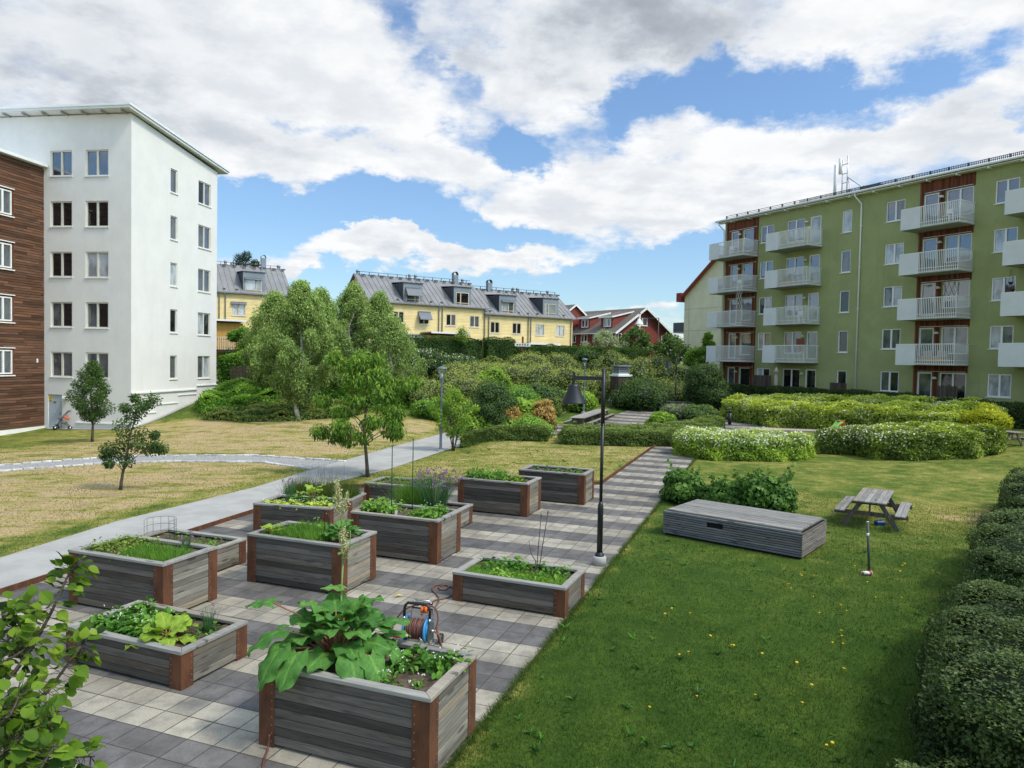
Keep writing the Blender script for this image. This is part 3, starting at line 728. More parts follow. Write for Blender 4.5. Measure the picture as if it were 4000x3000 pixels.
# --- brown timber-clad block in front of it
BB = empty('brown_apartment_building', (-22.5, 41.9, 0), -rad(8.4) + math.pi / 2, 'dark brown timber-clad block of flats cut off by the left edge', 'building')
MBb = Matrix.Translation((0, 5.76, 0)); ops = []
for k in range(4):
    zt = 13.27 - 2.99 * k; ops += [(-3.55, -2.27, zt - 1.42, zt), (-7.2, -5.8, zt - 1.42, zt), (-11.2, -9.8, zt - 1.42, zt)]
mb = MB(MBb); wall(mb, -14, -.01, -.25, 15.1, ops, d=.1)
mb.poly([(-14, 0, -.25), (-14, 0, 15.1), (-14, 22, 15.1), (-14, 22, -.25)], t=.5)
mb.build('wall', MAT['brownwood'], BB)
bd = MB(MBb)                                             # horizontal boards standing proud of the wall
z = -.25; k = 0
while z < 15.05:
    xs = [-14.0]; 
    while xs[-1] < -.02: xs.append(min(-.02, xs[-1] + R.uniform(1.6, 3.8)))
    for a, b in zip(xs[:-1], xs[1:]):
        segs = [(a, b)]
        for o in ops:
            if o[2] - .10 < z < o[3] + .04:
                ns = []
                for s0, s1 in segs:
                    lo, hi = o[0] - .09, o[1] + .09
                    if s1 <= lo or s0 >= hi: ns.append((s0, s1))
                    else:
                        if s0 < lo: ns.append((s0, lo))
                        if s1 > hi: ns.append((hi, s1))
                segs = ns
        for s0, s1 in segs:
            if s1 - s0 > .03: bd.box(s0 + .004, s1 - .004, -.035 - R.uniform(0, .012), -.003, z + .006, z + .132)
    z += .15
bd.build('cladding', MAT['brownwood'], BB)
for i, o in enumerate(ops):
    w = window(BB, (o[0] + .04, o[1] - .04, o[2] + .03, o[3] - .03), MBb, d=.0, glass=('g_curtain', 'g_curtain'), sill=False)
    s = MB(MBb); s.box(o[0] - .08, o[1] + .1, -.12, -.04, o[2] - .10, o[2] - .04, t=.5); s.build('sill', MAT['whitepaint'], w)
    s = MB(MBb); s.box(o[0] - .08, o[1] + .1, -.12, -.04, o[3] + .06, o[3] + .11, t=.5); s.build('head_trim', MAT['whitepaint'], w)
    s = MB(MBb); s.box(o[1] + .005, o[1] + .085, -.05, -.004, o[2] - .04, o[3] + .06, t=.5); s.build('side_trim', MAT['redwood'], w)
mb = MB(MBb); mb.box(-14, .0, .0, .02, -1.5, -.26, t=.5); mb.box(-14.0, .05, -.03, .0, -1.5, -.26, t=.5); mb.build('plinth', MAT['whitepaint'], BB)
mb = MB(MBb); slab(mb, -14.2, -.03, -.35, 22, 15.33, 15.33, .17); mb.build('roof', MAT['metalwhite'], BB)
mb = MB(MBb); mb.box(-.62, -.54, -.10, -.04, 3.55, 3.78, t=.5); mb.build('wall_sensor', MAT['whitepaint'], BB)

# --- green block of flats with balconies (x along the facade towards the camera side)
GB = empty('green_apartment_building', (18.7, 63.6, 0), rad(150.8) - math.pi / 2, 'long green plastered block of flats with white balconies at the right', 'building')
# local x must run along (sin150.8, cos150.8): rotation of +x by -(150.8-90)
GB.rotation_euler = (0, 0, -rad(60.8))
ST = 2.97; XR = 36.0
ops = []; wins = []
def addw(x0, x1, z1, h, **k): o = (x0, x1, z1 - h, z1); ops.append(o); wins.append((o, k))
gsel = random.Random(11)
skyrow = {0: 'g_sky', 1: 'g_sky', 2: 'g_sky', 3: 'g_curtain', 4: 'g_dark'}
wa_g = [('g_sky', 'g_sky'), ('g_sky', 'g_sky'), ('g_dark', 'g_blind'), ('g_blind', 'g_curtain'), ('g_blind', 'g_dark')]
wb_g = [('g_sky', 'g_curtain'), ('g_blind', 'g_blind'), ('g_curtain', 'g_blind'), ('g_curtain', 'g_curtain'), ('g_curtain', 'g_dark')]
wc_g = [('g_sky', 'g_sky'), ('g_blind', 'g_sky'), ('g_blind', 'g_sky'), ('g_blind', 'g_curtain'), ('g_blind', 'g_blind')]
sg_g = ['g_blind', 'g_curtain', 'g_dark', 'g_dark', 'g_dark']
for k in range(5):
    z = 15.88 - ST * k; sk = skyrow[k]
    addw(4.03, 5.39, z, 1.42, glass=wa_g[k], cross=.46)
    addw(11.68, 12.5, z - .02, 1.64, panes=1, glass=(sg_g[k],))
    addw(15.15, 16.53, z, 1.42, glass=wb_g[k], cross=.5)
    addw(22.26, 23.62, z, 1.42, glass=wc_g[k], cross=.5)
    addw(6.7, 8.4, z, 1.75, glass=(sk, sk), sill=False)
    addw(8.88, 9.88, z, 2.2, panes=1, glass=('g_blind' if k == 0 else sk,), sill=False, name='balcony_door', fw=.10)
    addw(.74, 1.58, z, 2.2 if k < 4 else 2.2, panes=1, glass=('g_sky' if k < 3 else 'g_curtain',), sill=False, name='balcony_door', fw=.09)
    addw(2.1, 3.3, z, 1.9, panes=1, glass=(sk,), sill=False)
    addw(17.82, 18.82, z, 2.2, panes=1, glass=('g_sky' if k < 3 else 'g_curtain',), sill=False, name='balcony_door', fw=.10)
    addw(19.3, 21.0, z, 1.75, glass=(sk, sk), sill=False)
    for x in (28.3, 31.2): addw(x, x + 1.4, z, 1.42, glass=('g_curtain', 'g_blind'))
woods = [(.25, 3.78), (17.57, 21.08)]
mb = MB(); wall(mb, 0, XR, .2, 16.75, ops, d=.13)
mb.poly([(0, 0, .2), (0, 0, 16.75), (0, 12, 16.75), (0, 12, .2)], t=.5); mb.poly([(XR, 0, .2), (XR, 12, .2), (XR, 12, 16.75), (XR, 0, 16.75)], t=.5); mb.poly([(0, 12, .2), (0, 12, 16.75), (XR, 12, 16.75), (XR, 12, .2)], t=.5)
mb.build('wall', MAT['greenplaster'], GB)
for a, b in woods:
    mb = MB(); x = a
    inner = [o for o in ops if a - .1 < o[0] < b]
    while x < b - .02:
        x2 = min(b, x + .118); t = R.random()
        segs = [(1.2, 16.7)]
        for o in inner:
            if x2 > o[0] - .0 and x < o[1] + .0:
                ns = []
                for s0, s1 in segs:
                    if s1 <= o[2] or s0 >= o[3]: ns.append((s0, s1))
                    else:
                        if s0 < o[2]: ns.append((s0, o[2]))
                        if s1 > o[3]: ns.append((o[3] + .01, s1))
                segs = ns
        for s0, s1 in segs: mb.box(x + .003, x2 - .003, -.045 - .008 * (t > .5), -.002, s0, s1, t=t)
        x = x2
    mb.build('wood_cladding', MAT['redwood'], GB)
    for k in range(5): mb = MB(); mb.box(a + .35, b - .1, -.075, -.05, 15.93 - ST * k, 15.96 - ST * k, t=.5); mb.build('head_flashing', MAT['silver'], GB)
for o, k in wins: window(GB, o, None, **k)
mb = MB(); slab(mb, -.55, XR + .5, -.55, 12.5, 16.98, 16.98, .12); mb.build('roof', MAT['metalgrey'], GB)
mb = MB(); mb.tube([(-.58, -.60, 16.90), (XR + .5, -.60, 16.90)], .085, 8, t=.5); mb.box(-.5, XR, -.5, .0, 16.74, 16.80, t=.5)
for k in range(20): mb.box(1.1 + k * 1.9, 1.2 + k * 1.9, -.52, 0, 16.64, 16.75, t=.5)
mb.build('gutter', MAT['whitepaint'], GB)
for x in (13.3, -.02):
    mb = MB()
    mb.tube([(x - .25, -.6, 16.88), (x - .22, -.55, 16.6), (x, -.12, 16.1), (x, -.10, 15.8), (x, -.10, 1.4)], .055, 8, t=.5)
    for z in (14.5, 11.5, 8.5, 5.5, 2.5): mb.box(x - .08, x + .08, -.12, 0, z, z + .04, t=.5)
    mb.build('drainpipe', MAT['whitepaint'], GB)
mb = MB(); x = .3
mb.tube([(.3, -.2, 17.30), (XR, -.2, 17.30)], .022, 5, t=.5); mb.tube([(.3, -.2, 17.17), (XR, -.2, 17.17)], .018, 5, t=.5)
while x < XR: mb.box(x - .025, x + .025, -.26, -.1, 16.98, 17.33, t=.5); x += 1.2
x = 8
while x < XR: mb.box(x - .02, x + .02, -.215, -.185, 17.02, 17.3, t=.5); x += .11
mb.build('snow_guard', MAT['metaldark'], GB)
mb = MB(); mb.box(12.8, 14.3, .3, 1.2, 17.0, 17.42, t=.5); mb.build('roof_hatch', MAT['metaldark'], GB)

AN = empty('roof_antenna', (18.7 + .488 * 11.3 + .6, 63.6 - .873 * 11.3 + .8, 16.98), -rad(60.8), 'mobile phone mast with two white panels on the green building roof', 'antenna')
mb = MB()
for x in (0, .42): mb.tube([(x, 0, 0), (x, 0, 3.0 + .5 * x)], .04, 8, t=.5)
mb.build('mast', MAT['silver'], AN)
mb = MB(); mb.tube([(0.42, 0, 1.6), (2.3, .4, 0)], .035, 6, t=.5); mb.tube([(.42, 0, 1.6), (1.2, -.4, 0)], .03, 6, t=.5)
for z in (1.2, 1.9, 2.6): mb.bar((-.05, 0, z), (.47, 0, z), .04, .06, t=.5)
mb.build('brace', MAT['silver'], AN)
for i, (x, z0, z1) in enumerate(((-.50, .0, 2.7), (-.10, 1.9, 3.1))):
    mb = MB(); mb.tube([(x, -.15, z0), (x, -.15, z1)], .115, 12, t=.5); mb.build('antenna_panel', MAT['whitepaint'], AN)

def balcony(x0, x1, z, solid):
    mb = MB(); mb.box(x0, x1, -1.72, -.02, z, z + .17, t=.5); b = mb.build('balcony', MAT['underslab'], GB)
    mb = MB(); zt = z + 1.36; zb = z + .38; y = -1.75
    mb.bar((x0, y, zt), (x1, y, zt), .045, .05, t=.5); mb.bar((x1, y, zt), (x1, -.05, zt), .045, .05, t=.5); mb.bar((x0, y, zt), (x0, -.05, zt), .045, .05, t=.5)
    for q in (zb - .30, zb - .06):
        mb.bar((x0 + solid, y, q), (x1, y, q), .03, .035, t=.5); mb.bar((x1, y, q), (x1, -.05, q), .03, .035, t=.5)
    x = x0 + solid + .05
    while x < x1 + .01: mb.box(x - .019, x + .019, y - .01, y + .01, zb - .36, zt - .02, t=.5); x += .114
    yy = y
    while yy < -.06:
        mb.box(x1 - .01, x1 + .01, yy - .017, yy + .017, zb - .36, zt - .02, t=.5); mb.box(x0 - .01, x0 + .01, yy - .017, yy + .017, zb - .36, zt - .02, t=.5); yy += .114
    mb.build('railing', MAT['rail'], b)
    mb = MB(); mb.box(x0 - .01, x0 + solid, y - .03, y - .014, z - .01, zt - .03, t=.5); mb.box(x0 - .025, x0 - .012, y - .01, -.9, z - .01, zt - .03, t=.5); mb.build('side_panel', MAT['panel'], b)
    return b
for x0, x1, so in ((-.08, 3.84, 1.15), (6.15, 10.1, 1.25), (17.38, 21.14, 1.32), (23.72, 27.7, 2.0)):
    for k in range(4): balcony(x0, x1, 13.37 - ST * k, so if not (x0 > 23 and k > 1) else 3.9)
for x in (1.84, 8.66, 19.06):
    for k in range(5):
        mb = MB(); mb.lathe([(0, 15.62 - ST * k), (.10, 15.60 - ST * k), (.16, 15.50 - ST * k), (.17, 15.44 - ST * k), (.02, 15.44 - ST * k)], 12, x, -.16, t=.5)
        mb.build('wall_lamp', MAT['offwhite'], GB)

def gb(x, y, z):   # point of the green block's own frame in the world
    a = -rad(60.8); return (18.7 + x * math.cos(a) - y * math.sin(a), 63.6 + x * math.sin(a) + y * math.cos(a), z)
GA = -rad(60.8)
# balcony things
def bchair(x, y, z, label, rz=0):
    t = empty('balcony_chair', gb(x, y, z), GA + rz, label, 'chair', 'white chairs on the balconies')
    mb = MB(); mb.box(-.22, .22, -.22, .22, .42, .46, t=.5); mb.build('seat', MAT['whitepaint'], t)
    mb = MB(); mb.box(-.22, .22, .19, .23, .62, .92, t=.5); mb.build('backrest', MAT['whitepaint'], t)
    for sx in (-1, 1):
        for sy in (-1, 1): mb = MB(); mb.box(sx * .2 - .02, sx * .2 + .02, sy * .2 - .02, sy * .2 + .02, 0, .42 if sy < 0 else .9, t=.5); mb.build('leg', MAT['whitepaint'], t)
for x, k, lb in ((1.6, 0, 'white chair on the top balcony at the left end of the green building'), (2.6, 1, 'white chair on the second balcony down at the left end of the green building'),
                 (20.0, 0, 'white chair on the top balcony with the flower boxes'), (8.9, 2, 'white chair on the third balcony down beside the two-pane window')):
    bchair(x, -1.0, 13.55 - ST * k, lb)
def sofa(x, k, label, col, w=1.5):
    t = empty('balcony_sofa', gb(x, -.95, 13.55 - ST * k), GA, label, 'sofa')
    mb = MB(); mb.box(-w / 2, w / 2, -.35, .35, .05, .30); mb.build('base', MAT['ochre'], t)
    mb = MB(); mb.box(-w / 2 + .04, w / 2 - .04, -.33, .3, .30, .42); mb.build('seat_cushion', col, t, bevel=.04)
    for sx in (-1, 1): mb = MB(); mb.box(sx * w / 4 - .3, sx * w / 4 + .3, .1, .3, .42, .82, M=Matrix.Rotation(.1 * sx, 4, 'Y')); mb.build('back_cushion', col, t, bevel=.05)
bei = mat('beige_cloth', (.45, .38, .30), .95, .1, 4); bro = mat('brown_cloth', (.20, .15, .11), .95, .1, 4); blu = mat('blue_cloth', (.12, .22, .48), .9, .3, 6, col2=(.6, .62, .65))
sofa(19.4, 3, 'pallet sofa with beige cushions on the lowest balcony over the brown doors', bei, 1.7)
sofa(7.8, 1, 'sofa with brown cushions on the second balcony down in the middle column', bro, 1.4)
for x, k, lb in ((1.0, 1, 'blue and white cloth hanging on the leftmost column, second balcony down'), (9.1, 1, 'blue and white cloth lying by the brown balcony sofa')):
    mb = MB(); n = 8
    for i in range(n):
        a = i * .09; mb.quad((a, .03 * math.sin(i * 1.7), 0), (a + .09, .03 * math.sin((i + 1) * 1.7), 0), (a + .09, .03 * math.sin((i + 1) * 1.7), .45), (a, .03 * math.sin(i * 1.7), .45))
    o = mb.build('hanging_cloth', blu); o.location = gb(x, -1.62, 13.62 - ST * k); o.rotation_euler = (0, 0, GA); tag(o, lb, 'cloth')
def lattice(x, k, label, m, w=.62, h=1.7, n=5):
    t = MB(); step = w / 2.5
    for i in range(-6, 14):
        for s in (1, -1):
            a = Vector((i * step, 0, 0)); dx = s * h * .42; b = Vector((i * step + dx, 0, h))
            # clip to 0..w
            p, q = a.copy(), b.copy()
            def clipx(p, q, lim, keep):
                if keep(p.x) and keep(q.x): return p, q
                if not keep(p.x) and not keep(q.x): return None, None
                f = (lim - p.x) / (q.x - p.x); r = p.lerp(q, f)
                return (r, q) if keep(q.x) else (p, r)
            p, q = clipx(p, q, 0, lambda v: v >= 0 - 1e-6)
            if p is None: continue
            p, q = clipx(p, q, w, lambda v: v <= w + 1e-6)
            if p is None or (q - p).length < .05: continue
            t.bar(p, q, .012, .022, t=.5)
    o = t.build('trellis', m); o.location = gb(x, -1.68, 14.75 - ST * k); o.rotation_euler = (0, 0, GA + .0); tag(o, label, 'trellis'); return o
lattice(3.1, 2, 'white diamond trellis above the third balcony at the left end', MAT['rail'])
lattice(20.3, 2, 'brown diagonal trellis above the third balcony of the right-hand column', MAT['fence'], .85, 1.75)
mb = MB(); mb.box(0, .75, 0, .03, 0, 1.0); o = mb.build('rattan_screen', mat('rattan', (.22, .08, .045), .9, .4, 20)); o.location = gb(9.15, -1.5, 5.35); o.rotation_euler = (0, 0, GA); tag(o, 'reddish rattan screen on the lowest balcony of the second column', 'screen')
# ground floor privacy screens
def screen(x, label, w=1.15, h=1.25, y0=-.35):
    t = empty('privacy_screen', gb(x, y0, 1.35), GA, label, 'fence', 'weathered wooden privacy screens on the ground floor')
    mb = MB(); k = 0.0
    while k < w: mb.box(k, k + .085, -.0, .02, .0, h + .13 - .02 * R.random()); k += .098
    mb.build('boards', MAT['fence'], t)
    mb = MB(); mb.box(0, w, .021, .06, .25, .33, t=.3); mb.box(0, w, .021, .06, h - .2, h - .12, t=.3); mb.build('rails', MAT['fence'], t)
screen(4.75, 'brown wooden privacy screen between the two-pane window and the closed parasol', 1.9, 1.95, -1.3)
screen(12.1, 'brown wooden privacy screen left of the white drainpipe', 1.3, 1.6, -1.3)
screen(20.1, 'brown wooden privacy screen in front of the wide ground floor window', 1.2, 1.7, -1.6)
PR = empty('folded_parasol', gb(7.7, -1.9, 1.35), GA, 'closed beige parasol on a ground floor terrace of the green building', 'parasol')
mb = MB(); mb.tube([(0, 0, 0), (0, 0, 2.7)], .02, 8, t=.5); mb.build('pole', MAT['silver'], PR)
mb = MB(); mb.lathe([(.02, 2.75), (.10, 2.6), (.22, 2.38), (.10, 2.33), (.13, 2.1), (.15, 1.5), (.13, .95), (.06, .85), (.12, .75), (.2, .45), (.03, .42)], 12, t=.5); mb.build('canopy', bei, PR)
PR = empty('folded_parasol', gb(.9, -2.6, 1.3), GA, 'closed white parasol half hidden behind the large dark bush', 'parasol')
mb = MB(); mb.tube([(0, 0, 0), (0, 0, 2.6)], .02, 8, t=.5); mb.build('pole', MAT['silver'], PR)
mb = MB(); mb.lathe([(.02, 2.65), (.12, 2.3), (.14, 1.6), (.12, .9), (.03, .85)], 10, t=.5); mb.build('canopy', MAT['panel'], PR)
FR_ = empty('plant_stand', gb(10.3, -1.4, 1.4), GA, 'open white wooden shelf standing beside the terrace door', 'shelf')
mb = MB()
for a in (0, .45, .9):
    for b in (0, .4): mb.box(a, a + .03, b, b + .03, 0, 1.1 if a > 0 else .9, t=.5)
for z in (.3, 1.07): mb.box(0, .93, 0, .43, z, z + .03, t=.5)
mb.build('frame', MAT['creamwood'], FR_)
for i, (dz, lb) in enumerate(((0, 'upper dark hanging pot beside the right-hand balcony'), (-.42, 'lower dark hanging pot beside the right-hand balcony'))):
    t = empty('hanging_pot', gb(24.1 + .12 * i, -1.55, 9.40 + dz), GA, lb, 'pot', 'dark hanging pots')
    mb = MB(); mb.lathe([(.02, -.14), (.09, -.10), (.13, 0), (.135, .02), (.0, .0)], 12, t=.5); mb.build('bowl', MAT['blackmetal'], t)
    mb = MB()
    for a in (-1, 1): mb.tube([(a * .12, 0, 0), (0, 0, .75)], .008, 4, t=.5)
    mb.build('chains', MAT['blackmetal'], t)

# --- pitched-roof houses
def pitched(name, label, org, ang, x0, x1, eave, ridge, depth, base, wallm, roofm, wins=(), dormers=(), chimneys=(), vents=(), pipes=(), gable=None, seams=.56, trim=None, overx=.3, overy=.35, wall2=None, zb=0):
    t = empty(name, (org[0], org[1], 0), math.pi / 2 - rad(ang), label, 'building')
    h = depth / 2; sl = (ridge - eave) / h
    cut = [(d[0], d[1], eave - .02, eave + .01) for d in dormers]
    mb = MB(); wall(mb, x0, x1, base, eave, [w['o'] for w in wins], d=.08)
    mb.poly([(x0, depth, base), (x0, depth, eave), (x1, depth, eave), (x1, depth, base)], t=.5)
    for x in (x0, x1):
        mb.poly([(x, 0, base), (x, 0, eave), (x, h, ridge - .04), (x, depth, eave), (x, depth, base)], t=.5)
    mb.build('wall', MAT[wallm], t)
    rf = MB(); th = .12
    for s in (1, -1):
        ya = -overy if s > 0 else depth + overy; za = eave - overy * sl
        a = [(x0 - overx, ya, za), (x1 + overx, ya, za), (x1 + overx, h, ridge), (x0 - overx, h, ridge)]
        b = [(p[0], p[1], p[2] + th) for p in a]
        rf.add(a + b, [(0, 1, 2, 3), (7, 6, 5, 4), (0, 4, 5, 1), (1, 5, 6, 2), (2, 6, 7, 3), (3, 7, 4, 0)], t=.5)
    r = rf.build('roof', MAT[roofm], t)
    if seams:
        sm = MB(); x = x0 - overx + .1
        while x < x1 + overx:
            if not any(d[0] - .1 < x < d[1] + .1 for d in dormers):
                sm.bar((x, -overy, eave - overy * sl + th + .02), (x, h, ridge + th + .02), .035, .05, t=.3)
            x += seams
        sm.build('roof_seams', MAT[roofm], r)
        sm = MB(); zr = ridge + .34
        sm.tube([(x0, h - .25, zr), (x1, h - .25, zr)], .025, 5, t=.5); x = x0 + .3
        while x < x1: sm.box(x - .02, x + .02, h - .3, h - .2, ridge - .05, zr, t=.5); sm.box(x + .1, x + .5, h - .58, h - .40, ridge - .08, ridge + .06, t=.5); x += 1.05
        for k in range(int((x1 - x0) / 1.25)):
            xx = x0 + .5 + k * 1.25
            if not any(d[0] - .3 < xx < d[1] + .3 for d in dormers): sm.box(xx - .12, xx + .12, -.1, .0, eave + .06, eave + .24, t=.5)
        sm.build('roof_walkway', MAT['metaldark'], r)
    if trim:
        tm = MB()
        for x in (x0 - overx, x1 + overx):
            for s in (1, -1):
                ya = -overy if s > 0 else depth + overy
                tm.bar((x, ya, eave - overy * sl + .02), (x, h, ridge + .02), .06, .24, t=.5)
        tm.bar((x0 - overx, -overy - .05, eave - overy * sl + .02), (x1 + overx, -overy - .05, eave - overy * sl + .02), .08, .12, t=.5)
        tm.build('roof_trim', MAT[trim], t)
    for w in wins:
        k = dict(w); o = k.pop('o'); aw = k.pop('aw', None)
        wo = window(t, o, None, d=.05, **k)
        if aw: awning(wo, o[0] - .1, o[1] + .1, o[3] + .05, aw)
    for d in dormers:
        a, b, z0, z1, wx0, wx1, wz0, wz1 = d[:8]
        m = MB(); yb = (z1 - eave) / sl
        o = (wx0, wx1, wz0, wz1)
        m.M = Matrix.Translation((0, -.06, 0)); wall(m, a, b, z0, z1, [o], d=.08); m.M = Matrix.Identity(4)
        for x in (a, b):
            m.poly([(x, -.06, z0), (x, -.06, z1), (x, yb, z1), (x, 0, z0 + .02)], t=.5)
        dm = m.build('dormer', MAT['metalgrey'], t)
        sd = MB()
        for x, q in ((a - .012, -1), (b + .012, 1)):
            sd.add([(x, .0, z0 + .15), (x, .0, z1 - .02), (x, yb - .1, z1 - .02)], [(0, 1, 2)], t=.5)
            for k in range(1, 7):
                yy = yb * k / 7; sd.bar((x + q * .012, yy, eave + sl * yy + .1), (x + q * .012, yy, z1 - .03), .03, .02, t=.4)
        sd.build('dormer_cheek', MAT['metaldark'], dm)
        sd = MB(); sd.add([(a - .1, -.16, z1), (b + .1, -.16, z1), (b + .1, yb + .8, z1 + .22), (a - .1, yb + .8, z1 + .22), (a - .1, -.16, z1 + .07), (b + .1, -.16, z1 + .07), (b + .1, yb + .8, z1 + .29), (a - .1, yb + .8, z1 + .29)],
               [(3, 2, 1, 0), (4, 5, 6, 7), (0, 1, 5, 4), (1, 2, 6, 5), (2, 3, 7, 6), (3, 0, 4, 7)], t=.4); sd.build('dormer_roof', MAT['metaldark'], dm)
        wo = window(t, o, Matrix.Translation((0, -.06, 0)), d=.04, glass=d[8] if len(d) > 8 else ('g_sky', 'g_dark'), frame='creamwood', sill=True, cross=d[10] if len(d) > 10 else .5)
        cb = MB(); zc = wz0 + (wz1 - wz0) * .27; cb.box(wx0 + .06, wx1 - .06, -.085, -.04, zc - .04, zc + .04, t=.5); cb.build('transom', MAT['creamwood'], wo)
        if len(d) > 9 and d[9]: awning(wo, wx0 - .05, wx1 + .05, wz1 + .05, d[9], y=-.1)
    for x, y, z1, w in chimneys:
        m = MB(); m.box(x - w / 2, x + w / 2, y - w / 2, y + w / 2, ridge - 1.2, z1, t=.5); c = m.build('chimney', MAT['metalgrey'], t)
        m = MB(); n = 8
        for i in range(n):
            a0, a1 = math.pi * i / n, math.pi * (i + 1) / n
            m.quad((x - math.cos(a0) * w * .55, y - w / 2, z1 + math.sin(a0) * w * .7), (x - math.cos(a1) * w * .55, y - w / 2, z1 + math.sin(a1) * w * .7), (x - math.cos(a1) * w * .55, y + w / 2, z1 + math.sin(a1) * w * .7), (x - math.cos(a0) * w * .55, y + w / 2, z1 + math.sin(a0) * w * .7), t=.5)
        m.build('chimney_hood', MAT['metaldark'], c)
    for x, y in vents:
        z = ridge - abs(y - h) * sl; m = MB(); m.tube([(x, y, z - .1), (x, y, z + .42)], .14, 10, t=.5); m.lathe([(.19, z + .38), (.20, z + .46), (.15, z + .58), (.02, z + .62)], 10, x, y, t=.5); m.build('roof_vent', MAT['metalgrey'], t)
    for x, z0 in pipes:
        m = MB(); m.tube([(x, -overy, eave - .15), (x + .02, -.1, eave - .6), (x + .02, -.1, z0)], .05, 6, t=.5); m.build('drainpipe', MAT['offwhite'] if wallm != 'yellow' else MAT['metalgrey'], t)
    return t

def awning(parent, x0, x1, z, drop, y=-.04):
    m = MB(); m.quad((x0, y - .05, z), (x1, y - .05, z), (x1, y - .05 - drop[0], z - drop[1]), (x0, y - .05 - drop[0], z - drop[1]), t=.5)
    m.box(x0, x1, y - .08 - drop[0], y - .04 - drop[0], z - drop[1] - .08, z - drop[1], t=.5); m.box(x0, x1, y - .1, y, z - .02, z + .08, t=.9)
    m.build('awning', MAT['awning'], parent)

cw = dict(frame='creamwood')
def W(x0, x1, z0, z1, g=('g_dark', 'g_curtain'), **k): return dict(o=(x0, x1, z0, z1), glass=g, frame='creamwood', fw=.09, **k)
dk = ('g_dark', 'g_dark'); bl = ('g_blind', 'g_blind')
Y1 = pitched('yellow_row_house', 'yellow clapboard row house with an awning half open on its left dormer', (-6.6, 76), 58, -9.2, 4.2, 10.0, 12.83, 8, 3.0, 'yellow', 'metalroof',
    wins=[W(-6.66, -5.46, 7.8, 9.0, dk), W(-3.81, -2.61, 7.78, 9.0, dk, aw=(.55, .75)), W(-.65, .52, 7.75, 9.0), W(2.2, 3.4, 7.72, 8.96, ('g_curtain', 'g_curtain')), W(-8.9, -7.8, 7.8, 9.0, dk)],
    dormers=[(-5.6, -3.45, 9.85, 11.94, -5.3, -3.77, 9.87, 11.38, ('g_curtain', 'g_curtain'), (.5, .75), .66), (.2, 2.3, 9.82, 11.93, .46, 2.03, 9.82, 11.38, dk, None, .36)],
    chimneys=[(2.25, 3.7, 13.65, .55)], vents=[(-3.2, 3.9), (-2.5, 3.9), (-9.0, 4.1), (3.4, 4.1)], pipes=[(-1.55, 6.8), (-1.15, 6.8), (4.0, 6.3)])
Y2 = pitched('yellow_row_house', 'yellow clapboard row house with white-blinded windows on its lower right part', (-6.6, 76), 58, 4.23, 16.1, 9.42, 12.3, 8, 3.0, 'yellow', 'metalroof',
    wins=[W(4.8, 6.0, 7.18, 8.44, dk), W(7.66, 8.86, 7.18, 8.44, dk), W(10.8, 12.05, 7.13, 8.44, bl), W(13.7, 14.95, 7.13, 8.42, bl)],
    dormers=[(5.87, 8.1, 9.28, 11.42, 6.2, 7.76, 9.33, 10.78, ('g_blind', 'g_curtain'), (.1, .1), .55), (11.75, 13.95, 9.28, 11.42, 12.0, 13.6, 9.34, 10.83, ('g_sky', 'g_curtain'), None, .33)],
    chimneys=[(6.7, 3.7, 13.1, .55)], vents=[(10.1, 3.9), (10.7, 3.9), (15.2, 4.1)], pipes=[(4.55, 5.9), (10.1, 5.9), (9.75, 5.9), (15.8, 5.6)])
Y3 = pitched('yellow_row_house', 'yellow clapboard house with a grey metal roof between the white block and the birches', (-28.9, 75), 58, -12, 5.2, 10.9, 13.95, 8, 2.5, 'yellow', 'metalroof',
    wins=[W(-.72, .63, 8.34, 9.66, bl, aw=(.12, .12)), W(2.5, 3.85, 8.34, 9.66, bl, aw=(.12, .12)), W(-4.2, -3.0, 8.34, 9.66, dk)],
    dormers=[(.36, 2.6, 10.65, 13.0, .6, 2.25, 10.65, 12.3, bl, (.1, .1), .66)], chimneys=[(3.25, 3.7, 15.05, .5)], vents=[(-.7, 3.9), (.2, 3.9), (5.0, 4.1)], pipes=[(-2.0, 7.6), (-1.4, 7.6)])
# side gable window of the first row house
gm = Matrix(((0, 1, 0, -9.2), (-1, 0, 0, 8), (0, 0, 1, 0), (0, 0, 0, 1)))
window(Y1, (3.5, 4.5, 9.2, 10.9), Matrix.Translation((-.12, 0, 0)) @ gm, d=.04, panes=2, glass=dk, frame='creamwood', sill=False)
# porches and low awnings in front of the row houses
def porch(org, ang, x0, x1, z, label, open_=False):
    t = empty('porch', (org[0], org[1], 0), math.pi / 2 - rad(ang), label, 'porch', 'ochre porches along the yellow houses')
    mb = MB(); mb.box(x0 + .2, x1 - .2, -2.0, -.02, z - 3.0, z - .3, t=.5); mb.build('wall', MAT['ochre'], t)
    mb = MB(); slab(mb, x0, x1, -2.6, -.02, z, z, .14); mb.build('roof', MAT['metalroof'], t)
    mb = MB(); mb.box(x0, x1, -2.66, -2.60, z - .16, z + .03, t=.5); mb.build('gutter', MAT['whitepaint'], t)
O1 = (-6.6, 76)
porch(O1, 58, -3.6, .9, 6.95, 'ochre porch with a mossy roof in the middle of the first row house')
porch(O1, 58, 8.3, 12.5, 6.15, 'ochre porch with a flat roof in the middle of the second row house')
porch((-28.9, 75), 58, -5.0, .2, 7.75, 'ochre porch of the house beside the white block')
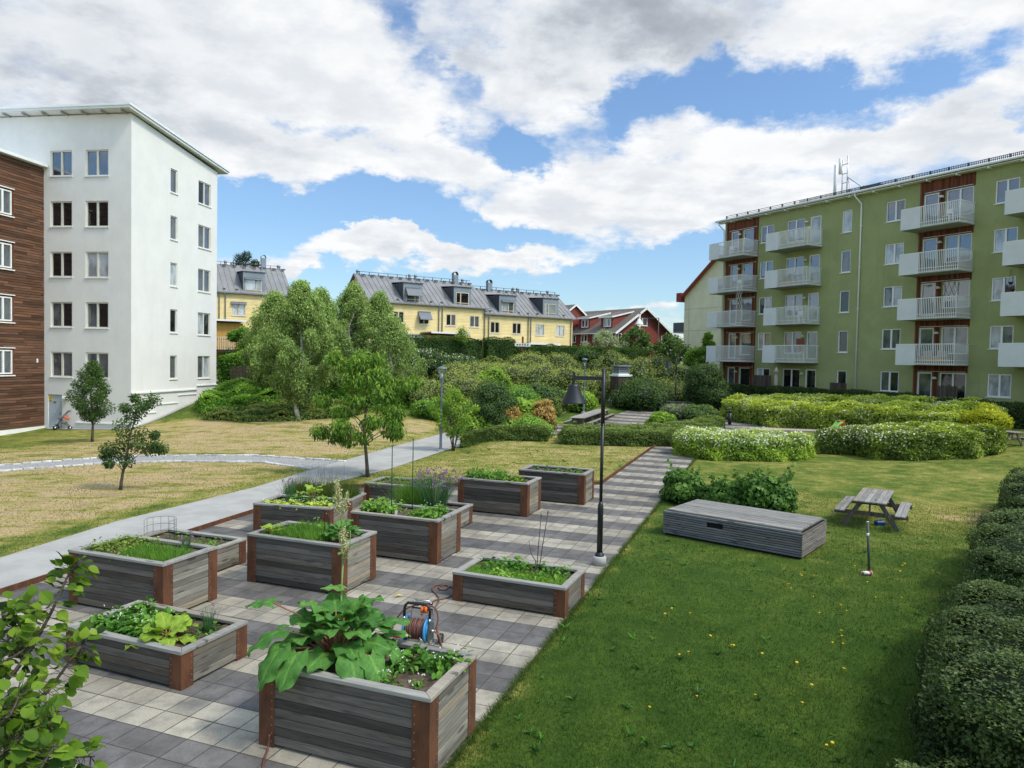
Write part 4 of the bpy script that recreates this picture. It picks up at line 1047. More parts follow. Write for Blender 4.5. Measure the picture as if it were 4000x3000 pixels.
def lowawn(x0, x1, z, label):
    t = empty('terrace_awning', (-6.6, 76, 0), math.pi / 2 - rad(58), label, 'awning', 'grey awnings over the row house terraces')
    mb = MB(); mb.quad((x0, -.05, z), (x1, -.05, z), (x1, -1.3, z - .35), (x0, -1.3, z - .35), t=.5); mb.build('fabric', MAT['awning'], t)
    mb = MB(); mb.box(x0, x1, -1.36, -1.28, z - .47, z - .33, t=.5); mb.build('front_bar', MAT['whitepaint'], t)
lowawn(-8.8, -3.8, 6.75, 'grey awning left of the porch on the first row house'); lowawn(1.0, 4.0, 6.2, 'grey awning right of the porch on the first row house')
lowawn(4.6, 8.0, 5.95, 'grey awning left of the porch on the second row house'); lowawn(12.8, 15.9, 5.7, 'grey awning right of the porch on the second row house')
DK = empty('deck_railing', (-28.9, 75, 0), math.pi / 2 - rad(58), 'cream picket railing of the raised deck below the left yellow house', 'railing')
mb = MB(); x = -6
while x < 6: mb.box(x, x + .09, -3.2, -3.17, 4.7, 6.05); x += .2
mb.build('pickets', MAT['creamwood'], DK)
mb = MB(); mb.box(-6, 6, -3.16, -3.1, 5.7, 5.78, t=.5); mb.box(-6, 6, -3.16, -3.1, 4.9, 4.98, t=.5); mb.build('rails', MAT['fence'], DK)
mb = MB(); mb.box(-6, 6, -3.1, -.5, 4.5, 4.65, t=.3); mb.build('deck', MAT['fence'], DK)
x, y = -20.6, 51.9; PF = empty('picket_fence', (x, y, tz(x, y)), rad(-2), 'grey weathered picket fence against the end of the white block', 'fence')
mb = MB(); k = 0
while k < 2.1: mb.box(k, k + .07, 0, .02, -.3, 1.75 + R.uniform(-.05, .05)); k += .105
k = 0
while k < 2.0: mb.box(2.15, 2.17, k, k + .07, -.3, 1.75 + R.uniform(-.05, .05)); k += .105
mb.build('pickets', MAT['fence'], PF)
mb = MB(); mb.box(0, 2.14, .021, .06, .3, .4); mb.box(0, 2.14, .021, .06, 1.3, 1.4); mb.box(1.0, 1.1, .06, .16, -.3, 1.8); mb.build('rails', MAT['fence'], PF)

# red houses
RH = empty('red_house', (14.4, 100, 0), math.pi / 2 - rad(54), 'dark red clapboard house with a white-trimmed gable and two shed dormers', 'building')
mb = MB(); wo = [(.45, 1.15, 7.1, 8.3), (4.25, 6.3, 9.55, 10.7), (4.9, 5.7, 7.2, 8.28), (9.4, 10.2, 7.1, 8.25)]
wall(mb, 0, 10.9, 3.0, 8.6, [wo[0], wo[2], wo[3]], d=.06); mb.poly([(0, 0, 8.6), (10.9, 0, 8.6), (5.45, 0, 12.0)], t=.5)
wop = [(.5, 1.8, 7.1, 8.25), (3.2, 4.6, 7.1, 8.25), (5.8, 7.2, 7.05, 8.2), (8.4, 9.6, 7.0, 8.15)]
MS = Matrix(((0, 1, 0, 0), (-1, 0, 0, 0), (0, 0, 1, 0), (0, 0, 0, 1)))
mb.M = MS; wall(mb, -18, 0, 3.0, 8.6, [(-b, -a, c, e) for a, b, c, e in wop], d=.06); mb.M = Matrix.Identity(4)
mb.poly([(10.9, 0, 3), (10.9, 18, 3), (10.9, 18, 8.6), (10.9, 0, 8.6)], t=.5); mb.poly([(0, 18, 3), (10.9, 18, 3), (10.9, 18, 8.6), (5.45, 18, 12), (0, 18, 8.6)], t=.5)
mb.build('wall', MAT['redsiding'], RH)
for o, g in zip(wo, (('g_dark',), ('g_curtain', 'g_sky'), ('g_dark',), ('g_dark',))): window(RH, o, Matrix.Translation((0, -.05, 0)), d=.02, panes=len(g), glass=g, sill=True, fw=.1)
for a, b, c, e in wop: window(RH, (-b, -a, c, e), Matrix.Translation((-.05, 0, 0)) @ MS, d=.02, glass=('g_curtain', 'g_dark'), fw=.1)
rf = MB(); sl = 3.4 / 5.45
for s in (1, -1):
    xa = -.6 if s > 0 else 11.5; za = 8.6 - .6 * sl
    a = [(xa, -.7, za), (5.45, -.7, 12.0), (5.45, 18.5, 12.0), (xa, 18.5, za)]; b = [(p[0], p[1], p[2] + .15) for p in a]
    rf.add(a + b, [(0, 1, 2, 3), (7, 6, 5, 4), (0, 4, 5, 1), (1, 5, 6, 2), (2, 6, 7, 3), (3, 7, 4, 0)], t=.5)
rr = rf.build('roof', MAT['tileroof'], RH)
tm = MB()
for xa in (-.65, 11.55): tm.bar((xa, -.74, 8.6 - .65 * sl + .02), (5.45, -.74, 12.06), .07, .28, t=.5)
tm.bar((-.65, -.7, 8.28), (-.65, 18.5, 8.28), .1, .12, t=.5); tm.box(-.02, .1, -.04, .02, 3, 8.3, t=.5); tm.build('roof_trim', MAT['whitepaint'], RH)
for y0, y1 in ((1.2, 3.6), (6.0, 8.4)):
    m = MB(); xf = .55; zf = 8.6 + xf * sl; z1 = 10.6
    m.poly([(xf, y0, zf), (xf, y1, zf), (xf, y1, z1), (xf, y0, z1)][::-1], t=.5)
    for y in (y0, y1): m.poly([(xf, y, zf), (xf, y, z1), (4.2, y, 11.22)], t=.5)
    dm = m.build('dormer', MAT['redsiding'], RH)
    m = MB(); m.box(xf - .36, xf - .30, y0 - .2, y1 + .2, z1 - .08, z1 + .14, t=.5); m.bar((xf - .3, y0 - .22, z1 + .03), (4.6, y0 - .22, 11.6), .05, .2, t=.5); m.bar((xf - .3, y1 + .22, z1 + .03), (4.6, y1 + .22, 11.6), .05, .2, t=.5); m.build('dormer_trim', MAT['whitepaint'], dm)
    m = MB(); m.add([(xf - .3, y0 - .2, z1 - .05), (xf - .3, y1 + .2, z1 - .05), (4.6, y1 + .2, 11.55), (4.6, y0 - .2, 11.55), (xf - .3, y0 - .2, z1 + .12), (xf - .3, y1 + .2, z1 + .12), (4.6, y1 + .2, 11.7), (4.6, y0 - .2, 11.7)],
        [(0, 1, 2, 3), (7, 6, 5, 4), (0, 4, 5, 1), (1, 5, 6, 2), (2, 6, 7, 3), (3, 7, 4, 0)], t=.5); m.build('dormer_roof', MAT['tileroof'], dm)
    window(RH, (-y0 - 1.75, -y0 - .3, zf + .35, z1 - .15), Matrix.Translation((xf - .05, 0, 0)) @ MS, d=.02, glass=('g_sky', 'g_curtain'), fw=.1)
RH2 = pitched('red_house', 'second dark red house whose gable peeks out behind the yellow row', (10.2, 113.5), -36, -4, 4.5, 9.9, 12.7, 8, 3, 'redsiding', 'tileroof', seams=0, trim='whitepaint')
# rooftop glimpsed behind the birches
BR2 = pitched('brown_roofed_house', 'low house with a dark tiled roof glimpsed between the birch tops', (-14.5, 96), 60, -6, 6, 9.6, 12.5, 9, 3, 'whiteplaster', 'tileroof', seams=0, trim='whitepaint')

# pale green building with a red roof, parallel to the green block
PA = 150.8
PG = empty('pale_green_building', (23.5, 98, 0), math.pi / 2 - rad(PA), 'pale green plastered building with a red gable roof behind the green block', 'building')
PW = 16.5; PX0 = 0.0
wo = [(PGW[0], PGW[1], PGW[2], PGW[3]) for PGW in ((7.6, 9.0, 12.05, 13.95), (7.8, 9.1, 8.95, 9.55), (7.8, 9.3, 5.4, 7.0))]
ze, za, xa = 13.35, 18.2, 6.4
mb = MB(); wall(mb, 0, PW, 1.5, 13.35, [(wo[0][0], wo[0][1], 12.05, 13.3), wo[1], wo[2]], d=.1)
mb.poly([(0, 0, 13.35), (PW, 0, 13.35), (PW, 0, 13.6), (xa, 0, za), (0, 0, ze)], t=.5)
mb.poly([(0, 0, 1.5), (0, 0, ze), (0, 16, ze), (0, 16, 1.5)], t=.5); mb.poly([(PW, 0, 1.5), (PW, 16, 1.5), (PW, 16, 13.6), (PW, 0, 13.6)], t=.5)
mb.build('wall', MAT['paleplaster'], PG)
for o in ((wo[0][0], wo[0][1], 12.05, 13.3), wo[1], wo[2]): window(PG, o, None, panes=1, glass=('g_curtain',))
for z in (5.7, 8.65, 11.6): mb = MB(); mb.box(.0, PW, -.012, -.002, z, z + .05, t=.5); mb.build('joint_line', MAT['concrete'], PG)
mb = MB(); mb.box(.9, .95, -.012, -.002, 1.5, 13.3, t=.5); mb.build('joint_line', MAT['concrete'], PG)
def slopez(x): return ze + (za - ze) * x / xa if x < xa else za + (13.6 - za) * (x - xa) / (PW - xa)
rf = MB()
for x0, x1 in ((-.7, xa), (PW + .7, xa)):
    z0 = slopez(x0); a = [(x0, -.5, z0), (xa, -.5, za), (xa, 16.5, za), (x0, 16.5, z0)]; b = [(p[0], p[1], p[2] + .16) for p in a]
    rf.add(a + b, [(0, 1, 2, 3), (7, 6, 5, 4), (0, 4, 5, 1), (1, 5, 6, 2), (2, 6, 7, 3), (3, 7, 4, 0)], t=.5)
rr = rf.build('roof', MAT['redroof'], PG)
sm = MB(); y = -.3
while y < 16: sm.bar((PW + .7, y, slopez(PW + .7) + .18), (xa, y, za + .18), .06, .06, t=.5); y += .6
sm.build('roof_seams', MAT['redroof'], rr)
tm = MB(); tm.bar((-.72, -.55, slopez(-.7) + .05), (xa, -.55, za + .05), .08, .30, t=.5); tm.bar((PW + .72, -.55, slopez(PW + .7) + .05), (xa, -.55, za + .05), .08, .30, t=.5); tm.build('verge_trim', MAT['darkredroof'], PG)
tm = MB(); tm.box(-1.0, -.1, -.6, 2.2, 12.7, 13.9, t=.5); tm.build('eaves_box', MAT['darkredroof'], PG)
for z in (8.5, 5.2):
    mb = MB(); mb.box(-3.2, -.01, 1.0, 5.0, z, z + .18, t=.5); b = mb.build('balcony', MAT['underslab'], PG)
    mb = MB(); mb.box(-3.24, -3.2, 1.0, 5.0, z + .1, z + 1.45, t=.5); mb.box(-3.2, -.01, .96, 1.0, z + .2, z + 1.45, t=.5); mb.build('railing', mat('dark_glass_rail', (.10, .12, .14), .3, .1, 4), b)
# ------------------------------------------------------------------ street furniture and loose things
def on(x, y, dz=0.0): return (x, y, tz(x, y) + dz)

# black shaded lamps
def black_lamp(loc, rz, label):
    t = empty('street_lamp', loc, rz, label, 'lamp', 'black lamps with a cone shade on a side arm')
    mb = MB(); mb.lathe([(0, .0), (.145, .0), (.145, .19), (.12, .21), (.06, .215)], 20, t=.5); mb.build('footing', MAT['concrete'], t)
    mb = MB(); mb.lathe([(.10, .212), (.09, .25), (.062, .29)], 16, t=.5); mb.tube([(0, 0, .22), (0, 0, 1.22), (0, 0, 1.3), (0, 0, 1.36)], [.060, .060, .055, .034], 14, t=.5)
    mb.tube([(0, 0, 1.35), (0, 0, 3.0)], .034, 12, t=.5); mb.tube([(0, 0, 2.95), (0, 0, 4.14)], .042, 4, t=.5); mb.build('pole', MAT['blackmetal'], t)
    mb = MB(); mb.box(-.62, .0, -.02, .02, 3.90, 3.98, t=.5); mb.box(-.645, -.60, -.022, .022, 3.72, 4.06, t=.5); mb.build('arm', MAT['blackmetal'], t)
    mb = MB(); mb.lathe([(.0, 3.80), (.105, 3.80), (.115, 3.76), (.115, 3.72), (.265, 3.42), (.27, 3.405), (.262, 3.405), (.11, 3.70), (.0, 3.72)], 32, -.62, 0, t=.5)
    for a in (0, 2.1, 4.2): mb.tube([(-.62 + .09 * math.cos(a), .09 * math.sin(a), 3.79), (-.62 + .09 * math.cos(a), .09 * math.sin(a), 3.85), (-.62 + .05 * math.cos(a), .05 * math.sin(a), 3.87)], .006, 5, t=.5)
    mb.build('lamp_shade', MAT['blackmetal'], t)
    mb = MB(); mb.lathe([(0, 3.60), (.05, 3.58), (.07, 3.64), (.05, 3.70), (0, 3.71)], 12, -.62, 0, t=.5); mb.build('bulb', MAT['whitepaint'], t)
    return t
L1 = black_lamp((1.91, 14.79, .0), rad(-12), 'black cone-shaded lamp on a tall pole at the edge of the patio and the lawn')
def lamp_copy(src, loc, rz, label):
    c = copy_tree(src); c.location = loc; c.rotation_euler = (0, 0, rz); c['label'] = label; return c
lamp_copy(L1, on(12.18, 52.76), rad(5), 'black cone-shaded lamp on the barbecue terrace beside the dark bushes')
lamp_copy(L1, (-9.35, 61.5, tz(-9.35, 61.5) - .1), rad(185), 'black cone-shaded lamp half hidden by the birches below the yellow houses')

def grey_lamp(loc, label):
    t = empty('path_lamp', loc, 0, label, 'lamp', 'grey-blue lamps with a glass head')
    mb = MB(); mb.lathe([(0, -.02), (.17, -.02), (.17, .07), (.10, .09), (0, .09)], 18, t=.5); mb.build('footing', MAT['concrete'], t)
    mb = MB(); mb.lathe([(.10, .09), (.075, .12), (.065, .16), (.062, 1.2), (.048, 1.35), (.040, 3.0), (.05, 3.12), (.10, 3.34)], 14, t=.5); mb.build('pole', MAT['greylamp'], t)
    mb = MB(); mb.lathe([(.095, 3.33), (.11, 3.37), (.20, 3.78)], 20, t=.5)
    m, nt, N, L = nodes('lamp_glass') if 'lampglass' not in MAT else (None,) * 4
    if m:
        g = G(nt); a = N.new('ShaderNodeBsdfTransparent'); a.inputs[0].default_value = (.85, .9, .92, 1); b = N.new('ShaderNodeBsdfGlossy'); b.inputs['Roughness'].default_value = .05
        mx = N.new('ShaderNodeMixShader'); mx.inputs[0].default_value = .22; L.new(a.outputs[0], mx.inputs[1]); L.new(b.outputs[0], mx.inputs[2]); g.out(mx.outputs[0]); MAT['lampglass'] = m
    mb.build('glass', MAT['lampglass'], t)
    mb = MB()
    for a in range(4):
        c, s = math.cos(a * math.pi / 2 + .6), math.sin(a * math.pi / 2 + .6); mb.bar((.10 * c, .10 * s, 3.33), (.205 * c, .205 * s, 3.80), .016, .016, t=.5)
    mb.build('cage', MAT['greylamp'], t)
    mb = MB(); mb.lathe([(.0, 3.93), (.12, 3.90), (.225, 3.83), (.235, 3.79), (.20, 3.775), (0, 3.78)], 24, t=.5); mb.build('cap', MAT['greylamp'], t)
    mb = MB(); mb.lathe([(0, 3.36), (.055, 3.38), (.05, 3.58), (0, 3.62)], 10, t=.5); mb.build('bulb', MAT['whitepaint'], t)
    return t
q = at(1721, 1763)
g1 = grey_lamp((q[0], q[1], .0), 'grey-blue lamp with a glass head standing beside the asphalt path')
lamp_copy(g1, (5.15, 50.6, tz(5.15, 50.6) + .15), 0, 'grey-blue lamp with a glass head among the shrubs behind the long picnic table')
WLp = empty('street_lamp', (17.4, 92.0, tz(17.4, 92)), 0, 'white-shaded lamp on a thin grey mast in front of the red gable', 'lamp')
mb = MB(); mb.tube([(1.4, 0, 0), (1.4, 0, 6.4)], .06, 8, t=.5); mb.bar((-1.2, 0, 6.3), (1.4, 0, 6.35), .06, .06, t=.5); mb.build('pole', MAT['steelgrey'], WLp)
mb = MB(); mb.lathe([(0, 6.25), (.12, 6.2), (.55, 5.5), (.56, 5.45), (0, 5.6)], 16, -1.1, 0, t=.5); mb.build('lamp_shade', MAT['whitepaint'], WLp)
FP = empty('flagpole', (16.6, 93.5, tz(16.6, 93.5)), 0, 'bare pale pole standing in front of the red gable window', 'pole')
mb = MB(); mb.tube([(0, 0, 0), (0, 0, 6.9)], .11, 10, t=.5); mb.build('mast', MAT['offwhite'], FP)
mb = MB(); mb.lathe([(.11, 6.9), (.14, 6.95), (0, 7.1)], 10, t=.5); mb.build('finial', MAT['blackmetal'], FP)

# slatted storage box
BX = empty('storage_box', (3.86, 17.62, .0), rad(-39.0), 'long weathered slatted timber storage box on the lawn in front of the currant bushes', 'storage box')
Lb, Db, Hb = 3.33, 1.86, .60
mb = MB(); ns = 10; ph = (Hb - .05) / ns
slot = (1.13, 1.53)
for k in range(ns):
    z0 = .05 + k * ph + .006; z1 = z0 + ph - .014
    for a, b in (((.0, slot[0]), (slot[1], Lb)) if k in (6, 7) else ((.0, Lb),)):
        mb.box(a, b, 0, .022, z0, z1)
mb.build('front_slats', MAT['boxwood'], BX, bevel=.003)
bew = wood('box_end_plank', (.19, .175, .155), (.11, .10, .092), 'Y')
for xe in (-.022, Lb + .001):
    mb = MB()
    for k in range(ns): z0 = .05 + k * ph + .006; mb.box(xe, xe + .021, .0, Db, z0, z0 + ph - .014)
    mb.build('end_slats', bew, BX, bevel=.003)
mb = MB()
for k in range(ns): z0 = .05 + k * ph + .006; mb.box(0, Lb, Db - .022, Db, z0, z0 + ph - .014)
mb.build('rear_slats', MAT['boxwood'], BX, bevel=.003)
mb = MB(); mb.box(.03, Lb - .03, .03, Db - .03, .0, Hb - .02, t=.0); mb.build('inner_body', mat('dark_gap', (.012, .011, .010), 1, .2, 5), BX)
mb = MB(); n = 28; w = (Db - .08) / n
for k in range(n): mb.box(.06, Lb - .06, .04 + k * w + .003, .04 + (k + 1) * w - .003, Hb + .0, Hb + .045)
mb.build('lid', MAT['boxtop'], BX, bevel=.002)
mb = MB(); mb.box(.0, Lb, .0, .035, Hb - .012, Hb + .002); mb.box(0, Lb, Db - .035, Db, Hb - .012, Hb + .002); mb.build('top_rail', MAT['boxtop'], BX)

# picnic tables: local y runs along the planks
def picnic(loc, rz, label, Lt, leaves=6, Wt=.80, group=None):
    t = empty('picnic_table', loc, rz, label, 'picnic table', group)
    mb = MB(); w = Wt / leaves
    for k in range(leaves): mb.box(-Wt / 2 + k * w + .004, -Wt / 2 + (k + 1) * w - .004, 0, Lt, .715, .75)
    mb.build('tabletop', MAT['table'], t, bevel=.004)
    for s in (-1, 1):
        mb = MB()
        for k in range(2): x0 = s * .72 - .13 + k * .13; mb.box(x0 + .004, x0 + .126, 0, Lt, .425, .46)
        mb.build('bench', MAT['table'], t, bevel=.004)
    n = 2 if Lt < 3 else int(Lt / 1.75)
    for k in range(n):
        y = .32 + (Lt - .64) * k / (n - 1)
        for s in (-1, 1):
            mb = MB(); mb.bar((s * .22, y, .70), (s * .66, y, .0), .115, .045, up=(0, 1, 0)); mb.build('leg', MAT['tleg'], t)
            b_ = MB()
            for dz in (.0, .045): b_.tube([(s * (.44 + dz * .6), y - .03, .36 - dz), (s * (.44 + dz * .6), y - .036, .36 - dz)], .010, 6, t=.5)
            b_.build('bolt', MAT['silver'], t)
        mb = MB(); mb.box(-.88, .88, y + .025, y + .065, .315, .425, t=.4); mb.box(-.38, .38, y + .025, y + .065, .62, .71, t=.4); mb.box(-.04, .0, y + .02, y + .06, .42, .62, t=.4); mb.build('crossbeam', MAT['tleg'], t)
    return t
PT = picnic((9.44, 18.52, tz(9.44, 18.5)), rad(-32.5), 'weathered wooden picnic table with attached benches on the open lawn', 2.35, group='picnic tables')
LT = picnic((3.95, 42.9, tz(3.95, 42.9) + .05), rad(-18), 'long weathered picnic table with attached benches on the paved barbecue terrace', 8.7, 5, .95, group='picnic tables')
q = at(3985, 1640); t3 = copy_tree(PT); t3.location = (24.3, 33.8, tz(24.3, 33.8)); t3.rotation_euler = (0, 0, rad(20)); t3['label'] = 'picnic table half hidden behind the yellow-leaved shrub at the right edge'

BQ = empty('barbecue', (12.05, 51.0, tz(12.05, 51.0) + .04), rad(-20), 'black steel charcoal barbecue with a shelf on the terrace', 'barbecue')
mb = MB(); mb.box(-.85, .85, -.4, .4, .78, 1.0, t=.5); mb.box(-.9, .9, -.45, .45, 1.0, 1.03, t=.5); mb.build('body', MAT['blackmetal'], BQ)
for sx in (-1, 1):
    for sy in (-1, 1): mb = MB(); mb.box(sx * .8 - .04, sx * .8 + .04, sy * .35 - .04, sy * .35 + .04, 0, .78, t=.5); mb.build('leg', MAT['blackmetal'], BQ)
mb = MB(); mb.box(-.8, .8, -.35, .35, .3, .34, t=.5); mb.build('shelf', MAT['steelgrey'], BQ)

# ventilation tower
VT = empty('ventilation_tower', (8.65, 56.6, tz(8.65, 56.6)), rad(25), 'slatted wooden ventilation tower with a grey metal hood behind the terrace', 'ventilation tower')
mb = MB(); mb.box(-.62, .62, -.62, .62, -.2, .42, t=.5); mb.build('base', MAT['concrete'], VT)
mb = MB(); mb.box(-.68, .68, -.68, .68, .42, .60, t=.5); mb.build('base_trim', MAT['whitepaint'], VT)
mb = MB(); mb.box(-.66, .66, -.66, .66, 2.42, 2.56, t=.5); mb.box(-.5, .5, -.5, .5, 2.56, 2.64, t=.5); mb.build('white_trim', MAT['whitepaint'], VT)
mb = MB()
for k in range(13):
    a = -.56 + k * .0885
    for s in (-.59, .57):
        mb.box(a, a + .06, s, s + .025, .60, 2.42); mb.box(s, s + .025, a, a + .06, .60, 2.42)
mb.build('slats', MAT['fence'], VT)
mb = MB(); mb.box(-.55, .55, -.55, .55, .60, 2.42, t=.5); mb.build('core', MAT['creamwood'], VT)
mb = MB(); mb.box(-.43, .43, -.43, .43, 2.64, 3.2, t=.5); mb.box(-.6, .6, -.6, .6, 3.2, 3.30, t=.5); mb.build('hood', MAT['metalgrey'], VT)
mb = MB()
for z in (2.80, 2.94, 3.08): mb.box(-.36, .36, -.45, -.43, z, z + .05, t=.5); mb.box(-.45, -.43, -.36, .36, z, z + .05, t=.5)
mb.build('louvres', MAT['metaldark'], VT)

BO = empty('bollard_lamp', on(*at(2850, 1660)), 0, 'black bollard light left of the big flowering hedge bed', 'bollard')
mb = MB(); mb.tube([(0, 0, 0), (0, 0, .78)], .11, 14, t=.5); mb.build('body', MAT['blackmetal'], BO)
mb = MB(); mb.lathe([(.085, .78), (.085, .86), (.13, .87), (.12, .93), (.06, .98), (0, .99)], 14, t=.5); mb.build('cap', MAT['blackmetal'], BO)

# metal gate/railing by the terrace, wooden deck steps
RL = empty('metal_railing', on(14.2, 58.5), rad(10), 'black metal railing behind the lamp on the terrace', 'railing')
mb = MB(); k = 0
while k < 2.2: mb.box(k, k + .02, 0, .02, .08, 1.0, t=.5); k += .12
mb.build('bars', MAT['blackmetal'], RL)
mb = MB(); mb.box(0, 2.2, -.01, .03, 1.0, 1.04, t=.5); mb.box(0, 2.2, -.01, .03, .08, .12, t=.5); mb.box(0, .04, -.01, .03, -.2, 1.0, t=.5); mb.box(2.2, 2.24, -.01, .03, -.2, 1.04, t=.5); mb.build('rails', MAT['blackmetal'], RL)
DS = empty('timber_deck', (-5.9, 60.0, 2.95), rad(-10), 'weathered timber steps between the flowering roses and the willows', 'deck')
mb = MB()
for k in range(6): mb.box(0, 2.4, k * .30, k * .30 + .285, -.2 + .03 * k, .0 + .03 * k)
mb.build('boards', MAT['boxtop'], DS)
mb = MB(); mb.box(2.42, 2.5, 0, 1.8, -.6, .3, t=.5); mb.build('side_board', MAT['tleg'], DS)

# slide by the sandpit
q = at(3270, 1700); SL = empty('toy_slide', on(q[0], q[1]), rad(12), 'small green and red toy slide beside the sandpit', 'slide')
mb = MB(); pr = [(-.78, .04), (-.62, .07), (-.3, .32), (.0, .66), (.14, .74), (.26, .74)]
for (a, za), (b, zb) in zip(pr[:-1], pr[1:]):
    mb.add([(a, -.17, za), (a, .17, za), (b, .17, zb), (b, -.17, zb), (a, -.17, za - .03), (a, .17, za - .03), (b, .17, zb - .03), (b, -.17, zb - .03)], [(3, 2, 1, 0), (4, 5, 6, 7), (0, 1, 5, 4), (2, 3, 7, 6)], t=.5)
    for s in (-.19, .17): mb.add([(a, s, za - .04), (a, s + .02, za - .04), (b, s + .02, zb - .04), (b, s, zb - .04), (a, s, za + .11), (a, s + .02, za + .11), (b, s + .02, zb + .11), (b, s, zb + .11)], [(0, 1, 2, 3), (7, 6, 5, 4), (0, 4, 5, 1), (1, 5, 6, 2), (2, 6, 7, 3), (3, 7, 4, 0)], t=.5)
mb.build('chute', MAT['limepl'], SL)
mb = MB(); 
for s in (-.2, .16): mb.bar((.24, s + .02, .80), (.66, s + .02, .0), .04, .07, t=.5)
for k in range(3): mb.bar((.34 + .11 * k, -.18, .58 - .2 * k), (.34 + .11 * k, .18, .58 - .2 * k), .05, .03, t=.5)
mb.build('ladder', MAT['redpl'], SL)
mb = MB(); mb.box(.10, .30, -.2, .2, .80, .84, t=.5); mb.build('grab_bar', MAT['orangepl'], SL)
for px, py, m, nm, lb in ((3237, 1690, 'redpl', 'toy_ball', 'tiny red ball at the foot of the toy slide'), (3026, 1667, 'bluepl', 'toy_bucket', 'tiny blue toy bucket lying in the sandpit')):
    x, y = at(px, py); mb = MB(); mb.lathe([(0, 0), (.07, .02), (.1, .09), (.07, .17), (0, .19)], 10, t=.5); o = mb.build(nm, MAT[m]); o.location = on(x, y); tag(o, lb, 'toy')

# green-grey post with a can, blue box under the picnic table, litter
PO = empty('steel_post', (7.48, 14.57, 0), 0, 'thin grey-green steel post standing alone on the lawn', 'post')
mb = MB(); mb.tube([(0, 0, 0), (-.07, .01, 1.08)], .024, 10, t=.5); mb.build('pole', MAT['steelgrey'], PO)
mb = MB(); mb.tube([(-.0698, .01, 1.075), (-.0715, .01, 1.10)], .026, 10, t=.5); mb.build('cap', MAT['silver'], PO)
mb = MB(); mb.tube([(-.0518, .0075, .80), (-.0557, .008, .86)], .0255, 10, t=.5); mb.build('sticker', MAT['whitepaint'], PO)
CN = empty('paper_cup', (7.38, 14.50, .05), rad(10), 'red and white paper cup lying at the foot of the steel post', 'cup')
m, nt, N, L = nodes('cup_print'); g = G(nt); x, y, z = g.sep(g.coord()); c = g.mix(g.mrange(g.math('SINE', g.math('ADD', g.math('MULTIPLY', x, 30.0), g.math('MULTIPLY', y, 25.0))), -.1, .1), (.72, .70, .68), (.42, .06, .07)); g.out(g.bsdf(c, .6).outputs[0])
mb = MB(); mb.tube([(-.10, 0, 0), (.10, -.02, 0)], [.034, .044], 14, t=.5); mb.build('sleeve', m, CN)
mb = MB(); mb.tube([(.098, -.02, 0), (.106, -.021, 0)], .047, 14, t=.5); mb.build('cup_rim', MAT['whitepaint'], CN)
BL_ = empty('blue_box', (10.06, 19.15, tz(10, 19.3)), rad(5), 'small dark blue plastic box under the picnic table', 'box')
mb = MB(); mb.add([(-.13, -.09, 0), (.13, -.09, 0), (.13, .09, 0), (-.13, .09, 0), (-.15, -.11, .12), (.15, -.11, .12), (.15, .11, .12), (-.15, .11, .12), (-.10, -.07, .16), (.10, -.07, .16), (.10, .07, .16), (-.10, .07, .16)],
    [(3, 2, 1, 0), (0, 1, 5, 4), (1, 2, 6, 5), (2, 3, 7, 6), (3, 0, 4, 7), (4, 5, 9, 8), (5, 6, 10, 9), (6, 7, 11, 10), (7, 4, 8, 11), (8, 9, 10, 11)], t=.5); mb.build('body', MAT['bluebox'], BL_); BL_.scale = (.78, .78, .8)
mb = MB(); mb.box(.0, .05, -.02, .02, .16, .19, t=.5); mb.build('handle', MAT['bluebox'], BL_)
x, y = at(3757, 2281, 0); mb = MB(); mb.add([(0, 0, .03), (.14, .02, .05), (.05, .10, .02), (.10, -.05, .04)], [(0, 1, 2), (0, 3, 1)], t=.5); o = mb.build('paper_scrap', mat('pink_paper', (.7, .35, .32), .8, .1, 9)); o.location = (x, y, .02); tag(o, 'crumpled pink paper scrap on the grass beside the dark hedge', 'litter')
x, y = at(1556, 2337, 0); mb = MB(); mb.add([(-.07, -.03, .03), (.0, -.045, .045), (.09, 0, .03), (.0, .045, .04)], [(0, 1, 2, 3)], t=.5); o = mb.build('fallen_leaf', mat('yellow_leaf', (.70, .50, .10), .7, .2, 9)); o.location = (x, y, .024); tag(o, 'fallen yellow leaf lying on the pavers near the hose reel', 'leaf')

# cut flower boxes and stroller at the white block
q = (-22.5 + 4.15 * -.989 + .35 * -.146 * 1, 41.9 + 4.15 * .146 - .5)
STR = empty('pushchair', (q[0], q[1], tz(*q) + .0), rad(20), 'folded orange and grey pushchair parked beside the grey door', 'pushchair')
mb = MB(); mb.tube([(-.35, 0, .12), (-.1, 0, .55), (.15, 0, .95), (.32, 0, 1.12), (.40, 0, 1.1)], .018, 6, t=.5); mb.tube([(-.35, .4, .12), (-.1, .4, .55), (.15, .4, .95), (.32, .4, 1.12), (.40, .4, 1.1)], .018, 6, t=.5); mb.tube([(.4, 0, 1.1), (.4, .4, 1.1)], .02, 6, t=.5)
mb.tube([(.4, 0, .12), (-.25, 0, .7)], .018, 6, t=.5); mb.tube([(.4, .4, .12), (-.25, .4, .7)], .018, 6, t=.5); mb.build('frame', MAT['blackmetal'], STR)
mb = MB(); mb.box(-.3, .25, .04, .36, .34, .46, M=Matrix.Rotation(-.25, 4, 'Y')); mb.build('seat', MAT['awning'], STR, bevel=.04)
mb = MB(); mb.box(-.34, -.02, .05, .35, .62, .74, M=Matrix.Rotation(.5, 4, 'Y')); mb.build('hood', mat('orange_cloth', (.55, .12, .05), .9, .1, 5), STR, bevel=.03)
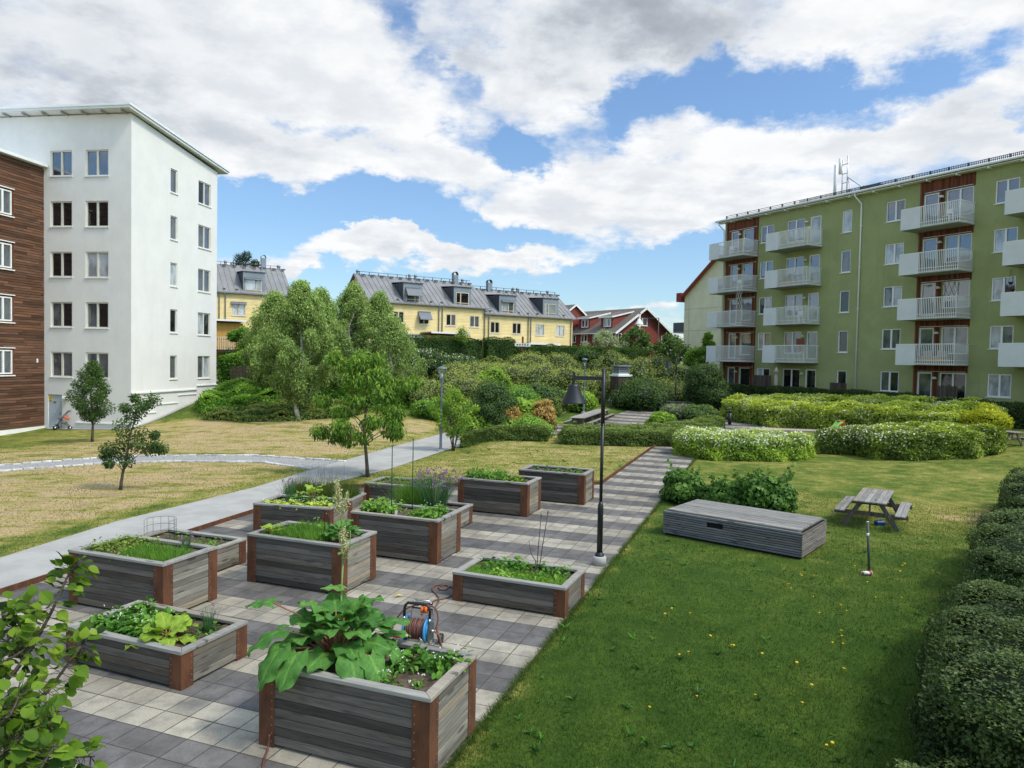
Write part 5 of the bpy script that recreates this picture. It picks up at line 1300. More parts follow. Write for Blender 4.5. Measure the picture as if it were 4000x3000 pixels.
for x, y in ((-.35, -.03), (-.35, .43), (.42, -.03), (.42, .43)):
    mb = MB(); mb.tube([(x, y - .02, .12), (x, y + .02, .12)], .12, 16, t=.5); wv = mb.build('wheel', MAT['blackmetal'], STR)
    mb = MB(); mb.tube([(x, y - .025, .12), (x, y + .025, .12)], .06, 12, t=.5); mb.build('hub', MAT['silver'], wv)

# hose reel
def arc(c, r, a0, a1, n, ax='y'):
    o = []
    for i in range(n + 1):
        a = a0 + (a1 - a0) * i / n
        o.append((c[0] + r * math.cos(a), c[1], c[2] + r * math.sin(a)))
    return o
x, y = at(1640, 2535, 0); HR = empty('hose_reel', (x - .05, y + .02, .024), rad(-14), 'blue wheeled hose reel wound with brown hose behind the nearest planter', 'hose reel')
def ym(cx, cz, r, y0, y1, n=24, t=.5):      # disc whose axis runs along local x
    mb = MB(); mb.tube([(y0, cx, cz), (y1, cx, cz)], r, n, t=t); return mb
for s in (-1, 1):
    mb = MB(); mb.tube([(s * .155, 0, .27), (s * .175, 0, .27)], [.185, .165], 28, t=.5); mb.tube([(s * .175, 0, .27), (s * .185, 0, .27)], .11, 20, t=.3)
    d = mb.build('side_disc', MAT['bluepl'], HR)
    mb = MB()
    for k in range(10): a = k * .628; mb.bar((s * .150, .06 * math.cos(a), .27 + .06 * math.sin(a)), (s * .150, .16 * math.cos(a), .27 + .16 * math.sin(a)), .012, .012, t=.2)
    mb.build('ribs', MAT['bluebox'], d)
mb = MB(); mb.tube([(-.15, 0, .27), (.15, 0, .27)], .07, 16, t=.5); mb.build('drum', MAT['blackmetal'], HR)
mb = MB(); pts = []
for i in range(12 * 18):
    a = i * 2 * math.pi / 18; k = i / (12 * 18); pts.append((-.135 + .27 * k + .004 * math.sin(a * 1.7), (.135 + .006 * math.sin(a * .37)) * math.cos(a), .27 + (.135 + .006 * math.sin(a * .37)) * math.sin(a)))
mb.tube(pts, .0125, 6, t=.5); mb.build('wound_hose', MAT['hose'], HR)
mb = MB()
for s in (-1, 1): mb.tube([(s * .20, -.02, .05), (s * .20, -.01, .45)], .012, 8, t=.5)
for s in (-1, 1): mb.tube([(s * .20, .16, .03), (s * .17, .22, .5), (s * .12, .22, .62)], .010, 8, t=.5)
mb.tube([(-.12, .22, .62), (.12, .22, .62)], .010, 8, t=.5); mb.tube([(-.20, -.05, .02), (-.20, .26, .03), (.24, .26, .03), (.20, -.05, .02)], .011, 8, t=.5); mb.build('frame', MAT['silver'], HR)
mb = MB()
for z in (.50, .58): mb.bar((-.16, .22, z), (.16, .22, z), .02, .02, t=.5)
mb.tube([(-.20, -.01, .45), (-.20, .0, .55), (-.19, .0, .60), (-.15, .0, .645), (.15, .0, .645), (.19, .0, .60), (.20, .0, .55), (.20, -.01, .45)], .021, 10, t=.5); mb.build('handle', MAT['blackmetal'], HR)
mb = MB(); mb.add([(.19, -.1, .12), (.19, .12, .12), (.19, .14, .34), (.19, -.04, .42), (.215, -.1, .12), (.215, .12, .12), (.215, .14, .34), (.215, -.04, .42)], [(0, 1, 2, 3), (7, 6, 5, 4), (0, 4, 5, 1), (1, 5, 6, 2), (2, 6, 7, 3), (3, 7, 4, 0)], t=.5)
mb.build('bracket', MAT['steelgrey'], HR)
mb = MB(); mb.bar((-.21, 0, .27), (-.24, -.04, .14), .03, .03, t=.5); mb.bar((-.24, -.04, .14), (-.36, -.04, .13), .035, .035, t=.5); mb.build('crank', MAT['redpl'], HR)
for xx, yy in ((.30, .22), (-.24, .24)):
    mb = MB(); mb.tube([(xx - .02, yy, .075), (xx + .02, yy, .075)], .075, 16, t=.5); wv = mb.build('wheel', MAT['blackmetal'], HR)
    mb = MB(); mb.tube([(xx - .024, yy, .075), (xx - .018, yy, .075)], .045, 12, t=.5); mb.build('hub', MAT['redpl'], wv)
mb = MB(); mb.tube([(.0, .18, .50), (.03, .18, .50)], .055, 14, t=.5); mb.tube([(.06, .18, .50), (.09, .18, .50)], .055, 14, t=.5); mb.tube([(0, .18, .5), (.09, .18, .5)], .02, 8, t=.5); mb.build('guide_spool', MAT['orangepl'], HR)
mb = MB(); mb.tube([(.22, -.02, .27), (.27, -.02, .27)], .022, 10, t=.5); mb.build('coupling', MAT['silver'], HR)
def spline(pts, n=6):
    pts = [Vector(p) for p in pts]; o = []
    for i in range(len(pts) - 1):
        p0, p1, p2, p3 = pts[max(i - 1, 0)], pts[i], pts[i + 1], pts[min(i + 2, len(pts) - 1)]
        for k in range(n):
            t = k / n; o.append(.5 * ((2 * p1) + (p2 - p0) * t + (2 * p0 - 5 * p1 + 4 * p2 - p3) * t * t + (3 * p1 - p0 - 3 * p2 + p3) * t ** 3))
    o.append(pts[-1]); return o
hz = .038
def hp(l): return [(*at(a, b, hz), hz) for a, b in l]
hx = HR.matrix_basis
def loc(p): a = rad(-14); return (HR.location[0] + p[0] * math.cos(a) - p[1] * math.sin(a), HR.location[1] + p[0] * math.sin(a) + p[1] * math.cos(a), .024 + p[2])
pts = [loc((.27, -.02, .27)), loc((.36, -.04, .22)), loc((.42, -.08, .06)), *hp([(1722, 2540), (1735, 2560)])]
mb = MB(); mb.tube(spline(pts), .0125, 8, t=.5)
pts = [loc((-.36, -.04, .15)), loc((-.40, 0.05, .25)), loc((-.28, .12, .46)), loc((-.05, .16, .57)), loc((.2, .18, .55)), loc((.27, .16, .40)), loc((.27, .12, .30)), loc((.32, .05, .18)), loc((.38, 0, .06))]
mb.tube(spline(pts), .0125, 8, t=.5); mb.tube([loc((.27, .10, .30)), loc((.34, .04, .12))], .022, 8, t=.3)
pts = hp([(1660, 2455), (1682, 2401), (1714, 2347), (1706, 2324), (1690, 2306), (1694, 2291), (1714, 2284), (1745, 2286), (1752, 2293), (1740, 2303), (1720, 2303), (1714, 2294), (1728, 2287), (1748, 2287), (1790, 2306)])
mb.tube(spline(pts), .0125, 8, t=.5)
pts = hp([(1648, 2400), (1668, 2372), (1694, 2348), (1714, 2341), (1740, 2337), (1758, 2330), (1790, 2312)])
mb.tube(spline(pts), .0125, 8, t=.5)
o = mb.build('garden_hose', MAT['hose']); tag(o, 'brown garden hose looping over the pavers from the reel to the low cane planter', 'hose')
mb = MB(); mb.tube(spline([(*at(1052, 2905, .1), .2), *hp([(1046, 2925), (1034, 2960), (1026, 3010), (1018, 3100)])]), .0125, 8, t=.5); o = mb.build('garden_hose', MAT['hose']); tag(o, 'short end of brown hose at the bottom left corner of the nearest planter', 'hose')
# ------------------------------------------------------------------ vegetation
rng = np.random.default_rng(5)
T_D = ([(0, 0, 0), (.45, .5, .04), (1, 0, -.04), (.45, -.5, .04)], [(0, 1, 2, 3)])
T_F = ([(0, 0, 0), (.42, .5, .10), (1, 0, -.10), (.42, -.5, .10), (.45, 0, 0)], [(0, 4, 1), (1, 4, 2), (0, 3, 4), (4, 3, 2)])
def _ts(ws, xs, fold=.12, droop=.25, ser=0):
    V = []; F = []
    for i, (x, w) in enumerate(zip(xs, ws)):
        z = -droop * x * x; s = 1 + (ser if i % 2 else 0)
        V += [(x, w * s, z + fold * w * 2), (x, 0, z), (x, -w * s, z + fold * w * 2)]
    for i in range(len(xs) - 1):
        a = 3 * i; F += [(a, a + 1, a + 4, a + 3), (a + 1, a + 2, a + 5, a + 4)]
    return V, F
T_S = _ts([.02, .30, .46, .50, .40, .20, .01], [0, .12, .3, .5, .72, .9, 1.0], ser=.08)
T_B = _ts([.05, .36, .50, .44, .47, .30, .26, .02], [-.06, .06, .28, .42, .56, .74, .84, 1.0], .10, .22, .10)
T_L = _ts([.04, .30, .50, .30, .02], [0, .2, .5, .8, 1], .10, .5)

def unit(v): return v / (np.linalg.norm(v, axis=1, keepdims=True) + 1e-9)
def sph(n, up=0.0):
    v = unit(rng.normal(size=(n, 3))); v[:, 2] += up; return unit(v)
_ico = {}
def ico(sub=1):
    if sub not in _ico:
        bm = bmesh.new(); bmesh.ops.create_icosphere(bm, subdivisions=sub, radius=1)
        _ico[sub] = (np.array([v.co[:] for v in bm.verts]), np.array([[v.index for v in f.verts] for f in bm.faces])); bm.free()
    return _ico[sub]

def balls(m, cen, rad3, n, size, asp=.55, up=.35, droop=.25, tmpl=T_D, core=.66, tb=.5, tv=.30, zmin=None, thick=(.72, 1.06), tz_=.28, sizev=.35):
    """leaves on the outside of a group of ellipsoids plus dark inner masses"""
    cen = np.asarray(cen, float); rad3 = np.asarray(rad3, float)
    if rad3.ndim == 1: rad3 = np.repeat(rad3[:, None], 3, 1)
    w = (rad3[:, 0] * rad3[:, 2]); w = w / w.sum()
    k = rng.choice(len(cen), int(n * 1.25), p=w); d = sph(len(k), .15)
    p = cen[k] + d * rad3[k] * rng.uniform(*thick, (len(k), 1))
    keep = np.ones(len(k), bool)
    for j in range(len(cen)):
        q = ((p - cen[j]) / (rad3[j] * .70)); keep &= ~((q ** 2).sum(1) < 1) | (k == j)
    if zmin is not None: keep &= p[:, 2] > zmin + .02
    p = p[keep]; d = d[keep]; nn = len(p)
    N = d + rng.normal(0, .55, (nn, 3)) + np.array([0, 0, up]); X = np.cross(d, sph(nn)) + d * .25 + np.array([0, 0, -droop])
    s = size * (1 + rng.uniform(-sizev, sizev, nn))
    zr = cen[:, 2].mean() if len(cen) else 0
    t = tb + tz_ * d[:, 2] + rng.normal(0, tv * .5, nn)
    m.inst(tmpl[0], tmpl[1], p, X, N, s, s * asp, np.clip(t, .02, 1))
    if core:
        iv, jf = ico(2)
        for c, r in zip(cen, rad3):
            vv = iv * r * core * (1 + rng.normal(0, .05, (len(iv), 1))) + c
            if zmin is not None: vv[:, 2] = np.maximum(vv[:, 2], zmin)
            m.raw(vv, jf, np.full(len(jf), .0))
    return m

def lumps(rx, ry, h, n, lr, z0=.0, flat=.0):
    """ball centres spread over a dome"""
    c = []
    for i in range(n):
        a = i * 2.39996; f = math.sqrt((i + .5) / n); zz = math.sqrt(max(0, 1 - f * f))
        c.append((rx * f * .72 * math.cos(a) + rng.normal(0, .05 * rx), ry * f * .72 * math.sin(a) + rng.normal(0, .05 * ry), z0 + max(lr * .5, (h - lr * .9) * (zz * (1 - flat) + flat) * rng.uniform(.85, 1.05))))
    return np.array(c)

def shrub(x, y, rx, ry, h, n, size, m, label, name='shrub', group=None, nl=9, asp=.55, up=.35, droop=.2, lr=None, flowers=None, z=None, tmpl=T_D, cat='shrub', flat=.15, stems=False, core=.66, tb=.5):
    z = tz(x, y) if z is None else z
    lr = lr or min(rx, ry) * .52
    c = lumps(rx, ry, h, nl, lr, flat=flat); r = np.stack([np.full(nl, lr), np.full(nl, lr), np.full(nl, lr * .85)], 1) * rng.uniform(.8, 1.15, (nl, 1))
    base = np.array([(rx * .45 * math.cos(a), ry * .45 * math.sin(a), h * .28) for a in (0, 2.1, 4.2)]); rb = np.array([(rx * .5, ry * .5, h * .34)] * 3)
    if stems: base = base[:0]; rb = rb[:0]
    A = NP(); balls(A, np.r_[c, base], np.r_[r, rb], n, size, asp, up, droop, tmpl, core, zmin=0.0, tb=tb)
    t = empty(name, (x, y, z), rng.uniform(0, 6), label, cat, group)
    A.build('foliage', MAT[m], t)
    if flowers:
        fm, fn, fs = flowers; B = NP(); k = rng.choice(nl, fn); d = sph(fn, .5); p = c[k] + d * r[k] * 1.05
        B.inst(T_D[0], T_D[1], p, sph(fn), d + rng.normal(0, .4, (fn, 3)), fs, fs * .9, np.clip(rng.uniform(.2, 1, fn), 0, 1)); o = B.build('flowers', MAT[fm], t); o['kind'] = 'stuff'
    mb = MB()
    for a in range(5):
        an = a * 1.3; mb.tube([(0.05 * math.cos(an), .05 * math.sin(an), -.1), (.25 * rx * math.cos(an), .25 * ry * math.sin(an), h * .35), (.42 * rx * math.cos(an), .42 * ry * math.sin(an), h * .7)], [.03, .02, .01], 5, t=.5)
    mb.build('stems', MAT['bark'], t)
    return t

def in_poly(px, py, poly):
    c = np.zeros(len(px), bool); n = len(poly)
    for i in range(n):
        x0, y0 = poly[i]; x1, y1 = poly[(i + 1) % n]
        cond = ((y0 > py) != (y1 > py)) & (px < (x1 - x0) * (py - y0) / (y1 - y0 + 1e-12) + x0); c ^= cond
    return c
def closed_dist(px, py, poly): return dist_poly(px, py, list(poly) + [poly[0]])

def bed(name, label, poly, h, n, size, m, cat='hedge', group=None, asp=.6, up=.6, lump=.10, lumpf=1.6, rnd=.35, ztop=None, flowers=None, tmpl=T_D, tb=.5, tv=.3, droop=.1, skirt=.0):
    """clipped hedge or planted bed: leaves over a bumpy rounded block standing on the terrain"""
    poly = np.array(poly, float); ph = rng.uniform(0, 6, 6)
    def bump(x, y, q=0): return lump * (np.sin(x * lumpf + ph[0]) * np.sin(y * lumpf * 1.13 + ph[1]) + .6 * np.sin(x * lumpf * 2.3 + ph[2] + y) + .5 * np.sin(y * lumpf * 2.7 + ph[3] - x * .7))
    lo = poly.min(0); hi = poly.max(0)
    area = .5 * abs(np.dot(poly[:, 0], np.roll(poly[:, 1], 1)) - np.dot(poly[:, 1], np.roll(poly[:, 0], 1)))
    ed = np.roll(poly, -1, 0) - poly; el = np.hypot(ed[:, 0], ed[:, 1]); per = el.sum()
    nt = int(n * area / (area + per * h)); ns = n - nt
    bb = (hi - lo).prod(); X = rng.uniform(lo, hi, (int(nt * bb / area * 1.05) + 10, 2)); X = X[in_poly(X[:, 0], X[:, 1], poly)][:nt]
    d = closed_dist(X[:, 0], X[:, 1], poly); g0 = ter(X[:, 0], X[:, 1])
    def top(x, y, d, g): 
        e = np.clip(1 - d / rnd, 0, 1); hh = (h if ztop is None else ztop - g)
        return g + hh * (1 - .22 * e * e) + bump(x, y)
    Z = top(X[:, 0], X[:, 1], d, g0) + rng.uniform(-.10, .04, len(X)) * (.5 + size * 3)
    P1 = np.c_[X, Z]; N1 = np.zeros_like(P1); N1[:, 2] = 1
    k = rng.choice(len(poly), ns, p=el / per); f = rng.uniform(0, 1, ns)
    q = poly[k] + ed[k] * f[:, None]; nrm = np.c_[ed[k][:, 1], -ed[k][:, 0]] / el[k][:, None]
    ctr = poly.mean(0)
    sgn = 1.0
    a2 = np.dot(poly[:, 0], np.roll(poly[:, 1], -1)) - np.dot(poly[:, 1], np.roll(poly[:, 0], -1))
    if a2 < 0: sgn = -1.0
    nrm = nrm * sgn
    g = ter(q[:, 0], q[:, 1]); hh = (h if ztop is None else ztop - g); fz = rng.uniform(skirt, .97, ns)
    off = bump(q[:, 0] + fz * 2, q[:, 1] - fz, 1) * .9 - .16 * np.clip((fz - .65) / .35, 0, 1) ** 2 - .10 * np.clip((.25 - fz) / .25, 0, 1) + rng.uniform(-.10, .04, ns)
    P2 = np.c_[q + nrm * off[:, None], g + hh * fz]; N2 = np.c_[nrm, np.zeros(ns)]
    Pp = np.r_[P1, P2]; Nn = np.r_[N1, N2]; nn = len(Pp)
    A = NP(); N = Nn + rng.normal(0, .5, (nn, 3)) + np.array([0, 0, up * .5]); XX = np.cross(Nn, sph(nn)) + Nn * .3 + np.array([0, 0, -droop]); s = size * rng.uniform(.65, 1.35, nn)
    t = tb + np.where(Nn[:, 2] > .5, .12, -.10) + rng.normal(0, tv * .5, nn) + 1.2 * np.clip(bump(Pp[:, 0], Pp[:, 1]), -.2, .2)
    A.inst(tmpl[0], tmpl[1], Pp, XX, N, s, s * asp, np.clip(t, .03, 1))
    # inner mass
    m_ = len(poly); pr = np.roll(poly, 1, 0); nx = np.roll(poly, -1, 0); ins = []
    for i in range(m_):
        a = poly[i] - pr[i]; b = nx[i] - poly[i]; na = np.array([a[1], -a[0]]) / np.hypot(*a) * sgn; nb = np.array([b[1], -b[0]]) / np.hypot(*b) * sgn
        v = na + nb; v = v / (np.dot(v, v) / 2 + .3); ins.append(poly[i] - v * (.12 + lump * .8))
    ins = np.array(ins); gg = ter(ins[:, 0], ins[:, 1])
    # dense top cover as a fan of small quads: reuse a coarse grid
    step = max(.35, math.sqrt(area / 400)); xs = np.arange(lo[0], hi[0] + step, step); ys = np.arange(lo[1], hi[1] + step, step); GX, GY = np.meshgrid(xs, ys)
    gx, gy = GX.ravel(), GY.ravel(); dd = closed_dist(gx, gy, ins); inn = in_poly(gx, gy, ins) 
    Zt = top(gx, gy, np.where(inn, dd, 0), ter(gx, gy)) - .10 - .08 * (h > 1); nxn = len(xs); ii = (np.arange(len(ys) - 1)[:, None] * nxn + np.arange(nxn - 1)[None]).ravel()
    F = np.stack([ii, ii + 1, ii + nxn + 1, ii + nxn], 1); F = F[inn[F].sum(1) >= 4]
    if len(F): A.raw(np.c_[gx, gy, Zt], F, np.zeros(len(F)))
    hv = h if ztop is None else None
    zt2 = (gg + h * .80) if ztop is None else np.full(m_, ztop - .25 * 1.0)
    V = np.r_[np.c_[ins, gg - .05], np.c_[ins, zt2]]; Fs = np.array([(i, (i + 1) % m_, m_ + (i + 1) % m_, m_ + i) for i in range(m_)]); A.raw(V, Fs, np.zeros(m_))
    c0 = poly.mean(0); z0 = tz(*c0)
    o = A.build(name, MAT[m]); o.data.transform(Matrix.Translation((-c0[0], -c0[1], -z0))); o.location = (c0[0], c0[1], z0)
    tag(o, label, cat, group)
    if flowers:
        fm, fn, fs, frac = flowers; sel = rng.choice(nn, fn, p=None) if frac is None else rng.choice(nn, fn, p=frac(Pp) / frac(Pp).sum())
        B = NP(); p = Pp[sel] + Nn[sel] * rng.uniform(.0, .05, (fn, 1)) - np.array([c0[0], c0[1], z0]); B.inst(T_D[0], T_D[1], p, sph(fn), Nn[sel] + rng.normal(0, .35, (fn, 3)) + [0, 0, .5], fs * rng.uniform(.6, 1.4, fn), fs * .9, rng.uniform(.1, 1, fn))
        fo = B.build('flowers', MAT[fm], o); fo['kind'] = 'stuff'
    return o

def tree(name, label, x, y, h, tr, clusters, cr, nleaf, size, m, bark='bark', asp=.5, droop=.4, up=.3, group=None, lean=(0, 0), bare=.25, tmpl=T_D, nstems=1, z=None, tb=.5, core=0, sub=3, spread=.9, cat='tree', limb=.35):
    """trunk with curved limbs out to clusters; leaves hang around each cluster and its twigs"""
    z = tz(x, y) if z is None else z; t = empty(name, (x, y, z), 0, label, cat, group)
    cl = np.array(clusters, float); mb = MB(); wob = rng.normal(0, .02 * h, (6, 2)); wob[0] = 0
    def axis(f): i = min(int(f * 5), 4); g_ = f * 5 - i; w = wob[i] * (1 - g_) + wob[i + 1] * g_; return Vector((lean[0] * f + w[0], lean[1] * f + w[1], h * f))
    if nstems == 1:
        fs = np.linspace(0, .93, 10); mb.tube([axis(f) if f > 0 else Vector((0, 0, -.1)) for f in fs], [tr * (1.25 if f == 0 else 1) * (1 - .88 * f) + .006 for f in fs], 9, t=.5)
    starts = []
    for i in range(nstems if nstems > 1 else 0):
        a = i * 6.28 / nstems + .5; e = Vector((math.cos(a) * h * .22, math.sin(a) * h * .22, h * .75)); mb.tube([(0, 0, -.1), e * .45 + Vector((0, 0, .05 * h)), e], [tr, tr * .7, tr * .3], 6, t=.5); starts.append(e)
    LP = []; LT = []
    for c in cl:
        c = Vector(c[:3]); hd = math.hypot(c.x - lean[0] * c.z / h, c.y - lean[1] * c.z / h)
        if nstems == 1:
            f = max(bare * .8, min(.9, (c.z - hd * .55) / h)); s = axis(f); r0 = tr * (1 - .85 * f) * limb + .006
        else:
            e = min(starts, key=lambda q: (q.xy - c.xy).length); s = e * rng.uniform(.35, .8); r0 = tr * .35
        mid = s.lerp(c, .5) + Vector((rng.normal(0, .05 * hd), rng.normal(0, .05 * hd), .12 * hd))
        pts = [s, s.lerp(mid, .5) + Vector((0, 0, .02)), mid, c]; mb.tube(pts, [r0, r0 * .75, r0 * .5, .004], 5, t=.5)
        for q in range(sub):
            tip = c + Vector(sph(1)[0]) * cr * .9; mb.tube([mid.lerp(c, .6), tip], [.006 + r0 * .2, .003], 3, t=.5)
    mb.build('trunk', MAT[bark], t)
    n = nleaf; k = rng.integers(0, len(cl), n); r = cl[k, 3] if cl.shape[1] > 3 else np.full(n, cr)
    d = sph(n) ; rr = rng.uniform(0, 1, n) ** .45
    p = cl[k, :3] + d * (r * rr)[:, None] * np.array([1, 1, spread])
    if nstems == 1:   # some leaves along the limbs
        pass
    N = rng.normal(0, .5, (n, 3)) + d * .5 + np.array([0, 0, up]); X = d * .6 + rng.normal(0, .45, (n, 3)) + np.array([0, 0, -droop])
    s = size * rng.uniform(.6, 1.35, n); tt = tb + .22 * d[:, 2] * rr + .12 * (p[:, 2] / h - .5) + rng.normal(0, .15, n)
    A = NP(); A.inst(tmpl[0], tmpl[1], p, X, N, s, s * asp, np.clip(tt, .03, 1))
    A.build('crown', MAT[m], t)
    return t

def cone_clusters(n, z0, z1, rbot, rtop, cr, zpow=1.0, gap=.0, jit=.12, cx=0, cy=0):
    c = []
    for i in range(n):
        f = ((i + .5) / n) ** zpow; z = z0 + (z1 - z0) * f; R_ = rbot + (rtop - rbot) * f; a = i * 2.4 + rng.normal(0, .3); q = R_ * math.sqrt(rng.uniform(.25, 1))
        c.append((cx + q * math.cos(a), cy + q * math.sin(a), z + rng.normal(0, jit), cr * rng.uniform(.7, 1.25)))
    return c
def egg(n, z0, z1, R_, cr, peak=.4, cx=0, cy=0, sq=1.0):
    c = []
    for i in range(n):
        f = (i + .5) / n; z = z0 + (z1 - z0) * f; w = (f / peak) ** .6 if f < peak else max(.05, (1 - (f - peak) / (1 - peak))) ** .75
        a = i * 2.4 + rng.normal(0, .3); q = R_ * w * math.sqrt(rng.uniform(.15, 1)); c.append((cx + q * math.cos(a), cy + q * math.sin(a) * sq, z, cr * rng.uniform(.7, 1.2)))
    return c

# --- trees
q = at(1437, 1863)
ch = []
for i in range(30):                                    # tiers of drooping branches
    f = i / 29; z = 1.55 + 2.75 * f; R_ = 1.55 * (1 - f) ** .75 + .25; a = i * 2.4 + 2.3; rr = R_ * rng.uniform(.45, 1.0)
    ch.append((rr * math.cos(a) - .12 * f, rr * math.sin(a), z + rng.normal(0, .1) - .12 * rr, .40 * rng.uniform(.75, 1.2)))
ch += [(-1.25, 0, 4.25, .30), (-.95, .1, 4.05, .33), (-.45, -.2, 4.0, .33), (1.6, .1, 3.45, .33), (1.2, -.2, 3.3, .36), (.8, 0, 3.2, .36), (-1.6, -.1, 2.75, .3), (-1.3, .2, 1.45, .35), (.95, .1, 1.75, .38), (.9, -.2, 2.1, .38), (-.9, 0, 1.7, .38)]
tree('cherry_tree', 'young cherry tree with large drooping leaves beside the asphalt path', q[0], q[1], 4.35, .062, ch, .4, 7400, .175, 'lf_cherry', asp=.36, droop=1.1, up=.4, bare=.33, tmpl=T_F, lean=(-.05, 0), spread=.8, sub=4)
q = at(360, 1725, -.3)
tree('ornamental_tree', 'small round-topped young tree in front of the grey door', q[0], q[1], 4.05, .06, egg(40, 1.15, 3.95, 1.15, .34, .35), .34, 15000, .08, 'lf_young', asp=.6, droop=.3, bare=.28, z=tz(*q))
q = at(470, 1913)
t2 = [(.6, 0, 2.55, .3), (.95, .1, 2.85, .25), (.75, -.1, 2.7, .25), (.3, .1, 2.3, .3), (.2, -.2, 2.0, .32), (.55, .1, 1.75, .3), (.6, -.1, 1.45, .28), (.05, .1, 1.5, .3), (-.1, .1, 1.15, .25), (-.4, 0, 1.3, .25), (-.5, .1, 1.1, .2), (1.1, 0, 1.45, .22), (1.25, .1, 1.3, .2), (.9, .1, 1.3, .25), (.25, -.1, .95, .25), (.4, .1, 2.9, .15), (.15, 0, 2.6, .18), (1.05, .05, 1.75, .15), (-.3, -.1, .85, .16)]
tree('fruit_tree', 'small lopsided dark-leaved fruit tree on the dry lawn before the gravel path', q[0], q[1], 2.6, .045, t2, .25, 5200, .075, 'lf_young', asp=.62, droop=.5, lean=(.5, 0), bare=.22, tmpl=T_F, tb=.42)
bl_ = ['tall birch with a white trunk in front, left of the cherry tree', 'birch behind the white trunk on its left, nearest the white block', 'birch behind the white trunk on its right', 'birch in the middle of the grove, its white trunk just showing', 'birch at the right end of the grove before the yellow houses', 'low birch with a rounded crown at the far right of the grove']
for i, (px, d, topy, R_, n) in enumerate(((1168, 41.6, 1106, 2.6, 46000), (1070, 48, 1150, 2.6, 30000), (1250, 48.5, 1140, 2.7, 32000), (1375, 51, 1118, 2.9, 34000), (1475, 52.5, 1150, 2.8, 32000), (1530, 50, 1245, 2.3, 18000))):
    x = (px - 2000) / FPX * d; z = tz(x, d); top = CAM_H + (1404 - .02 * (2000 - px) - topy) * d / FPX - z
    tree('birch_tree', bl_[i], x, d, top, .12, egg(80, 1.3 if i == 0 else .7, top - .15, R_, .50, .36, sq=.8) + [(rng.normal(0, .15), rng.normal(0, .15), top - .1 - .12 * k, .16 + .03 * k) for k in range(6)], .5, n, .135, 'lf_birch', 'birchbark', asp=.5, droop=.95, up=.25, limb=.13, bare=.12, group='birches between the white block and the yellow houses', spread=1.25, sub=2, tb=.50)
x, y = at(1772, 1762)
tree('serviceberry_tree', 'light green multi-stemmed small tree beside the grey-blue path lamp', x, y, 2.2, .03, egg(26, .75, 2.85, .95, .30, .45, sq=.9) + [(-.75, 0, 2.35, .25), (-.95, 0, 2.0, .2), (.95, .1, 2.0, .22)], .3, 6500, .085, 'lf_bright', asp=.5, droop=.5, nstems=5, cat='tree')
tree('pine_tree', 'flat-topped pine rising behind the roof of the left yellow house', -37.5, 99, 15.3, .3, [(-.6, 0, 14.6, .8), (.3, 0, 15.0, .7), (-1.2, .2, 13.6, .8), (0, 0, 13.6, .9), (1.5, 0, 14.0, .6), (1.2, .1, 13.2, .8), (-1.0, 0, 12.6, .9), (.9, 0, 12.2, .9), (0, 0, 11.6, 1.0), (1.9, 0, 12.6, .5)], .8, 5000, .32, 'lf_pine', asp=.25, droop=-.1, up=.6, bare=.6, z=2.8)
tree('maple_tree', 'leafy tree in front of the red gable', 14.7, 85.5, 4.3, .12, egg(34, .6, 4.2, 2.4, .6, .5), .6, 8000, .22, 'lf_dark', asp=.65, group='trees before the red house', tb=.6)
tree('maple_tree', 'leafy tree between the red gable and the pale green building', 18.3, 83, 4.0, .12, egg(34, .5, 3.9, 2.6, .6, .5), .6, 8000, .22, 'lf_dark', asp=.65, group='trees before the red house', tb=.66)
tree('silver_shrub_tree', 'pale silvery shrub in front of the dark red side wall', 10.8, 84, 3.6, .08, egg(26, .5, 3.5, 2.4, .6, .5), .6, 6000, .18, 'lf_pale', asp=.5, tb=.55)
tree('maple_tree', 'bright maple showing left of the lowest balconies of the green building', 18.2, 67.5, 5.3, .1, [(-1.3, 0, 3.4, .5), (-.7, 0, 3.8, .5), (.2, 0, 4.8, .45), (.35, 0, 5.3, .35), (.1, 0, 4.0, .5), (-.9, 0, 2.6, .6), (-.2, .1, 3.1, .6), (.7, 0, 3.6, .5), (.6, 0, 4.5, .4), (-1.6, 0, 2.9, .4), (0, 0, 2.2, .8)], .5, 4200, .20, 'lf_bright', asp=.6, tb=.5, z=1.6)
tree('maple_tree', 'young maple spreading over the cream deck railing beside the white block', -23.2, 62.5, 5.0, .1, [(-1.3, 0, 4.0, .55), (-.5, 0, 4.3, .55), (.3, 0, 3.9, .6), (1.0, 0, 3.3, .7), (-.3, 0, 3.2, .8), (1.6, 0, 2.6, .8), (.5, 0, 2.3, .9)], .6, 5000, .2, 'lf_herb', asp=.6, tb=.42)

# --- thuja hedges and shrubs on the slope
hx, hy = -3.15, 70.5; hd = (math.sin(rad(58)), math.cos(rad(58)))
def hl(t0, t1, w=1.3): a = (hx + hd[0] * t0, hy + hd[1] * t0); b = (hx + hd[0] * t1, hy + hd[1] * t1); n_ = (-hd[1] * w, hd[0] * w); return [a, b, (b[0] + n_[0], b[1] + n_[1]), (a[0] + n_[0], a[1] + n_[1])]
for t0, t1, zt, lb in ((-8.6, .25, 6.28, 'tall dark thuja hedge on the left below the first yellow row house'), (.75, 4.1, 6.42, 'short tall thuja hedge right of the dark gap'), (4.2, 8.2, 5.75, 'low thuja hedge section behind the signpost'), (8.4, 22, 5.85, 'long thuja hedge reaching the dark red house')):
    bed('thuja_hedge', lb, hl(t0, t1), 2.3, int(2400 * (t1 - t0)), .14, 'lf_thuja', group='thuja hedges below the yellow houses', ztop=zt, lump=.10, up=.7, asp=.4, skirt=-.2)
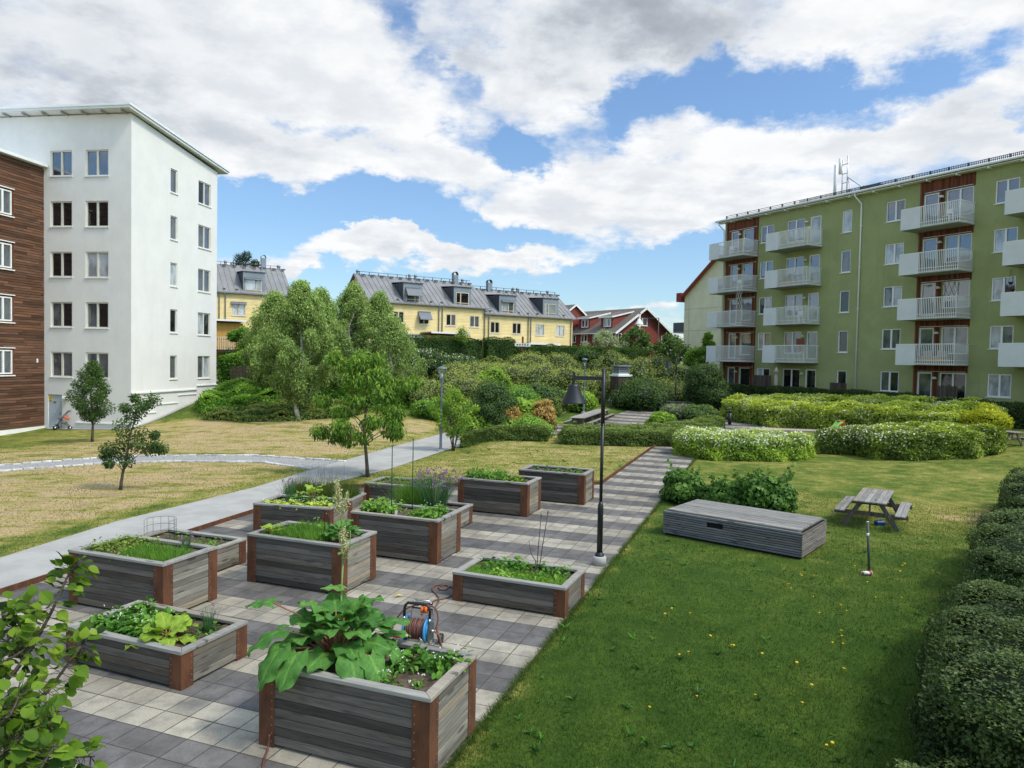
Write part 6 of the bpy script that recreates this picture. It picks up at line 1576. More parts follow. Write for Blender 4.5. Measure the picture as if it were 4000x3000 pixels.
tree('elder_shrub', 'small shrub growing out of the top of the long thuja hedge', -5.0, 69.3, 1.7, .04, egg(10, .3, 1.7, .7, .35, .4), .35, 1200, .14, 'lf_bright', z=5.5, tb=.4)
sg_ = empty('signpost', (.95, 68.5, tz(.95, 68.5)), rad(5), 'brown post with a small white sign at the hedge gap', 'sign')
mb = MB(); mb.box(-.08, .08, -.08, .08, 0, 3.0, t=.5); mb.build('post', MAT['redwood'], sg_)
mb = MB(); mb.box(-.75, .75, -.14, -.10, 2.05, 2.35, t=.5); bd = mb.build('board', MAT['whitepaint'], sg_)
mb = MB(); 
for k in range(5): mb.box(-.6 + k * .25, -.45 + k * .25, -.145, -.141, 2.13, 2.27, t=.5)
mb.build('lettering', MAT['metaldark'], bd)
def S(px, topy, wpx, d, m, label, n=2600, size=.16, name='willow_shrub', hmin=1.2, **k):
    n = int(n * 1.5); k['asp'] = max(k.get('asp', .55), .40)
    x = (px - 2000) / FPX * d; z = tz(x, d); yh = 1404 + .02 * (px - 2000); top = CAM_H + (yh - topy) * d / FPX; h = max(hmin, top - z); r = wpx * d / FPX / 2
    zz = top - h
    return shrub(x, d, r, min(r, 2.2), h, n, size, m, label, name=name, z=zz, **k)
wg = 'rounded willows on the slope'
S(1680, 1352, 330, 63, 'lf_dark', 'dog rose thicket with pale pink flowers below the tall thuja hedge', 5200, .15, 'rose_shrub', flowers=('whiteflower', 420, .12), nl=16, lr=.85)
S(1800, 1372, 190, 61.5, 'lf_dark', 'dark rose thicket right of the flowering one, over the timber steps', 3000, .15, 'rose_shrub', flowers=('whiteflower', 160, .11), nl=12, lr=.8)
for px, ty, w, d, lb in ((1790, 1408, 190, 58, 'golden-tipped round willow right of the timber steps, topmost'), (1885, 1400, 230, 58.5, 'golden-tipped round willow below the hedge gap'), (2000, 1405, 230, 57.5, 'wide golden-tipped willow below the short thuja hedge'), (2110, 1412, 220, 56.5, 'wide golden-tipped willow below the signpost'), (2225, 1410, 230, 56, 'golden-tipped willow left of the second grey-blue lamp'), (2330, 1435, 200, 60.5, 'low golden willow behind the ventilation tower')):
    S(px, ty, w, d, 'lf_willow', lb, 5200, .13, group=wg, nl=14, up=.7, tb=.58, asp=.3)
S(2070, 1366, 250, 63, 'lf_willow', 'feathery grey-green willow behind the golden ones', 4600, .15, group=wg, nl=12, tb=.55, asp=.3)
S(2180, 1372, 200, 64, 'lf_willow', 'feathery grey-green willow in front of the thuja hedge, left of the lamp head', 3200, .15, group=wg, nl=10, tb=.5, asp=.3)
S(2290, 1352, 130, 66, 'lf_thuja', 'dark green bush right behind the second grey-blue lamp', 2600, .15, 'juniper_shrub')
for px, ty, w, d, lb in ((2390, 1362, 210, 63, 'feathery willow behind the ventilation tower hood'), (2470, 1385, 220, 60, 'feathery willow right of the ventilation tower'), (2560, 1378, 240, 64, 'feathery willow behind the second black lamp'), (2650, 1405, 220, 61, 'feathery willow right of the second black lamp'), (2720, 1430, 170, 60, 'feathery willow against the pale green building')):
    S(px, ty, w, d, 'lf_willow', lb, 3800, .15, group=wg, nl=12, tb=.5, asp=.3)
S(2420, 1470, 190, 59.5, 'lf_willow', 'dark feathery willow low behind the ventilation tower', 3200, .14, group=wg, tb=.3, asp=.32)
S(2610, 1470, 240, 57.5, 'lf_willow', 'dark feathery willow low behind the second black lamp', 4200, .14, group=wg, tb=.32, asp=.32)
S(1560, 1425, 260, 51, 'lf_willow', 'big grassy-leaved willow right of the cherry tree', 6500, .14, group=wg, nl=14, tb=.42, asp=.28, droop=.6)
S(1665, 1470, 200, 48.5, 'lf_willow', 'grassy-leaved willow behind the first grey-blue lamp', 4200, .14, group=wg, tb=.4, asp=.28, droop=.6)
S(1810, 1442, 250, 50, 'lf_willow', 'large round grey-green willow right of the first grey-blue lamp', 7500, .12, group=wg, nl=15, tb=.55, asp=.3)
S(1925, 1428, 170, 53, 'lf_bright', 'bright green spiky shrub between the round willows', 4200, .15, 'ninebark_shrub', tb=.5)
S(2010, 1500, 230, 47, 'lf_herb', 'mid-green rambling rose bush with a few pink flowers', 5200, .13, 'rose_shrub', flowers=('purple', 40, .12), nl=12, tb=.45)
S(2120, 1478, 200, 51, 'lf_dark', 'dark green bush on the slope left of the cone lamp', 4200, .14, 'lilac_shrub', tb=.5)
S(2215, 1500, 190, 57, 'lf_herb', 'rose bush with cream flowers behind the cone lamp', 4200, .13, 'rose_shrub', flowers=('whiteflower', 90, .13))
S(2050, 1545, 150, 43.5, 'lf_bright', 'bright maple-leaved shrub above the low front hedge', 4200, .15, 'elder_shrub', tb=.55)
S(2235, 1525, 190, 53, 'lf_bright', 'broad bright shrub behind the long picnic table', 6000, .16, 'elder_shrub', tb=.5, asp=.65, nl=13)
S(2110, 1595, 150, 44.5, 'lf_herb', 'lush green perennial clump left of the long picnic table', 4200, .14, 'perennial_clump', tb=.5, hmin=.8)
S(2345, 1598, 110, 56, 'lf_thuja', 'low juniper right behind the long picnic table', 2400, .12, 'juniper_shrub', hmin=.6)
S(1930, 1478, 185, 40.5, 'lf_dark', 'big dark oval bush right of the light green small tree', 10500, .10, 'hornbeam_shrub', nl=16, tb=.42, tmpl=T_F)
S(1990, 1585, 110, 40, 'lf_flower', 'tan-plumed astilbe left of the bright shrub', 2000, .12, 'astilbe_clump', hmin=.8, up=.9, asp=.25, droop=-.7)
S(2125, 1558, 110, 42.5, 'lf_flower', 'tan-plumed astilbe in front of the dark slope bush', 2200, .12, 'astilbe_clump', hmin=.8, up=.9, asp=.25, droop=-.7)
S(2060, 1622, 190, 39.5, 'lf_herb', 'light green leafy clump just behind the low front hedge', 4200, .12, 'perennial_clump', hmin=.7, tb=.55)
S(1860, 1612, 130, 39.8, 'lf_bright', 'yellow-green fern clump behind the front hedge, left end', 2400, .12, 'fern_clump', hmin=.6)
S(1690, 1552, 170, 45, 'lf_herb', 'clipped flowering rose hedge behind the path lamp', 4200, .11, 'rose_shrub', flowers=('whiteflower', 60, .09), hmin=.9, flat=.6)
S(1790, 1555, 120, 44, 'lf_dark', 'dark low rose bush right of the path lamp', 2600, .12, 'rose_shrub', hmin=.9, flat=.5)
S(2150, 1662, 60, 42.5, 'lf_purple', 'small purple perennial at the corner of the terrace', 700, .09, 'perennial_clump', hmin=.3)
S(2505, 1458, 215, 55.5, 'lf_dark', 'large dark oval bush behind the barbecue', 9000, .13, 'hornbeam_shrub', nl=15, tb=.5, tmpl=T_F)
S(2760, 1412, 175, 53, 'lf_dark', 'very large dark bush between the terrace and the green building', 12500, .13, 'hornbeam_shrub', nl=17, tb=.36, tmpl=T_F)
S(2655, 1565, 150, 50, 'lf_pale', 'grey-green rounded shrub at the foot of the very large dark bush', 3600, .13, 'dogwood_shrub', tb=.15, hmin=1.0)
S(2735, 1572, 140, 48.5, 'lf_dark', 'leafy dark shrub in front of the very large dark bush', 3600, .13, 'dogwood_shrub', tb=.6, hmin=1.0)
S(2590, 1600, 110, 44.0, 'lf_bright', 'light green broad-leaved shrub at the terrace edge', 3200, .16, 'elder_shrub', tb=.45, hmin=1.0, asp=.6, tmpl=T_F)
# bank right of the white block
bed('ground_cover', 'low brown-green ground cover under the front birch', [(-18.6, 42.4), (-15.6, 41.0), (-12.6, 41.3), (-9.6, 43.2), (-9.0, 45.5), (-12, 46.5), (-17.5, 45.5)], .38, 15000, .11, 'lf_low', cat='ground cover', lump=.12, tb=.62)
bed('ground_cover', 'lush green cover shrubs at the foot of the white block', [(-20.4, 46.2), (-19.0, 43.6), (-17.4, 44.0), (-15.0, 45.8), (-15.2, 48.5), (-18.2, 51.2), (-20.3, 50.5)], .75, 15000, .14, 'lf_herb', cat='ground cover', lump=.22, lumpf=1.3, tb=.45)
bed('ground_cover', 'dark spreading shrubs along the upper path behind the birches', [(-15.0, 48.0), (-9.0, 46.0), (-5.6, 49.0), (-7.5, 56.5), (-14.5, 58.6), (-19.8, 58.6), (-19.6, 54)], .9, 22000, .16, 'lf_herb', cat='ground cover', lump=.30, lumpf=.9, tb=.22)
bed('beech_hedge', 'bright green beech hedge behind the picket fence', [(-24.5, 59.0), (-20.2, 58.2), (-19.2, 60.8), (-23.8, 61.5)], 2.4, 8000, .16, 'lf_herb', lump=.15, tb=.5)
bed('slope_planting', 'mixed green planting covering the slope under the willows', [(-5, 46.8), (0, 41.5), (1.8, 42.0), (2.2, 46.5), (5.4, 53.5), (9.0, 60.5), (19, 66.5), (16, 74), (8, 71.5), (0, 67), (-8, 64), (-6.4, 61), (-2, 56)], .75, 42000, .17, 'lf_willow', cat='planting', lump=.30, lumpf=.8, tb=.33)
bed('slope_planting', 'dark shrub belt at the top of the bank behind the birch grove', [(-27, 67.5), (-19, 67.2), (-11, 67.0), (-9.5, 70.0), (-18, 71.5), (-27, 71.5)], 2.6, 14000, .2, 'lf_dark', cat='planting', lump=.5, lumpf=.8, tb=.45)

# --- clipped hedges and flowering beds
H0 = [at(1800, 1752), at(1870, 1728), at(2000, 1722), at(2138, 1726), (2.0, 38.7), (.3, 38.9), (-1.2, 37.3)]
bed('low_hedge', 'low trimmed spirea hedge left of the worn gap, beside the small light green tree', H0, .72, 20000, .085, 'lf_low', group='low trimmed hedges along the lawn', lump=.07, lumpf=2.2, tb=.50)
H1 = [at(2185, 1737), at(2420, 1744), at(2560, 1746), at(2705, 1750), at(2790, 1712), at(2832, 1672), (12.1, 45.6), (10.6, 43.0), (8.4, 41.0), (4.8, 39.7), (2.9, 38.9)]
bed('low_hedge', 'long low trimmed hedge between the lawn and the barbecue terrace', H1, .74, 42000, .085, 'lf_low', group='low trimmed hedges along the lawn', lump=.06, lumpf=2.0, tb=.50)
def ftop(z0, x0=None):
    def f(P): w = np.clip((P[:, 2] - ter(P[:, 0], P[:, 1])) - z0, .02, 1) ** 1.4; return w
    return f
B1 = [at(2712, 1792), at(2790, 1800), at(2950, 1804), at(3110, 1802), at(3180, 1790), (13.4, 33.4), (12.6, 34.8), (9.6, 35.2), (8.0, 34.4), (7.55, 32.8)]
bed('flowering_hedge', 'compact yellow-green spirea hedge thick with white blossom, nearest the paved path', B1, 1.05, 30000, .10, 'lf_spirea', group='white-flowering spirea beds', lump=.10, lumpf=1.9, tb=.62, flowers=('whiteflower', 6500, .08, ftop(.35)), rnd=.6)
B2 = [at(3335, 1780), at(3420, 1798), at(3600, 1800), at(3800, 1794), at(3925, 1770), (22.6, 33.2), (20.8, 35.6), (17.0, 36.0), (14.8, 34.4)]
bed('flowering_hedge', 'green spirea hedge with white blossom on its left end, right of the toy slide', B2, 1.22, 34000, .11, 'lf_spirea2', group='white-flowering spirea beds', lump=.12, lumpf=1.8, tb=.42, flowers=('whiteflower', 2200, .09, lambda P: np.clip((P[:, 2] - ter(P[:, 0], P[:, 1])) - .45, .01, 1) * np.clip((20.5 - P[:, 0]) / 5, .06, 1)), rnd=.6)
B3 = [(15.0, 47.5), (16.2, 44.9), (19.2, 42.6), (21.6, 40.0), (23.2, 37.2), (26.8, 38.4), (27.5, 41.4), (25.0, 45.6), (21.8, 50.0), (18.6, 53.4), (15.8, 52.6), (14.7, 49.8)]
bed('flowering_hedge', 'very large spirea bed with white blossom in front of the green building', B3, 1.28, 62000, .13, 'lf_spirea2', group='white-flowering spirea beds', lump=.13, lumpf=1.4, tb=.66, flowers=('whiteflower', 3200, .10, lambda P: np.clip((P[:, 2] - ter(P[:, 0], P[:, 1])) - .3, .02, 1) * (.15 + np.clip(np.sin(P[:, 0] * 1.3 + 1) * np.sin(P[:, 1] * 1.1) * 1.5, 0, 1))), rnd=.9)
def gl_(x0, x1, y0=-3.2, w=1.0): return [gb(x0, y0, 0)[:2], gb(x1, y0, 0)[:2], gb(x1, y0 + w, 0)[:2], gb(x0, y0 + w, 0)[:2]]
for x0, x1, y0, lb in ((.6, 7.4, -3.4, 'dark clipped hedge along the left end of the green building'), (7.7, 19.4, -3.3, 'long dark clipped hedge along the middle of the green building'), (19.6, 27.5, -4.5, 'dark clipped hedge stepping forward at the right end of the green building')):
    bed('clipped_hedge', lb, gl_(x0, x1, y0), 1.3, int(3000 * (x1 - x0)), .095, 'lf_hedge', group='dark clipped hedges along the green building', ztop=2.62 if x0 < 19 else 2.45, lump=.05, lumpf=2.4, tb=.45, skirt=.0)
S(3862, 1575, 170, 36.5, 'lf_yellow', 'bright yellow-leaved maple shrub at the right end of the large spirea bed', 4200, .13, 'golden_maple', nl=10, stems=True, flat=.3, hmin=1.8, asp=.4, core=.35, tb=.5)
S(3170, 1545, 60, 54, 'lf_yellow', 'small yellow-leaved shrub tip above the large spirea bed', 700, .14, 'golden_maple', hmin=1.0)
# currant bushes behind the storage box
for px, by, w, ty, lb in ((2672, 1960, 200, 1815, 'leafy currant bush at the left behind the storage box'), (2835, 1985, 190, 1850, 'middle currant bush behind the storage box'), (2990, 2010, 240, 1812, 'right-hand currant bush with long shoots behind the storage box')):
    x, y = at(px, by, 0); d = y; h = CAM_H - (ty - 1418) * d / FPX; r = w * d / FPX / 2
    A = shrub(x, y, r, r * .8, h - .12, 3600, .105, 'lf_currant', lb, 'currant_bush', 'currant bushes behind the storage box', nl=12, asp=.8, tmpl=T_B, droop=.3, tb=.45, lr=r * .42)
    B = NP(); mb = MB()
    for k in range(9):
        a = rng.uniform(0, 6.28); tip = np.array([r * .8 * math.cos(a), r * .6 * math.sin(a), h * rng.uniform(.85, 1.12)]); mb.tube([(0, 0, .1), tuple(tip * .6), tuple(tip)], [.012, .007, .003], 4, t=.5)
        nn = 14; f = rng.uniform(.55, 1, nn); pp = tip * f[:, None] + rng.normal(0, .03, (nn, 3)); B.inst(T_B[0], T_B[1], pp, sph(nn) + [0, 0, -.2], sph(nn, 1.2), .10, .085, rng.uniform(.4, .9, nn))
    B.build('shoots', MAT['lf_currant'], A); mb.build('twigs', MAT['bark'], A)

# big dark hedge at the right edge of the lawn
c38, s38 = math.sin(rad(38.5)), math.cos(rad(38.5))
def hr(a, b, w): n_ = (s38 * w, -c38 * w); return [a, ((a[0] + b[0]) / 2 - .18 * s38, (a[1] + b[1]) / 2 + .18 * c38), b, (b[0] + n_[0] * .5 + .3 * c38, b[1] + n_[1] * .5 + .3 * s38), (b[0] + n_[0], b[1] + n_[1]), (a[0] + n_[0], a[1] + n_[1]), (a[0] + n_[0] * .5 - .3 * c38, a[1] + n_[1] * .5 - .3 * s38)]
G_ = 'dark dense bushes along the right edge of the lawn'
bed('dark_hedge_bush', 'nearest and largest dark bush in the lower right corner', hr((4.15, 7.0), (7.25, 11.2), 2.8), 1.15, 56000, .048, 'lf_hedge', 'bush', G_, asp=.6, lump=.075, lumpf=2.6, rnd=.9, tb=.48, tmpl=T_F)
bed('dark_hedge_bush', 'second dark bush, between the nearest one and the picnic lawn', hr((7.9, 12.0), (11.3, 16.5), 2.7), 1.20, 36000, .052, 'lf_hedge', 'bush', G_, asp=.6, lump=.09, lumpf=2.0, rnd=.7, tb=.45)
bed('dark_hedge_bush', 'third and farthest dark bush at the right edge of the lawn', hr((12.2, 17.4), (15.9, 22.4), 2.5), 1.25, 22000, .062, 'lf_hedge', 'bush', G_, asp=.6, lump=.09, lumpf=2.0, rnd=.7, tb=.42)
bed('dark_hedge_bush', 'low sprawling shoots of dark leaves at the bottom right edge', hr((3.45, 6.0), (4.3, 7.1), 1.8), .50, 10000, .045, 'lf_hedge', 'bush', G_, asp=.6, lump=.12, lumpf=3, rnd=.5, tb=.55, tmpl=T_F)

# stray shoots standing out of the dark bushes
for lb, (ax, ay), (bx, by), n in (('thin stray shoots sticking out of the nearest dark bush', (4.95, 7.7), (7.6, 11.2), 70), ('thin stray shoots sticking out of the second dark bush', (8.4, 12.0), (11.6, 16.4), 60)):
    A = NP(); mb = MB()
    for k in range(n):
        f = rng.uniform(0, 1); w_ = rng.uniform(.05, 2.2); x = ax + (bx - ax) * f + s38 * w_; y = ay + (by - ay) * f - c38 * w_; z = tz(x, y) + 1.0 - .25 * max(0, .4 - w_); L_ = rng.uniform(.12, .32); d = Vector((rng.normal(0, .35), rng.normal(0, .35), 1)).normalized(); a = Vector((x, y, z)); b = a + d * L_
        mb.tube([a, b], .0025, 3, t=.5); q = int(4 + L_ * 26); t_ = np.linspace(.2, 1, q)[:, None]; pp = np.array(a[:]) + np.array((b - a)[:]) * t_; A.inst(T_F[0], T_F[1], pp, sph(q, .4), sph(q, .8), .045, .028, rng.uniform(.45, 1, q))
    o = mb.build('hedge_shoots', MAT['bark']); A.build('leaves', MAT['lf_hedge'], o); tag(o, lb, 'shoots', 'stray shoots of the dark bushes', 'stuff')
# ------------------------------------------------------------------ plants in the planters
def leafy(A, pos, n, r, h, size, asp=.75, tmpl=T_B, droop=.15, up=1.2, tb=.5, tv=.28, hmin=.15):
    """n leaves on a low mound of radius r and height h around pos"""
    a = rng.uniform(0, 6.28, n); q = r * np.sqrt(rng.uniform(0, 1, n)); z = h * (hmin + (1 - hmin) * (1 - (q / r) ** 2) * rng.uniform(.45, 1, n))
    p = np.c_[pos[0] + q * np.cos(a), pos[1] + q * np.sin(a), pos[2] + z]
    X = np.c_[np.cos(a), np.sin(a), -droop + np.zeros(n)] + rng.normal(0, .5, (n, 3)); N = rng.normal(0, .35, (n, 3)) + [0, 0, up]
    s = size * rng.uniform(.6, 1.3, n); A.inst(tmpl[0], tmpl[1], p, X, N, s, s * asp, np.clip(tb + .25 * (z / h - .6) + rng.normal(0, tv * .5, n), .05, 1))
def patch(name, label, w, x0, x1, y0, y1, n, r, h, per, size, m, cat='plant', asp=.75, tmpl=T_B, droop=.15, up=1.2, flowers=None, tb=.5, group=None, kind=None, spread=None):
    A = NP(); B = NP(); nb = 0
    for k in range(n):
        x, y = rng.uniform(x0, x1), rng.uniform(y0, y1); p = w(x, y); leafy(A, (p[0], p[1], p[2] - .01), per, r * rng.uniform(.7, 1.2), h * rng.uniform(.65, 1.2), size, asp, tmpl, droop, up, np.clip(tb + rng.normal(0, .1), .2, .9))
        if flowers and rng.uniform() < flowers[1]:
            f = 3; q = np.c_[p[0] + rng.normal(0, r * .5, f), p[1] + rng.normal(0, r * .5, f), p[2] + h * rng.uniform(.9, 1.3, f)]
            for s_ in range(3): B.inst(T_D[0], T_D[1], q, sph(f), sph(f, 1.0), flowers[2], flowers[2] * .8, rng.uniform(.3, 1, f))
            nb += 1
    c = w((x0 + x1) / 2, (y0 + y1) / 2); o = A.build(name, MAT[m]); o.data.transform(Matrix.Translation((-c[0], -c[1], -c[2]))); o.location = c; tag(o, label, cat, group, kind or (None if name == 'seedling' else 'stuff'))
    if nb:
        f = B.build('flowers', MAT[flowers[0]], o); f.data.transform(Matrix.Translation((-c[0], -c[1], -c[2]))); f['kind'] = 'stuff'
    return o
def blades(name, label, w, x0, x1, y0, y1, n, L, wd, m, cat='plant', spread=.35, tb=.5, group=None, zoff=0, curve=.25):
    A = NP(); x = rng.uniform(x0, x1, n); y = rng.uniform(y0, y1, n); p = np.array([w(a, b) for a, b in zip(x, y)]); p[:, 2] += zoff
    X = np.c_[rng.normal(0, spread, n), rng.normal(0, spread, n), np.ones(n)]; tv = [(0, -.5, 0), (0, .5, 0), (.5, .35, curve * .25), (.5, -.35, curve * .25), (1, 0, curve)]
    s = L * rng.uniform(.5, 1.15, n); A.inst(tv, [(0, 1, 2, 3)], p, X, sph(n), s, wd, np.clip(tb + rng.normal(0, .2, n), .05, 1))
    A2 = NP(); st = np.random.get_state
    # tips as triangles of the same blades
    V = A.V[0].reshape(n, 5, 3); A.raw(V[:, 2:].reshape(-1, 3).astype(float), (np.array([[0, 2, 1]]) + (np.arange(n) * 3)[:, None]), A.T[0])
    c = w((x0 + x1) / 2, (y0 + y1) / 2); o = A.build(name, MAT[m]); o.data.transform(Matrix.Translation((-c[0], -c[1], -c[2]))); o.location = c; tag(o, label, cat, group, 'stuff'); return o, V[:, 4]
def chives(label, w, x, y, r, h, n, nf, fs=.035, name='chives'):
    t = empty(name, w(x, y), 0, label, 'herb', 'clumps of flowering chives'); A = NP()
    a = rng.uniform(0, 6.28, n); q = r * .35 * np.sqrt(rng.uniform(0, 1, n)); p = np.c_[q * np.cos(a), q * np.sin(a), np.zeros(n)]
    X = np.c_[np.cos(a) * rng.uniform(0, .9, n) * r / h, np.sin(a) * rng.uniform(0, .9, n) * r / h, np.ones(n)]; L = h * rng.uniform(.6, 1.05, n)
    tv = [(0, -.5, 0), (0, .5, 0), (1, .3, .06), (1, -.3, .06)]; A.inst(tv, [(0, 1, 2, 3)], p, X, sph(n), L, .007, rng.uniform(.2, .8, n)); A.build('leaves', MAT['lf_chive'], t)
    if nf:
        k = rng.choice(n, nf, replace=False); tips = p[k] + unit(X[k]) * L[k][:, None] * 1.08; B = NP()
        for s_ in range(14): d = sph(nf); B.inst(T_D[0], T_D[1], tips + d * fs * .15, d, sph(nf), fs * .6, fs * .35, rng.uniform(.1, 1, nf))
        f = B.build('flower_heads', MAT['purple'], t); f['kind'] = 'stuff'
    return t

def big_leaf(A, base, d, L, W, droop=.5, ruf=.10, tint=.5, cup=.12, roll=0.0, heart=.25, nx=15, ny=11):
    """one large ruffled leaf blade as a curved grid with a pale midrib"""
    d = Vector(d).normalized(); side = Vector((0, 0, 1)).cross(d)
    if side.length < .05: side = Vector((1, 0, 0))
    side.normalize(); nrm = d.cross(side) * -1.0
    side = (side * math.cos(roll) + nrm * math.sin(roll)).normalized(); nrm = side.cross(d).normalized() * -1
    if nrm.z < 0: nrm = -nrm
    ph = rng.uniform(0, 6.28, 3); V = []; 
    for i in range(nx + 1):
        u = i / nx; ww = max(.10, math.sin(math.pi * min(1, u * .90 + .10)) ** .55) * (1 - .16 * u)
        for j in range(ny + 1):
            v = j / ny * 2 - 1; e = abs(v) ** 2
            x = u - heart * e * (1 - u) ** 1.5 + .03 * math.sin(u * 24 + ph[0]) * e
            y = v * ww * .5 * (1 + .07 * math.sin(u * 19 + ph[1]))
            z = -droop * u * u * .6 + cup * abs(v) * ww - droop * .25 * v * v * ww + ruf * e * math.sin(u * 15 + (2.2 if v > 0 else 0) + ph[2]) * .9 + .02 * math.sin(v * 9 + u * 14)
            V.append(Vector(base) + d * (x * L) + side * (y * W) + nrm * (z * L))
    V = np.array([tuple(v) for v in V]); i, j = np.meshgrid(np.arange(nx), np.arange(ny), indexing='ij'); a = (i * (ny + 1) + j).ravel()
    F = np.stack([a, a + 1, a + ny + 2, a + ny + 1], 1); vv = (j.ravel() + .5) / ny * 2 - 1
    uu = (i.ravel() + .5) / nx; fr_ = np.mod((uu - .38 * np.abs(vv)) * 6.0, 1.0); vein = np.exp(-((fr_ - .5) / .16) ** 2) * .16
    T = np.clip(tint + vein - .05 * np.abs(vv) + np.where(np.abs(vv) < 1.2 / ny, .26, 0) + rng.normal(0, .03, len(F)), .05, 1)
    A.raw(V, F, T, True)
    return Vector(base)
def rhubarb(label, w, x, y, n, L, H, spread, m='lf_rhubarb', stalk=None, asp=.95, name='rhubarb', dirs=None, rag=False, cat='vegetable'):
    c = w(x, y); t = empty(name, c, 0, label, cat); A = NP(); mb = MB()
    for k in range(n):
        a = k * 2.4 + rng.normal(0, .25); f = (k + .5) / n; el = 1.25 - 1.0 * f; rr = spread * (.25 + .75 * f) * rng.uniform(.85, 1.1); hh = H * (1.0 - .75 * f * f) * rng.uniform(.85, 1.1)
        b = Vector((math.cos(a) * rr * .75, math.sin(a) * rr * .75, hh)); mb.tube([(math.cos(a) * .05, math.sin(a) * .05, 0), (b.x * .45, b.y * .45, hh * .62), tuple(b)], [.014, .011, .007], 6, t=.5)
        dr = Vector((math.cos(a), math.sin(a), max(-.25, el * .75 - .15))); big_leaf(A, b, dr, L * rng.uniform(.75, 1.15), L * asp * rng.uniform(.95, 1.2), droop=.25 + .4 * f, ruf=.12, tint=.45 + rng.normal(0, .10) + .12 * (1 - f), roll=rng.normal(0, .25))
    if dirs:
        for (bx, by, bz, dx, dy, dz, l) in dirs: big_leaf(A, (bx, by, bz), (dx, dy, dz), l, l * .85, droop=.55, ruf=.08, tint=.5 + rng.normal(0, .07)); mb.tube([(0, 0, 0), (bx * .5, by * .5, bz * .75), (bx, by, bz)], [.014, .011, .008], 6, t=.5)
    A.build('leaves', MAT[m], t); mb.build('stalks', MAT['redstem'], t)
    return t
RB = rhubarb('huge rhubarb with ruffled leaves spilling over the nearest planter', P[1], .60, .58, 32, .35, .52, .48, dirs=[(-.55, -.25, .42, -.8, -.35, -.2, .40), (-.50, -.45, .30, -.6, -.75, -.75, .42), (-.30, -.50, .28, -.35, -.8, -.6, .40), (.25, -.42, .26, .35, -.8, -.45, .42), (.45, -.40, .22, .6, -.6, -.5, .36), (.48, .15, .38, .95, .2, .25, .32), (.52, .25, .22, .95, .25, .1, .28), (-.75, .05, .62, -.95, .25, .1, .34), (.62, -.15, .20, .9, -.4, -.35, .30)])
c0 = RB.location; tx, ty = at(1268, 2350, 1.55)
st = [(0.02, .05, .1), (-.02, .28, .75), (-.04, .42, 1.1), (-.075, .42, 1.55), (-.12, .40, 1.85)]
mb = MB(); mb.tube(spline(st), [.014 - .010 * i / (6 * (len(st) - 1)) for i in range(6 * (len(st) - 1) + 1)], 8, t=.5); mb.tube(spline([(-.03, .38, .98), (.04, .40, 1.2), (.045, .40, 1.38)]), .006, 6, t=.5); mb.tube(spline([(-.075, .42, 1.5), (-.02, .42, 1.66), (.0, .42, 1.78)]), .006, 6, t=.5); mb.build('flower_stalk', MAT['stem'], RB)
A = NP()
for (a, b, r, n) in (((-.02, .42, 1.14), (-.045, .42, 1.42), .045, 420), ((-.09, .42, 1.62), (-.125, .40, 1.98), .05, 620), ((-.03, .42, 1.62), (.0, .42, 1.84), .03, 240)):
    f = rng.uniform(0, 1, n); p = np.array(a) + (np.array(b) - np.array(a)) * f[:, None] + rng.normal(0, 1, (n, 3)) * r * (1 - .5 * f[:, None]) * .6; A.inst(T_F[0], T_F[1], p, sph(n), sph(n), .022, .018, rng.uniform(.2, 1, n))
A.build('seed_head', MAT['cream_f'], RB)
A = NP()
for b, d, l in (((-.04, .42, 1.12), (-.3, -.8, .1), .10), ((-.03, .40, 1.05), (.5, -.5, .3), .10), ((.04, .40, 1.2), (.7, -.3, .35), .12), ((0.0, .28, .72), (-1, -.1, .2), .26), ((-.07, .42, 1.5), (.6, -.5, .1), .07)): big_leaf(A, b, d, l, l * .8, .3, .06, .7, nx=6, ny=6)
A.build('stem_leaves', MAT['lf_rhubarb'], RB)
patch('strawberry_plants', 'strawberry plants with white flowers in the right half of the nearest planter', P[1], 1.15, 1.95, .55, 1.02, 16, .17, .20, 16, .075, 'lf_straw', 'vegetable', flowers=('whiteflower', .7, .022), tb=.42, group='strawberry plants')
patch('weeds', 'small weeds on the soil at the front right of the nearest planter', P[1], 1.05, 1.85, .15, .60, 15, .11, .10, 9, .055, 'lf_straw', 'plant', flowers=('whiteflower', .4, .02), asp=.45, tb=.5)
patch('strawberry_plants', 'strawberry plants filling the left half of the low front planter', P[2], .14, 1.22, .14, 1.05, 46, .17, .20, 20, .078, 'lf_straw', 'vegetable', tb=.52, flowers=('whiteflower', .25, .018), group='strawberry plants')
rhubarb('pale yellow-green lettuce at the front right of the low planter', P[2], 1.45, .36, 14, .26, .17, .30, 'lf_lettuce', name='lettuce')
patch('strawberry_plants', 'few strawberry plants in the right corner of the low front planter', P[2], 1.62, 1.92, .55, .98, 6, .12, .12, 12, .06, 'lf_straw', 'vegetable', group='strawberry plants')
chives('small chive clump with a few purple heads at the right of the low front planter', P[2], 1.72, .82, .16, .34, 60, 6, .03)
A_ = NP(); 
patch('feverfew', 'yellow-green feverfew in the left half of the dill planter', P[3], .14, 1.1, .16, 1.0, 40, .16, .20, 22, .06, 'lf_spirea', 'herb', asp=.5, tb=.42, tmpl=T_F)
blades('dill', 'feathery bright green dill in the right half of the tall left planter', P[3], .95, 1.94, .12, .75, 5200, .20, .006, 'lf_herb', 'herb', spread=.55, tb=.42)
chives('small purple chive clump at the back of the dill planter', P[3], 1.55, 1.0, .14, .30, 50, 9, .035)
patch('salad_plants', 'rocket and salad in the right end of the low bare-soil planter', P['3b'], 1.15, 1.95, .15, .55, 18, .14, .16, 14, .07, 'lf_herb', 'vegetable', asp=.35)
